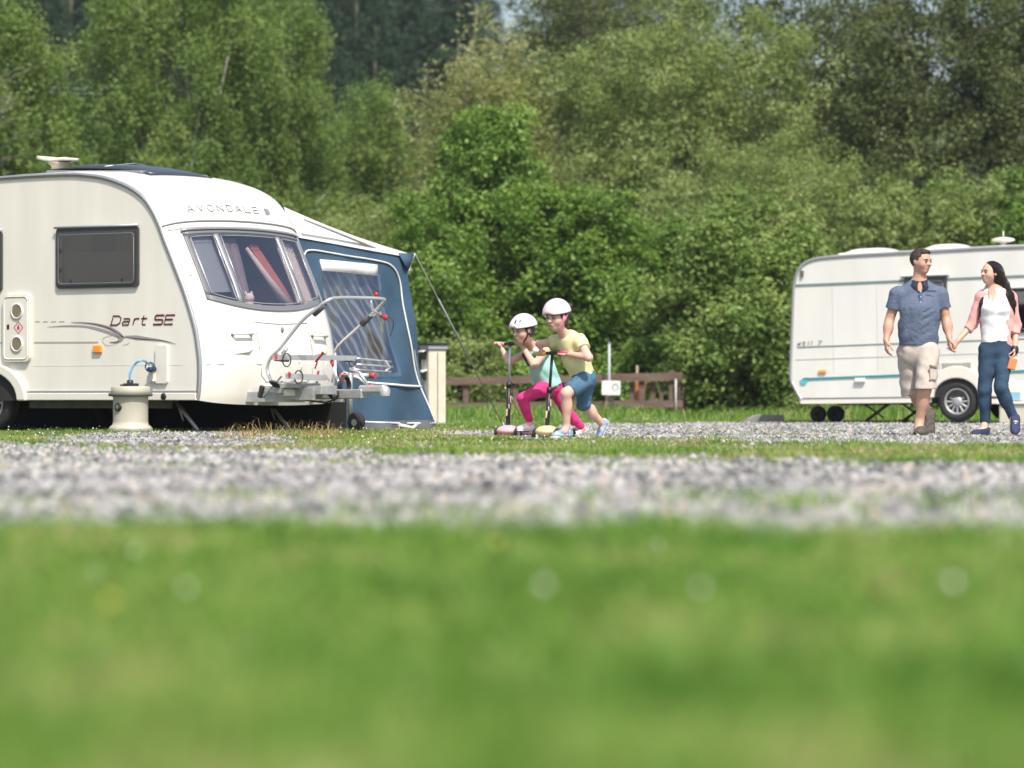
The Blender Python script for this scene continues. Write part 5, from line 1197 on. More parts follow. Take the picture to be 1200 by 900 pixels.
# roof hatches and aerial
for p0, p1, yy in (((998, 290), (1058, 297), .7), ((1093, 290), (1141, 296), .7)):
    a, b = c2p(p0[0], p0[1], yy), c2p(p1[0], p1[1], yy); xc, w_ = (a[0] + b[0]) / 2, b[0] - a[0]; zt = np.interp(xc, [p[0] for p in pr[k_:-5]], [p[1] for p in pr[k_:-5]])
    g = MB(); g.grid([[Vector((xc + w_ / 2 * s, yy + .35 * t, zt + .03 + .085 * (1 - s ** 4) * (1 - t ** 4))) for t in np.linspace(-1, 1, 9)] for s in np.linspace(-1, 1, 13)]); ht = g.build('roof_hatch', M_gel, c2)
    g = MB(); g.box((xc, yy, zt + .02), (w_ + .04, .74, .05), bev=.015); g.build('hatch_frame', M_gel2, ht)
a = c2p(1179.5, 291, .8)
ae2 = tag(empty('roof_aerial', c2w(a[0], .8, zr + .03)), 'white saucer aerial with a spike on the right caravan roof behind the woman', 'aerial')
g = MB(); g.lathe([(.05, -.05), (.035, .05), (.04, .09), (.10, .105), (.165, .125), (.165, .145), (.10, .165), (.02, .175), (.001, .175)], (0, 0, 0), 24); g.build('saucer', M_gel, ae2)
g = MB(); g.tube([(0, 0, .17), (0, 0, .26)], [.014, .006], 8); g.build('spike', M_gel2, ae2)
# side lettering
g = MB(); x_, z_ = c2p(936, 404.7)
for ch, w_, adv in (('x', .05, .075), ('t', .05, .07), ('l', .05, .05), ('l', .05, .11), ('7', .06, .07)):
    for st in GLY[ch]: ribbon(g, [(x_ + p[0] * w_ + p[1] * .02, z_ + p[1] * .055) for p in st], [.012] * len(st), -.008)
    x_ += adv
g.build('side_lettering', mat('letter_dark_grey', (.10, .11, .11), .5), c2)
# slab by the caravan end; crate and water box at the far right
sb = tag(empty('ramp_slab', gnd(894, 57)), 'low grey slab with a rounded edge in front of the drawbar of the right caravan', 'slab')
g = MB(); g.prism([(-.30, .0), (.30, 0), (.30, .115), (.0, .125), (-.12, .11), (-.22, .07)], -.25, .25); g.build('slab_block', mat('slab_grey', (.24, .24, .22), .85, var=.15, bump=.4), sb, bevel=.012)
cb = tag(empty('storage_crate', gnd(1189, 52.2), -TH2), 'cream plastic step box on the gravel beside the woman', 'crate')
M_crate = mat('crate_cream', (.55, .53, .42), .6, var=.05)
g = MB(); g.box((.05, .2, .15), (.56, .40, .26), bev=.02); g.build('crate_body', M_crate, cb)
g = MB(); g.box((.05, .2, .295), (.62, .46, .035), bev=.01); g.build('crate_lid', mat('crate_lid', (.66, .64, .56), .5), cb)
g = MB(); g.box((.05, .2, .012), (.60, .44, .024), bev=.005); g.build('crate_foot', mat('crate_foot', (.62, .60, .54), .6), cb)
wb = tag(empty('cool_box', gnd(1192, 52.2) + Vector((0, .18, .315)), -TH2), 'white box with a pale blue front standing on the cream step box', 'box')
g = MB(); g.box((.04, .02, .14), (.27, .26, .28), bev=.03); g.box((-.11, .02, .17), (.03, .24, .30), Matrix.Rotation(.3, 3, 'Y'), bev=.008); g.build('box_body', M_gel, wb)
g = MB(); g.box((.03, -.113, .07), (.16, .01, .12), bev=.004); g.build('blue_panel', mat('pale_blue', (.25, .45, .55), .5), wb)
g = MB(); g.tube([(-.12, -.12, -.30), (-.10, -.12, .16)], .014, 6); g.build('prop_strut', mat('tan_strut', (.40, .30, .17), .6), wb)
# overhead line between the left hand trees
oc = tag(empty('overhead_cable', at(55, 97, 105)), 'pair of thin pale cables crossing a dark gap at the upper left', 'cable')
for dz in (0, -.12):
    a_ = Vector((-1.2, 0, dz)); b_ = at(160, 101, 105) - at(55, 97, 105) + Vector((.6, 0, dz)); g = MB(); g.tube([a_.lerp(b_, t) + Vector((0, 0, -.12 * math.sin(math.pi * t))) for t in np.linspace(0, 1, 9)], .011, 5); g.build('wire', mat('wire_grey', (.30, .36, .36), .5), oc)
# ================================================================== PEOPLE: continuous skins from blended distance fields
class SDF:
    def __init__(s, lo, hi, vox):
        s.lo = np.array(lo, float); s.v = vox; s.n = np.ceil((np.array(hi) - s.lo) / vox).astype(int) + 1; s.F = np.full(s.n, 9.0, np.float32)
    def _sub(s, lo, hi, m):
        a = np.clip(np.floor((np.array(lo) - m - s.lo) / s.v).astype(int), 0, s.n - 1); b = np.clip(np.ceil((np.array(hi) + m - s.lo) / s.v).astype(int) + 1, 1, s.n)
        if np.any(b <= a): return None, None
        g = np.meshgrid(*[s.lo[i] + s.v * np.arange(a[i], b[i]) for i in range(3)], indexing='ij'); return tuple(slice(a[i], b[i]) for i in range(3)), np.stack(g, -1)
    def _mix(s, sl, d, k, op):
        A = s.F[sl]; d = d.astype(np.float32)
        if op == 'add':
            h = np.maximum(k - np.abs(A - d), 0) / max(k, 1e-6); s.F[sl] = np.minimum(A, d) - h * h * k * .25
        else:
            B = -d; h = np.maximum(k - np.abs(A - B), 0) / max(k, 1e-6); s.F[sl] = np.maximum(A, B) + h * h * k * .25
    def cone(s, p0, p1, r0, r1=None, k=.02, flat=None, op='add'):
        r1 = r0 if r1 is None else r1; p0 = np.array(p0, float); p1 = np.array(p1, float); R = max(r0, r1) * (1.0 if flat is None else max(1, flat[1])) + k + s.v * 3
        sl, X = s._sub(np.minimum(p0, p1), np.maximum(p0, p1), R)
        if sl is None: return s
        ab = p1 - p0; t = np.clip(((X - p0) @ ab) / (ab @ ab + 1e-12), 0, 1); Q = X - (p0 + t[..., None] * ab)
        if flat is not None:
            ax = np.array(flat[0], float); ax /= np.linalg.norm(ax); q = Q @ ax; Q = Q - q[..., None] * ax * (1 - 1 / flat[1]); 
        rr = r0 + (r1 - r0) * t; d = np.linalg.norm(Q, axis=-1) - rr
        if flat is not None: d = d * min(1, flat[1])
        s._mix(sl, d, k, op); return s
    def chain(s, pts, rs, k=.02, flat=None):
        for i in range(len(pts) - 1): s.cone(pts[i], pts[i + 1], rs[i], rs[i + 1], k, flat)
        return s
    def ell(s, c, r, R=None, k=.02, op='add'):
        c = np.array(c, float); r = np.array(r, float); m = r.max() + k + s.v * 3; sl, X = s._sub(c, c, m)
        if sl is None: return s
        Q = X - c
        if R is not None: Q = Q @ np.array(R)
        k0 = np.linalg.norm(Q / r, axis=-1); k1 = np.linalg.norm(Q / (r * r), axis=-1) + 1e-9; s._mix(sl, k0 * (k0 - 1) / k1, k, op); return s
    def cut(s, p, n, R=9.0, k=.004):
        """remove what lies beyond the plane, within R of p"""
        p = np.array(p, float); n = np.array(n, float); n /= np.linalg.norm(n); sl, X = s._sub(p, p, min(R, 5)); Q = X - p; d = Q @ n
        near = np.linalg.norm(Q, axis=-1) < R; s.F[sl] = np.where(near, np.maximum(s.F[sl], d), s.F[sl]); return s
    def ripple(s, amp, fr, seed=0, dirs=3):
        g = np.meshgrid(*[s.lo[i] + s.v * np.arange(s.n[i]) for i in range(3)], indexing='ij'); r = np.random.RandomState(seed); t = 0
        for i in range(dirs):
            d = r.randn(3); d /= np.linalg.norm(d); d[2] *= 1.3; w_ = sum(g[j] * d[j] for j in range(3)) * fr * (.7 + .6 * r.rand()); e = sum(g[j] * r.randn() for j in range(3)) * fr * .25
            t = t + np.sin(w_ + 1.4 * np.sin(e) + r.rand() * 6)
        s.F = (s.F + amp * t / dirs).astype(np.float32); return s
    def mesh(s, name, mat_, parent, label=None, smooth_it=1):
        F_ = np.pad(s.F, 1, constant_values=1.0); lo = s.lo - s.v; n = np.array(F_.shape); ins = F_ < 0
        c = np.zeros(n - 1, np.int8)
        for a in (0, 1):
            for b in (0, 1):
                for d in (0, 1): c += ins[a:n[0] - 1 + a, b:n[1] - 1 + b, d:n[2] - 1 + d]
        act = np.argwhere((c > 0) & (c < 8)); idm = np.full(n - 1, -1, np.int64); idm[tuple(act.T)] = np.arange(len(act))
        acc = np.zeros((len(act), 3)); cnt = np.zeros(len(act)); cor = [(a, b, d) for a in (0, 1) for b in (0, 1) for d in (0, 1)]
        for p in cor:
            for ax in range(3):
                if p[ax]: continue
                q = list(p); q[ax] = 1; fa = F_[tuple((act + p).T)]; fb = F_[tuple((act + q).T)]; ch = (fa < 0) != (fb < 0); t = np.where(ch, fa / (fa - fb + 1e-12), 0)
                pt = act + np.array(p) + 0.0; pt[:, ax] += t; acc[ch] += pt[ch]; cnt[ch] += 1
        V = lo + s.v * (acc / np.maximum(cnt, 1)[:, None]); quads = []
        for ax in range(3):
            o1, o2 = [(1, 2), (2, 0), (0, 1)][ax]; sa = [slice(None)] * 3; sb = [slice(None)] * 3; sa[ax] = slice(0, -1); sb[ax] = slice(1, None)
            A = ins[tuple(sa)]; B = ins[tuple(sb)]; e = np.argwhere(A != B); e = e[(e[:, o1] > 0) & (e[:, o2] > 0) & (e[:, o1] < n[o1] - 1) & (e[:, o2] < n[o2] - 1)]
            fl = A[tuple(e.T)]
            def cell(d1, d2): x = e.copy(); x[:, o1] -= d1; x[:, o2] -= d2; return idm[tuple(x.T)]
            q = np.stack([cell(1, 1), cell(0, 1), cell(0, 0), cell(1, 0)], -1); q = np.where(fl[:, None], q, q[:, ::-1]); quads.append(q)
        Q = np.concatenate(quads); Q = Q[(Q >= 0).all(1)]
        for _ in range(smooth_it):
            S = np.zeros_like(V); cn = np.zeros(len(V))
            for i in range(4):
                a, b = Q[:, i], Q[:, (i + 1) % 4]; np.add.at(S, a, V[b]); np.add.at(cn, a, 1)
            V = V * .4 + .6 * S / np.maximum(cn, 1)[:, None]
        me = np_mesh(name, V, Q, mat_, True); return link(name, me, parent, None, label)

def unit(v): v = np.array(v, float); return v / np.linalg.norm(v)
def basis(fwd, up=(0, 0, 1)):
    f = unit(fwd); r_ = unit(np.cross(f, up)); u = np.cross(r_, f); return r_, f, u      # right, forward, up
def head(S, c, s, fwd, up=(0, 0, 1), child=False, male=False):
    r_, f, u = basis(fwd, up); c = np.array(c); R = np.stack([r_, f, u], 1); P = lambda a, b, d: c + s * (r_ * a + f * b + u * d)
    S.ell(P(0, -.03, .08), np.array([.335, .40, .40]) * s, R, .02 * s)
    S.ell(P(0, .08, -.16), np.array([.27 if child else .255, .28, .27]) * s, R, .12 * s)
    S.ell(P(0, .21, -.36), np.array([.12 if male else .10, .11, .10]) * s, R, .14 * s)
    for q in (-1, 1):
        S.ell(P(q * .15, .21, -.10), np.array([.12, .11, .12]) * s, R, .10 * s)
        S.ell(P(q * .335, -.03, -.02), np.array([.035, .085, .12]) * s, R, .02 * s)
        S.ell(P(q * .14, .395, .015), np.array([.085, .06, .055]) * s, R, .05 * s, 'sub')
    S.ell(P(0, .33, .10), np.array([.22, .05, .035]) * s, R, .06 * s)
    S.cone(P(0, .345, .04), P(0, .43 if child else .45, -.09), .028 * s, .05 * s, .04 * s)
    for q in (-1, 1): S.ell(P(q * .05, .40, -.10), np.array([.04, .04, .035]) * s, R, .03 * s)
    S.ell(P(0, .345, -.215), np.array([.10, .045, .03]) * s, R, .03 * s); S.ell(P(0, .34, -.26), np.array([.085, .045, .03]) * s, R, .03 * s)
    return P, R
M_eye = mat('eye_dark', (.03, .02, .018), .15); M_eyew = mat('eye_white_shaded', (.34, .28, .26), .4); M_lip = mat('lips', (.45, .14, .12), .5)  # eye whites darkened: the shade of the sockets is in their colour
def face_bits(par, P, R, s, browm, body):
    Rm = Matrix(R.tolist())
    for q in (-1, 1):
        g = MB(); g.ell(P(q * .135, .335, .015), (.055 * s, .040 * s, .024 * s), 10, 7, Rm); e = g.build('eye', M_eyew, par)
        g = MB(); g.ell(P(q * .135, .372, .015), (.038 * s, .020 * s, .028 * s), 10, 7, Rm); g.build('iris', M_eye, e)
        g = MB(); g.tube([P(q * .06, .375, .085), P(q * .13, .385, .11), P(q * .21, .33, .095)], [.012 * s, .016 * s, .008 * s], 6); g.build('eyebrow', browm, par)
    g = MB(); g.tube([P(-.085, .345, -.235), P(-.03, .392, -.228), P(.03, .392, -.228), P(.085, .345, -.235)], [.008 * s, .02 * s, .02 * s, .008 * s], 8); g.build('mouth', M_lip, par)
def hand(S, wrist, d, n, th, L, curl=.35, spread=.10, curls=None, grip=False):
    """d along the hand, n out of the palm, th towards the thumb"""
    w_ = np.array(wrist, float); d = unit(d); n = unit(np.array(n) - d * np.dot(n, d)); t = unit(np.cross(d, n)); t = t if np.dot(t, th) > 0 else -t
    r = .040 * L / .19 * 1.0; k = .010 * L / .19
    lens = [.40, .44, .41, .33]; offs = [.16, .055, -.05, -.15]; rad = .046 * L
    for i in range(4):
        kn = w_ + d * L * (.50 - abs(i - 1) * .018) + t * L * offs[i]; S.cone(w_ + t * L * offs[i] * .45, kn, .062 * L, .056 * L, .02 * L / .19)
        a = (curls[i] if curls else curl) * (1 + .12 * i); p = kn; dd = d + t * spread * offs[i] * 4; ang = a * .8
        for j, f in enumerate((.46, .30, .24)):
            D_ = unit(unit(dd) * math.cos(ang) + n * math.sin(ang)); q = p + D_ * L * lens[i] * f; S.cone(p, q, rad * (1 - .10 * j) * (.9 if i == 3 else 1), rad * (1 - .10 * (j + 1)) * (.9 if i == 3 else 1), k * .35); p = q; ang += a
    b = w_ + d * L * .14 + t * L * .13; m = b + unit(d * .75 + t * .6 + n * .35) * L * .22; e = m + unit(d * .9 + t * (.15 if not grip else -.2) + n * (.45 if not grip else .9)) * L * .20; e2 = e + unit(d * .8 + n * (.6 if not grip else 1.2) - t * .1) * L * .13
    S.cone(w_ + d * L * .05, b, .06 * L, .062 * L, k); S.cone(b, m, .064 * L, .054 * L, k); S.cone(m, e, .052 * L, .048 * L, k * .5); S.cone(e, e2, .048 * L, .040 * L, k * .5)
def shoe(par, heel, fwd, L, m_up, m_sole, up=(0, 0, 1), lace=True, name='shoe', wid=.19, hgt=.30, vox=.005):
    """heel: underside of the heel; fwd: toe direction"""
    r_, f, u = basis(fwd, up); h = np.array(heel); P = lambda a, b, c: h + L * (f * a + r_ * b + u * c); R = np.stack([r_, f, u], 1)
    lo = np.minimum.reduce([P(a, b, c) for a in (-.2, 1.2) for b in (-.35, .35) for c in (-.1, .6)]); hi = np.maximum.reduce([P(a, b, c) for a in (-.2, 1.2) for b in (-.35, .35) for c in (-.1, .6)])
    S = SDF(lo, hi, vox); S.ell(P(.20, 0, .14), np.array([.15, .20, .15]) * L, R, .03); S.ell(P(.72, .01, .11), np.array([wid * .95, .27, .12]) * L, R, .05); S.ell(P(.45, 0, .15), np.array([.145, .30, .15]) * L, R, .05)
    S.cone(P(.20, 0, .12), P(.17, 0, hgt), .165 * L, .165 * L, .02); S.cut(P(.16, 0, hgt + .02), u * 1.0 + f * .15, .2)
    S.cut(P(.5, 0, .03), -u, 1)
    o = S.mesh(name, m_up, par)
    T = SDF(lo, hi, vox); T.ell(P(.24, 0, .03), np.array([.155, .24, .07]) * L, R, .02); T.ell(P(.70, .01, .035), np.array([wid, .30, .07]) * L, R, .05); T.cut(P(.5, 0, 0), -u, 1); T.cut(P(.5, 0, .075), u, 1); T.mesh('sole', m_sole, o)
    if lace:
        g = MB()
        for a in (.42, .50, .58): g.tube([P(a, -.10, .24 - (a - .42) * .5), P(a + .01, 0, .292 - (a - .42) * .55), P(a, .10, .24 - (a - .42) * .5)], .011 * L / .27 * 1.0, 5)
        g.build('laces', mat('laces_white', (.50, .49, .48), .7) if 'laces_white' not in bpy.data.materials else bpy.data.materials['laces_white'], o)
    return o
SKIN = dict(sss=.12, var=.06, vscale=14, bump=.05, bscale=200)
M_skin = mat('skin_tanned', (.52, .30, .215), .5, **SKIN); M_skinf = mat('skin_fair', (.60, .36, .27), .5, **SKIN); M_skinc = mat('skin_child', (.64, .40, .31), .5, **SKIN)

# ------------------------------------------------------------------ the man
D0 = 36.0
O = np.array(gnd(1077, D0)); man = tag(empty('person', O.tolist()), 'man in a blue polo shirt and beige cargo shorts walking hand in hand', 'person')
def jf(D, O_): return lambda px, py, dy=0.0: np.array(at(px, py, D + dy)) - O_
J = jf(D0, O)
V_ = .0078
B = SDF((-.42, -.45, -.02), (.42, .62, 1.86), V_)
hc = J(1079.5, 306.5, -.02); P, R = head(B, hc, .245, (.72, -.70, -.08), male=True)
B.cone(J(1078, 318, .0), J(1077, 336, .03), .058, .068, .03)
B.chain([J(1077, 346, .03), J(1077, 365, .0), J(1077, 392, .02), J(1078, 408, .02)], [.15, .165, .15, .16], .05, ((0, 1, 0), .62))
for a, b in ((1053, .02), (1100, .04)): B.cone(J(1077, 341, .03), J(a, 346, b), .055, .058, .03)
aR = [J(1051.5, 345, .02), J(1042.5, 375, .05), J(1038.5, 399, -.02)]; aL = [J(1102, 345, .04), J(1109, 374, .06), J(1112.5, 396, -.02)]
B.chain(aR, [.056, .044, .029], .015); B.chain(aL, [.056, .044, .029], .015)
B.ell((aR[1] * .62 + aR[2] * .38), (.046, .048, .07), None, .03); B.ell((aL[1] * .62 + aL[2] * .38), (.046, .048, .07), None, .03)
hand(B, aR[2], J(1039.5, 416, -.05) - aR[2], (1, .25, 0), (.2, -1, 0), .185, .42)
hand(B, aL[2], J(1113.5, 414, -.04) - aL[2], (.9, .2, -.2), (-.2, -1, 0), .185, .55)
lL = [J(1087, 411, .0), J(1084, 457, -.13), J(1077.5, 493, -.06)]; lR = [J(1066, 411, .07), J(1069, 458, .14), J(1088, 482, .45)]
for l in (lL, lR):
    B.chain(l, [.088, .058, .042], .02); c = l[1] * .68 + l[2] * .32; B.ell(c + np.array([0, .022, 0]), (.055, .058, .09), None, .04)
B.cone(lL[2], J(1076.5, 503, -.10), .042, .045, .02); B.cone(lR[2], J(1089, 492, .36), .042, .04, .02)
B.mesh('body', M_skin, man)
M_hairm = mat('hair_dark_brown', (.035, .022, .016), .6, bump=.6, bscale=120)
face_bits(man, P, R, .245, M_hairm, None)
H = SDF(hc - .2, hc + .2, .005); s = .245; H.ell(P(0, -.055, .11), np.array([.362, .43, .40]) * s, R, .01)
H.ell(P(0, .22, .37), np.array([.22, .14, .09]) * s, R, .03); H.ell(P(0, .36, -.10), np.array([.33, .32, .40]) * s, R, .05, 'sub'); H.cut(P(0, 0, -.22), -R[:, 2] + R[:, 1] * .3, 1)
H.ripple(.003, 160, 4, 4); H.mesh('hair', M_hairm, man)
M_polo = mat('polo_blue', (.095, .125, .19), .85, var=.10, vscale=40, bump=.5, bscale=28); M_navy = mat('collar_navy', (.018, .022, .045), .85)
T = SDF((-.36, -.28, .75), (.36, .32, 1.52), .0072)
T.chain([J(1077, 348, .03), J(1077, 364, -.01), J(1076, 385, .0), J(1077, 408, .015)], [.158, .184, .172, .178], .05, ((0, 1, 0), .66))
for a, b in ((1054, .03), (1099, .05)): T.cone(J(1077, 337, .03), J(a, 345, b), .076, .069, .05)
for A in (aR, aL): T.cone(A[0], A[0] * .38 + A[1] * .62, .074, .070, .03); d = A[1] - A[0]; T.cut(A[0] * .42 + A[1] * .58, d, .13)
T.ripple(.008, 42, 3, 5)
for a_, b_ in (((1100, 358), (1084, 366)), ((1099, 366), (1080, 376)), ((1097, 376), (1078, 388)), ((1094, 388), (1072, 396)), ((1056, 360), (1062, 374)), ((1060, 384), (1078, 392))): T.cone(J(a_[0], a_[1], -.115), J(b_[0], b_[1], -.140), .010, .005, .022, None, 'sub'); T.cut(J(1077, 405, 0), (-.03, 0, -1), 5); T.cut(J(1078, 327, 0), (0, -.35, 1), .12); T.ell(J(1079, 336, -.12), (.034, .09, .075), None, .01, 'sub')
po = T.mesh('polo_shirt', M_polo, man)
T = SDF(J(1077, 330, 0) - .16, J(1077, 330, 0) + .16, .005); T.cone(J(1077.5, 329, .03), J(1077, 337, .02), .082, .112, .01); T.cone(J(1077, 320, .03), J(1077, 334, .03), .070, .080, .01, None, 'sub'); T.ell(J(1079, 335, -.12), (.036, .08, .075), None, .01, 'sub'); T.cut(J(1077, 325, .03), (0, -.45, 1), 1); T.cut(J(1077, 339, .0), (0, .6, -1), 1); T.mesh('collar', M_navy, po)
g = MB(); g.box(J(1079, 350, -.128), (.030, .008, .15), bev=.003); g.build('placket', mat('placket_blue', (.07, .115, .22), .85), po)
for z_ in (342, 348, 354): g = MB(); g.ell(J(1079, z_, -.134), (.006, .004, .006), 8, 5); g.build('button', M_gel2, po)
g = MB(); g.box(J(1091, 341, -.112), (.085, .008, .010), Matrix.Rotation(.05, 3, 'Y'), bev=.002); g.build('pocket_edge', M_navy, po)
M_short = mat('shorts_beige', (.46, .41, .36), .9, var=.08, vscale=20, bump=.2, bscale=250)
T = SDF((-.30, -.30, .35), (.30, .35, 1.02), .0072)
T.chain([J(1077, 400, .015), J(1077, 412, .02)], [.165, .17], .04, ((0, 1, 0), .68))
T.chain([lL[0] + np.array([0, -.02, 0]), J(1085, 458, -.14)], [.112, .098], .012); T.chain([lR[0] + np.array([-.005, .005, 0]), J(1067.5, 472, .15)], [.115, .084], .012)
T.ripple(.009, 38, 9, 5); T.cut(J(1084, 456, -.08), (0, 0, -1), .17); T.cut(J(1064, 463, .14), (.35, .1, -1), .115); T.cut(J(1077, 401, 0), (0, 0, 1), 5)
so = T.mesh('cargo_shorts', M_short, man)
g = MB(); g.box(J(1093.5, 437, -.195), (.075, .02, .13), Matrix.Rotation(.5, 3, 'Z'), bev=.006); pk_ = g.build('cargo_pocket', M_short, so)
g = MB(); g.box(J(1093.5, 429.5, -.208), (.08, .02, .022), Matrix.Rotation(.5, 3, 'Z') @ Matrix.Rotation(.2, 3, 'Y'), bev=.004); g.box(J(1092.5, 445.5, -.208), (.07, .01, .008), Matrix.Rotation(.5, 3, 'Z')); g.build('pocket_flap', mat('pocket_shade_brown', (.24, .17, .14), .9), pk_)
M_shoe = mat('shoe_taupe', (.045, .038, .032), .8, col2=(.12, .105, .09), vscale=30); M_soleb = mat('sole_dark', (.03, .03, .03), .8)
shoe(man, J(1079, 507, .02) * np.array([1, 1, 0]) + np.array([0, .02, 0]), (-.10, -1, 0), .32, M_shoe, M_soleb, hgt=.42, wid=.205, lace=False)
shoe(man, J(1091, 484, .42), (-.10, -.55, -.80), .285, M_shoe, M_soleb, up=(-.2, -.8, .55), lace=False)

# ------------------------------------------------------------------ the woman
O = np.array(gnd(1165, D0)); wo_ = tag(empty('person', O.tolist()), 'long haired woman in a pink cardigan white top and blue jeans looking at the man', 'person')
J = jf(D0, O)
B = SDF((-.46, -.36, -.02), (.30, .36, 1.72), V_)
hc = J(1161, 320, -.02); P, R = head(B, hc, .225, (-.86, -.50, .06))
B.cone(J(1163, 328, .02), J(1166, 344, .03), .046, .052, .03)
B.chain([J(1166, 345, .03), J(1166, 366, .0), J(1167, 388, .02), J(1167, 406, .02)], [.115, .122, .100, .135], .05, ((0, 1, 0), .66))
for a in (1150, 1184): B.cone(J(1167, 343, .03), J(a, 348, .03), .05, .045, .03)
for a in (1158, 1174): B.ell(J(a, 362, -.07), (.055, .05, .055), None, .03)
aR = [J(1149.5, 350, .03), J(1139.5, 380, .04), J(1122.5, 399, -.03)]; aL = [J(1185, 350, .03), J(1191, 382, .05), J(1189.5, 407, -.05)]
B.chain(aR, [.044, .034, .024], .012); B.chain(aL, [.044, .034, .024], .012)
hand(B, aR[2], J(1112.5, 411.5, -.05) - aR[2], (-.3, .5, -.3), (-.3, -1, .5), .165, .5)
hand(B, aL[2], J(1187.5, 424, -.08) - aL[2], (-1, .1, 0), (0, -1, 0), .165, .85, grip=True)
lL = [J(1158, 410, .02), J(1154, 457, .0), J(1154.5, 495, .06)]; lR = [J(1177, 410, .02), J(1173, 455, -.10), J(1187, 488, -.04)]
for l in (lL, lR): B.chain(l, [.080, .050, .036], .02); c = l[1] * .68 + l[2] * .32; B.ell(c + np.array([0, .015, 0]), (.048, .05, .09), None, .04)
B.cone(lL[2], J(1152, 504, .0), .034, .036, .02); B.cone(lR[2], J(1188, 497, -.10), .034, .036, .02)
B.mesh('body', M_skinf, wo_)
M_hairw = mat('hair_brown_black', (.022, .013, .010), .42, bump=.8, bscale=30, wave='X')
face_bits(wo_, P, R, .225, M_hairw, None)
H = SDF(J(1165, 345, 0) - np.array([.26, .24, .36]), J(1165, 345, 0) + np.array([.28, .24, .36]), .006); s = .225
H.ell(P(0, -.07, .11), np.array([.372, .42, .405]) * s, R, .01); H.ell(P(0, .40, -.13), np.array([.40, .34, .46]) * s, R, .04, 'sub')
H.chain([P(0, -.25, .05), J(1175, 335, .06), J(1183.5, 347, -.02), J(1187.5, 356, -.035), J(1189.5, 368, -.04)], [.078, .060, .038, .022, .006], .04)
H.chain([P(.0, -.22, -.1), J(1170, 340, .08), J(1178, 352, .11)], [.07, .06, .05], .04)
H.chain([J(1161, 338, .06), J(1154, 345, .0), J(1149.5, 356, -.055), J(1147, 374, -.06)], [.034, .020, .017, .008], .015)
H.ripple(.003, 120, 2, 4); H.mesh('hair', M_hairw, wo_)
M_top = mat('top_white', (.78, .78, .80), .85, bump=.1, bscale=200)
T = SDF((-.26, -.22, .80), (.26, .24, 1.42), .006)
T.chain([J(1166, 347, .03), J(1166, 366, -.005), J(1167, 386, .005), J(1167, 402, .01)], [.128, .138, .122, .138], .05, ((0, 1, 0), .72))
for a in (1152, 1182): T.cone(J(1167, 344, .03), J(a, 349, .03), .052, .044, .03)
for a in (1158, 1174): T.ell(J(a, 362, -.08), (.062, .052, .06), None, .03)
T.ripple(.007, 44, 12, 4); T.cut(J(1167, 401, 0), (.08, 0, -1), 5); T.ell(J(1162.5, 343, -.10), (.048, .10, .085), None, .01, 'sub'); T.cut(J(1164, 338, 0), (0, 0, 1), .1)
T.mesh('white_top', M_top, wo_)
M_card = mat('cardigan_pink', (.74, .36, .33), .9, var=.10, vscale=50, bump=.4, bscale=160)
T = SDF((-.30, -.26, .66), (.34, .26, 1.42), .0068)
T.chain([J(1168, 348, .05), J(1168, 368, .03), J(1170, 388, .045), J(1172, 420, .055)], [.142, .152, .150, .166], .05, ((0, 1, 0), .74))
for a in (1151, 1184): T.cone(J(1168, 343, .04), J(a, 348, .03), .066, .066, .03)
X_ = np.array([1, 0, 0]); T.cone(J(1161, 340, -.16), J(1162, 370, -.20), .105, .100, .01, None, 'sub'); T.cone(J(1162, 370, -.20), J(1161, 396, -.20), .100, .13, .01, None, 'sub'); T.cone(J(1161, 396, -.20), J(1157, 420, -.20), .13, .18, .01, None, 'sub')
T.cone(J(1166, 346, .02), J(1167, 404, .03), .105, .115, .01, ((0, 1, 0), .7), 'sub'); T.cone(J(1167, 404, .03), J(1166, 425, .03), .140, .155, .01, ((0, 1, 0), .75), 'sub')
for A, t in ((aR, .42), (aL, .50)): T.chain([A[0], A[1], A[1] * (1 - t) + A[2] * t], [.057, .049, .043], .02); T.cut(A[1] * (1 - t * .8) + A[2] * t * .8, A[2] - A[1], .075)
T.ripple(.008, 48, 14, 5); T.cut(J(1150, 398, 0), (-.1, 0, -1), .14); T.cut(J(1183, 418, 0), (.1, 0, -1), .18); T.ell(J(1163, 334, .0), (.06, .07, .06), None, .01, 'sub')
T.mesh('cardigan', M_card, wo_)
M_jean = mat('jeans_blue', (.012, .035, .075), .85, col2=(.030, .075, .13), vscale=5, bump=.25, bscale=250)
T = SDF((-.26, -.26, .04), (.26, .28, .98), .0072)
T.chain([J(1167, 398, .01), J(1167, 410, .02)], [.130, .142], .05, ((0, 1, 0), .76))
for l in (lL, lR):
    e = l[2] + (l[2] - l[1]) * .04; T.chain([l[0], l[1], e], [.092, .062, .045], .03); c = l[1] * .68 + l[2] * .32; T.ell(c + np.array([0, .015, 0]), (.055, .058, .09), None, .04); T.cut(e, l[2] - l[1], .08)
T.ripple(.004, 60, 19, 4); T.cut(J(1167, 397, 0), (0, 0, 1), 5); je = T.mesh('jeans', M_jean, wo_)
M_deck = mat('shoe_navy', (.018, .025, .08), .75); M_solew = mat('sole_white', (.78, .77, .75), .6)
shoe(wo_, J(1158, 508, .05) * np.array([1, 1, 0]), (-.72, -.68, 0), .245, M_deck, M_solew)
shoe(wo_, J(1189.5, 490, -.02) - np.array([0, 0, .02]), (-.10, -.78, -.62), .245, M_deck, M_solew, up=(0, -.6, .8))
br = SDF(aL[2] - .08, aL[2] + .08, .004); q = aL[2] + unit(J(1187.5, 424, -.08) - aL[2]) * .015; br.cone(q, q + np.array([0, 0, -.02]), .036, .036, .005); br.mesh('bracelet', M_black, wo_)
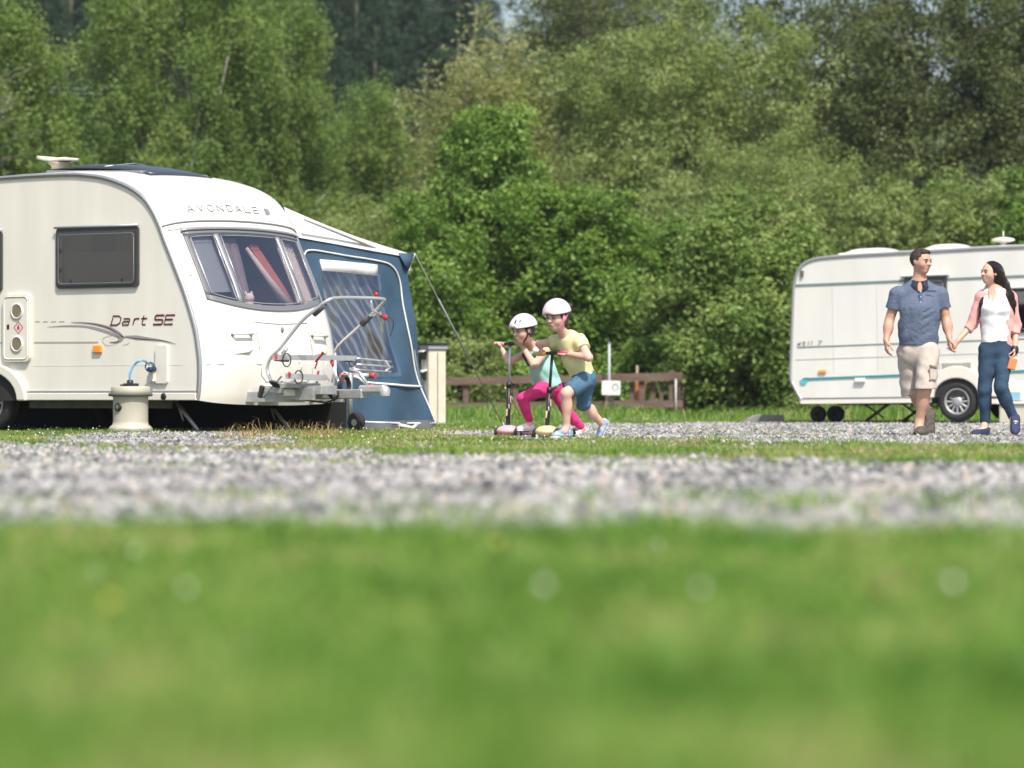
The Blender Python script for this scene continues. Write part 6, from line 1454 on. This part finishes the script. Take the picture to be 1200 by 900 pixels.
g = MB(); g.tube([J(1160, 338, -.055), J(1161, 350, -.095), J(1163.5, 356, -.10), J(1169, 346, -.07)], .0025, 5); g.build('necklace', M_chrome, wo_)
ph = tag(empty('phone', (O + J(1186.5, 424, -.11)).tolist()), 'small orange phone case held in the lowered hand of the woman', 'phone')
g = MB(); g.box((0, 0, -.02), (.075, .012, .11), Matrix.Rotation(.25, 3, 'Y'), bev=.005); g.build('phone_case', mat('phone_orange', (.80, .25, .10), .5), ph)
g = MB(); g.box((0, -.008, -.02), (.062, .003, .09), Matrix.Rotation(.25, 3, 'Y')); g.build('phone_camera_face', mat('phone_face', (.70, .22, .09), .3), ph)

# ------------------------------------------------------------------ scooters (local x forward)
def scooter(loc, rz, bar_h, deckm, gripm, gripm2, label, stemm, lean):
    t = tag(empty('kick_scooter', loc, rz), label, 'scooter', 'three wheeled scooters')
    M_dark = M_black
    S = SDF((-.50, -.14, .0), (.14, .14, .16), .006); S.cone((-.20, 0, .042), (-.08, 0, .046), .058, .062, .01, ((0, 0, 1), .26)); S.ell((.02, 0, .068), (.11, .105, .052), None, .04); S.ell((-.23, 0, .062), (.06, .045, .026), None, .02)
    S.mesh('deck', deckm, t)
    g = MB(); g.box((-.15, 0, .0615), (.16, .085, .006), bev=.002); g.build('grip_pad', mat('grip_pad', (.06, .06, .065), .9), t)
    for y_ in (-.125, .125):
        g = MB(); g.lathe([(.020, -.012), (.040, -.012), (.048, -.005), (.048, .005), (.040, .012), (.020, .012)], (.03, y_, .048), 22, 'Y'); wl = g.build('wheel', M_blackr, t)
        g = MB(); g.lathe([(.021, -.013), (.001, -.014)], (.03, y_, .048), 14, 'Y'); g.lathe([(.021, .013), (.001, .014)], (.03, y_, .048), 14, 'Y'); g.build('wheel_hub', M_gel, wl)
    g = MB(); g.lathe([(.018, -.012), (.034, -.012), (.040, -.005), (.040, .005), (.034, .012), (.018, .012)], (-.30, 0, .040), 20, 'Y'); wl = g.build('wheel', M_blackr, t)
    g = MB(); g.tube([(.03, -.12, .060), (.03, .12, .060)], .010, 8); g.build('axle', M_steel, t)
    g = MB(); g.grid([[Vector((-.30 + .055 * math.cos(a), y_, .045 + .055 * math.sin(a))) for y_ in (-.03, 0, .03)] for a in np.linspace(.3, 2.6, 9)]); g.build('brake_guard', deckm, t, solid=.004)
    b0_ = Vector((.03, 0, .09)); b1 = Vector((lean, 0, bar_h)); mm = b0_.lerp(b1, .52)
    g = MB(); g.tube([b0_, mm], .0195, 12); sl_ = g.build('lower_stem', M_black, t)
    g = MB(); g.tube([mm, b1], .0125, 12); g.build('upper_stem', stemm, t)
    g = MB(); g.tube([mm - Vector((0, 0, .025)), mm + Vector((0, 0, .02))], .026, 12); g.box(mm + Vector((-.03, 0, 0)), (.05, .012, .02), bev=.003); g.build('height_clamp', M_black, t)
    for k, (f, m_, w2) in enumerate(((.16, M_gel, .016), (.36, deckm, .02), (.50, M_gel, .012), (.66, deckm, .016), (.86, M_gel, .014))):
        c = b0_.lerp(mm, f); d_ = Vector((math.cos(k * 1.1 - 1.2), math.sin(k * 1.1 - 1.2), 0)) * .0135; g = MB(); g.box(c + d_, (w2, w2, .045 + .02 * (k % 2)), Matrix.Rotation(k * 1.1, 3, 'Z'), bev=.003); g.build('stem_sticker', m_, sl_)
    g = MB(); g.box(b1, (.04, .05, .035), bev=.008); g.tube([b1 + Vector((0, -.07, .0)), b1 + Vector((0, .07, 0))], .014, 10); g.build('handlebar', M_black if lean > -1 else M_gel, t)
    for y_, m_ in ((-1, gripm), (1, gripm2)):
        g = MB(); g.tube([b1 + Vector((0, y_ * .065, 0)), b1 + Vector((0, y_ * .19, 0))], .0165, 12); g.ell(b1 + Vector((0, y_ * .192, 0)), (.021, .008, .021), 12, 6); g.build('grip', m_, t)
    return t, b1
M_pinks = mat('scooter_pink', (.80, .42, .48), .35, coat=.3); M_yels = mat('scooter_yellow', (.78, .60, .32), .4, coat=.3); M_magg = mat('grip_magenta', (.55, .05, .18), .6); M_salm = mat('grip_salmon', (.62, .22, .24), .6)
hd1 = Vector((-.72, -.69, 0)); a1 = math.atan2(hd1.y, hd1.x)
DG1, DG2 = 33.9, 33.3
s1, bar1 = scooter(gnd(598, DG1), a1, .835, M_pinks, M_salm, M_salm, 'pink three wheeled scooter with a silver upright under the smaller girl', M_chrome, .0)
s2, bar2 = scooter(gnd(643.5, DG2), math.atan2(-.72, -.69), .745, M_yels, mat('grip_yellow', (.75, .62, .12), .6), M_magg, 'pale yellow scooter with a dark upright under the taller girl', M_black, -.04)
g = MB(); g.tube([Vector((.035, -.03, .45)), Vector((-.09, -.06, .34)), Vector((-.18, -.06, .20))], .007, 6); g.build('steering_cord', mat('cord_peach', (.78, .55, .35), .6), s1)
# ------------------------------------------------------------------ helmets
def helmet(par, P, R, s, m, lab, vents, vm):
    c = P(0, -.03, .13); S = SDF(c - s * .75, c + s * .75, .005)
    S.ell(P(0, -.03, .13), np.array([.47, .56, .52]) * s, R, .01); S.ell(P(0, -.02, .05), np.array([.385, .46, .44]) * s, R, .01, 'sub')
    S.cut(P(0, 0, .14), -R[:, 2] - R[:, 1] * .02, 2); S.ell(P(0, .60, -.02), np.array([.30, .28, .20]) * s, R, .02, 'sub')
    for (a, b, d, ra, rb) in vents: S.ell(P(a, b, d), np.array([ra, .14, rb]) * s if abs(b) > .3 else np.array([.14, ra, rb]) * s, R, .01, 'sub')
    he = S.mesh('helmet', m, par, lab)
    g = MB(); Rm = Matrix(R.tolist()); g.ell(P(0, -.03, .12), (.43 * s, .51 * s, .46 * s), 20, 12, Rm)
    T = SDF(c - s * .75, c + s * .75, .006); T.ell(P(0, -.03, .12), np.array([.445, .525, .48]) * s, R, .01); T.ell(P(0, -.03, .05), np.array([.37, .44, .44]) * s, R, .01, 'sub'); T.cut(P(0, 0, .115), -R[:, 2], 2); T.ell(P(0, .58, -.02), np.array([.30, .26, .20]) * s, R, .02, 'sub'); T.mesh('helmet_liner', vm, he)
    return he
def strap(par, P, s, m, side=-1):
    g = MB()
    for q in (-1, 1):
        g.tube([P(q * .37, .08, .10), P(q * .335, .07, -.14), P(q * .20, .14, -.36), P(0, .18, -.44)], .035 * s, 6); g.tube([P(q * .37, -.16, .10), P(q * .34, .04, -.14)], .03 * s, 6)
    g.build('chin_strap', m, par)
M_hairg = mat('hair_girl', (.05, .028, .018), .5, bump=.6, bscale=90)
def bar_pt(loc, rz, b, y_): return np.array(loc) + np.array(Matrix.Rotation(rz, 3, 'Z') @ (b + Vector((0, y_, 0))))
def grip_hand(S, wr, barp, bdir, L):
    """a fist closed round a bar: fingers curl over the bar and under it"""
    w_ = np.array(wr); bp = np.array(barp); bd = unit(bdir); d = unit(bp - w_); up_ = unit(np.cross(bd, d)); up_ = up_ if up_[2] > 0 else -up_
    r = .0165 + .046 * L
    S.cone(w_, bp - d * r * .7 + up_ * r * .55, .085 * L * 1.6, .15 * L, .01, (up_, .7))
    for i, o_ in enumerate((-.24, -.08, .08, .23)):
        c = bp + bd * o_ * L; rr = .052 * L * (1, 1, .97, .86)[i]; pts = [c - d * r * 1.0 + up_ * r * .5, c + up_ * r * 1.02, c + d * r * .85 + up_ * r * .35, c + d * r * .75 - up_ * r * .65, c - d * r * .1 - up_ * r * 1.0]
        S.chain(pts, [rr * 1.15, rr * 1.1, rr, rr * .95, rr * .85], .003)
    c = bp - bd * .30 * L * (1 if np.dot(bd, [1, 0, 0]) > 0 else 1); S.chain([w_ + bd * 0, bp - d * r * 1.2 - up_ * r * .3 + bd * .15 * L, bp - d * r * .5 - up_ * r * 1.1 + bd * .1 * L, bp + d * r * .4 - up_ * r * 1.15], [.07 * L, .075 * L, .062 * L, .05 * L], .006)

# ------------------------------------------------------------------ smaller girl
O = np.array(gnd(625, DG1)); g1 = tag(empty('person', O.tolist()), 'small girl in a white patterned helmet, teal vest and pink leggings bent over her scooter', 'person')
J = jf(DG1, O); L1 = np.array(s1.location) - O
B = SDF((-.50, -.62, -.02), (.60, .50, 1.02), .0062)
hs = .235; hc = J(613.5, 387.5, -.20); P, R = head(B, hc, hs, (-.80, -.58, -.16), child=True)
B.cone(J(617, 396, -.16), J(627, 410, -.03), .038, .044, .03)
sh = J(629, 413, -.02); hp_ = J(643, 451, .03)
bd1 = np.array(Matrix.Rotation(a1, 3, 'Z') @ Vector((0, 1, 0)))     # her left (nearer the camera)
B.chain([sh, sh * .5 + hp_ * .5 + np.array([0, -.01, .0]), hp_], [.088, .090, .098], .05)
gl_, gr_ = bar_pt(L1, a1, bar1, .135), bar_pt(L1, a1, bar1, -.135)
shl = sh + bd1 * .11 + np.array([0, 0, .01]); shr = sh - bd1 * .11
B.cone(sh, shl, .05, .042, .03); B.cone(sh, shr, .05, .042, .03)
el_ = J(626, 428, -.30); er_ = J(596, 424, .02)
wl_ = gl_ + unit(el_ - gl_) * .062; wr_ = gr_ + unit(er_ - gr_) * .062
B.chain([shl, el_, wl_], [.038, .033, .023], .015); B.chain([shr, er_, wr_], [.036, .031, .023], .015)
grip_hand(B, wl_, gl_, bd1, .13); grip_hand(B, wr_, gr_, bd1, .13)
lf = [J(637, 455, -.06), J(612, 467, -.16), J(621.5, 496, -.10)]; lb_ = [J(650, 454, .08), J(665, 484, .12), J(683, 502, .20)]
for l in (lf, lb_): B.chain(l, [.060, .039, .027], .015); B.ell(l[1] * .65 + l[2] * .35, (.035, .035, .055), None, .03)
B.cone(lf[2], lf[2] + np.array([-.03, -.03, -.03]), .032, .034, .01); B.cone(lb_[2], lb_[2] + np.array([-.02, 0, -.03]), .032, .034, .01)
B.mesh('body', M_skinc, g1); face_bits(g1, P, R, hs, M_hairg, None)
H = SDF(hc - .16, hc + .16, .005); H.ell(P(0, -.06, .06), np.array([.355, .41, .41]) * hs, R, .01); H.ell(P(0, .36, -.10), np.array([.31, .30, .42]) * hs, R, .03, 'sub'); H.cut(P(0, 0, -.28), -R[:, 2], 1); H.mesh('hair', M_hairg, g1)
M_helw = mat('helmet_white', (.72, .68, .76), .3, coat=.4); M_liner = mat('helmet_liner_black', (.015, .015, .018), .9)
he = helmet(g1, P, R, hs, M_helw, 'white helmet with black vents and small pink marks', [(-.10, .45, .40, .05, .10), (-.26, .38, .42, .05, .07), (.14, .45, .42, .05, .11), (-.12, .30, .60, .07, .04), (-.44, -.05, .50, .08, .05), (-.45, -.30, .40, .06, .06)], M_liner)
g = MB(); rr_ = random.Random(3)
for a_, b_ in ((-.30, .22), (.0, .24), (.30, .22), (.55, .30), (.8, .26), (1.2, .34), (1.25, .22), (1.6, .30)):
    c = np.array([math.sin(a_) * .475, math.cos(a_) * .565, b_]) ; q = P(c[0], c[1] - .03, c[2] + .0); q = P(0, -.03, .13) + (q - P(0, -.03, .13)) * (1 / math.sqrt((c[0] / .47) ** 2 + (c[1] / .56) ** 2 + ((c[2] - .13) / .52) ** 2)) * 1.01
    g.ell(q, (.008, .008, .008), 8, 5)
g.build('helmet_print', mat('print_purple', (.40, .15, .42), .5), he)
strap(g1, P, hs, mat('strap_dark', (.05, .03, .04), .7))
M_teal1 = mat('vest_teal', (.33, .62, .55), .85, var=.06, vscale=20, bump=.1, bscale=150); M_dkb = mat('vest_black', (.02, .025, .035), .85)
T = SDF((-.30, -.35, .28), (.40, .30, .90), .0055); T.chain([sh - np.array([0, 0, .01]), sh * .5 + hp_ * .5 + np.array([0, -.01, 0]), hp_ + (hp_ - sh) * .04], [.100, .106, .115], .05)
for q in (shl, shr): T.cone(sh, sh * .25 + q * .75, .058, .048, .03)
T.ripple(.008, 60, 31, 5); T.cut(hp_ + (hp_ - sh) * .06, hp_ - sh, 5); T.cut(J(621, 405, -.05), (-.5, -.3, 1), .10); T.mesh('teal_vest', M_teal1, g1)
M_wht = mat('collar_white', (.75, .76, .76), .8)
T = SDF((-.30, -.35, .28), (.40, .30, .95), .0055); mid_ = sh * .5 + hp_ * .5; 
for q, off_ in ((shl, .02), (shr, 0)):
    T.chain([sh * .3 + q * .7 + np.array([.03, 0, .045]), sh * .2 + q * .8 + np.array([-.045, -.045, -.02]), mid_ * .7 + q * .3 + np.array([-.085, -.075, .0])], [.020, .022, .020], .01)
T.mesh('dark_strap', M_dkb, g1)
T = SDF((-.30, -.35, .28), (.40, .30, .95), .0055); T.chain([sh + np.array([.055, -.05, .06]), sh + np.array([-.01, -.13, .015])], [.020, .028], .01); T.mesh('white_shoulder', M_wht, g1)
M_pleg = mat('leggings_pink', (.62, .03, .18), .8, var=.10, vscale=14, bump=.15, bscale=120)
T = SDF((-.35, -.40, .02), (.55, .45, .50), .0055); T.cone(hp_, J(643, 454, .02), .102, .092, .03)
for l in (lf, lb_): T.chain([l[0], l[1], l[2] * .96 + l[1] * .04], [.070, .048, .034], .015); T.ell(l[1] * .65 + l[2] * .35, (.039, .039, .06), None, .02); T.cut(l[2] * .95 + l[1] * .05, l[2] - l[1], .07)
T.ripple(.0035, 80, 6, 4); T.cut(J(643, 445, 0), (-.2, 0, 1), 1); T.mesh('leggings', M_pleg, g1)
M_shp = mat('shoe_pale_pink', (.78, .68, .68), .6, var=.12, vscale=30)
shoe(g1, J(625, 508, -.10) * np.array([1, 1, 0]) + np.array([.0, .03, .066]), (-.72, -.69, 0), .195, M_shp, M_solew, vox=.0045, hgt=.40); shoe(g1, J(688, 505, .24) * np.array([1, 1, 0]) + np.array([.0, 0, .055]), (-.80, -.45, -.30), .185, mat('shoe_white_grey', (.62, .62, .60), .6, var=.2, vscale=40), M_solew, vox=.0045)

# ------------------------------------------------------------------ taller girl
O = np.array(gnd(672, DG2)); g2 = tag(empty('person', O.tolist()), 'taller girl in a plain pale pink helmet, yellow tee and denim shorts pushing a scooter', 'person')
J = jf(DG2, O); L2 = np.array(s2.location) - O; a2 = math.atan2(-.72, -.69)
B = SDF((-.48, -.60, -.02), (.42, .45, 1.24), .0062)
hs = .25; hc = J(652.5, 371.5, -.16); P, R = head(B, hc, hs, (-.62, -.76, -.16), child=True)
B.cone(J(655, 383, -.13), J(665, 397, -.02), .040, .048, .03)
sh = J(667, 400, -.01); hp_ = J(683, 441, .05); bd2 = np.array(Matrix.Rotation(a2, 3, 'Z') @ Vector((0, 1, 0)))
B.chain([sh, sh * .5 + hp_ * .5 + np.array([-.0, 0, 0]), hp_], [.092, .092, .096], .05)
gl_, gr_ = bar_pt(L2, a2, bar2, .13), bar_pt(L2, a2, bar2, -.13)
shl = sh + bd2 * .125; shr = sh - bd2 * .125
B.cone(sh, shl, .05, .044, .03); B.cone(sh, shr, .05, .044, .03)
el_ = J(690, 419, -.24); er_ = J(632, 403, .10)
wl_ = gl_ + unit(el_ - gl_) * .062; wr_ = gr_ + unit(er_ - gr_) * .062
B.chain([shl, el_, wl_], [.042, .035, .024], .015); B.chain([shr, er_, wr_], [.040, .034, .024], .015)
grip_hand(B, wl_, gl_, bd2, .135); grip_hand(B, wr_, gr_, bd2, .135)
lf = [J(684, 447, -.05), J(663.5, 461, -.20), J(664, 500, -.14)]; lb_ = [J(686, 447, .10), J(684, 474, .10), J(707, 498, .26)]
for l in (lf, lb_): B.chain(l, [.072, .047, .030], .02); B.ell(l[1] * .65 + l[2] * .35 + np.array([.01, .01, 0]), (.039, .039, .065), None, .03)
B.cone(lf[2], lf[2] + np.array([-.02, -.02, -.04]), .033, .034, .01)
B.mesh('body', M_skinc, g2); face_bits(g2, P, R, hs, M_hairg, None)
H = SDF(hc - .18, hc + .18, .005); H.ell(P(0, -.06, .06), np.array([.36, .41, .41]) * hs, R, .01); H.ell(P(0, .36, -.10), np.array([.30, .30, .42]) * hs, R, .03, 'sub'); H.cut(P(0, 0, -.34), -R[:, 2], 1); H.chain([P(.0, -.35, -.1), P(0, -.42, -.42)], [.05, .025], .02); H.mesh('hair', M_hairg, g2)
he = helmet(g2, P, R, hs, mat('helmet_pink', (.76, .58, .63), .3, coat=.4), 'plain pale pink helmet', [(.42, .30, .38, .03, .03)], M_liner)
strap(g2, P, hs, mat('strap_pink', (.75, .28, .42), .7))
M_yel = mat('tee_yellow', (.70, .68, .36), .85, var=.05, vscale=14, bump=.1, bscale=150)
T = SDF((-.32, -.36, .42), (.30, .32, 1.02), .0062); T.chain([sh, sh * .5 + hp_ * .5, hp_ * .97 + sh * .03], [.104, .107, .110], .05)
for q, e in ((shl, el_), (shr, er_)): T.cone(sh, q, .066, .060, .03); T.cone(q, q * .45 + e * .55, .060, .060, .02); T.cut(q * .55 + e * .45, e - q, .10)
T.ripple(.009, 55, 41, 5); T.cut(hp_ * .98 + sh * .02 + np.array([0, 0, .0]), hp_ - sh, .3); T.cut(J(661, 391, -.04), (-.55, -.5, 1), .085); T.mesh('yellow_tee', M_yel, g2)
M_den = mat('denim_blue', (.035, .10, .17), .85, col2=(.07, .16, .24), vscale=10, bump=.25, bscale=200)
T = SDF((-.30, -.40, .20), (.30, .34, .70), .0055); T.chain([hp_ * .95 + sh * .05, hp_ + (hp_ - sh) * .10], [.108, .110], .03)
T.chain([lf[0], lf[0] * .12 + lf[1] * .88], [.082, .064], .015); T.cut(lf[0] * .18 + lf[1] * .82, lf[1] - lf[0], .11)
T.chain([lb_[0], lb_[1], lb_[1] * .86 + lb_[2] * .14], [.082, .063, .056], .015); T.cut(lb_[1] * .88 + lb_[2] * .12, lb_[2] - lb_[1], .11)
T.ripple(.009, 60, 8, 5); T.mesh('denim_shorts', M_den, g2)
M_shb = mat('shoe_blue', (.05, .11, .24), .6, col2=(.42, .52, .62), vscale=34)
shoe(g2, J(669, 506, -.10) * np.array([1, 1, 0]) + np.array([.01, .02, .012]), (-.78, -.62, 0), .225, M_shb, M_solew, vox=.0045, hgt=.40); shoe(g2, J(714, 493, .28), (-.42, -.10, -.90), .205, M_shb, M_solew, up=(-.85, -.3, .35), vox=.0045)
# ================================================================== thin summer haze between the camera and the wood
hm = bpy.data.materials.new('haze'); hm.use_nodes = True; hn = hm.node_tree.nodes; hn.remove(hn['Principled BSDF'])
pv = hn.new('ShaderNodeVolumePrincipled'); pv.inputs['Color'].default_value = (.92, .95, 1, 1); pv.inputs['Density'].default_value = 0.00022; pv.inputs['Anisotropy'].default_value = .2
hm.node_tree.links.new(pv.outputs[0], hn['Material Output'].inputs['Volume'])
g = MB(); g.box((0, 900, 29), (1900, 2700, 60)); hz = g.build('haze', hm); tag(hz, 'thin pale summer haze filling the air over the campsite', kind='stuff')
SC.cycles.volume_bounces = 0
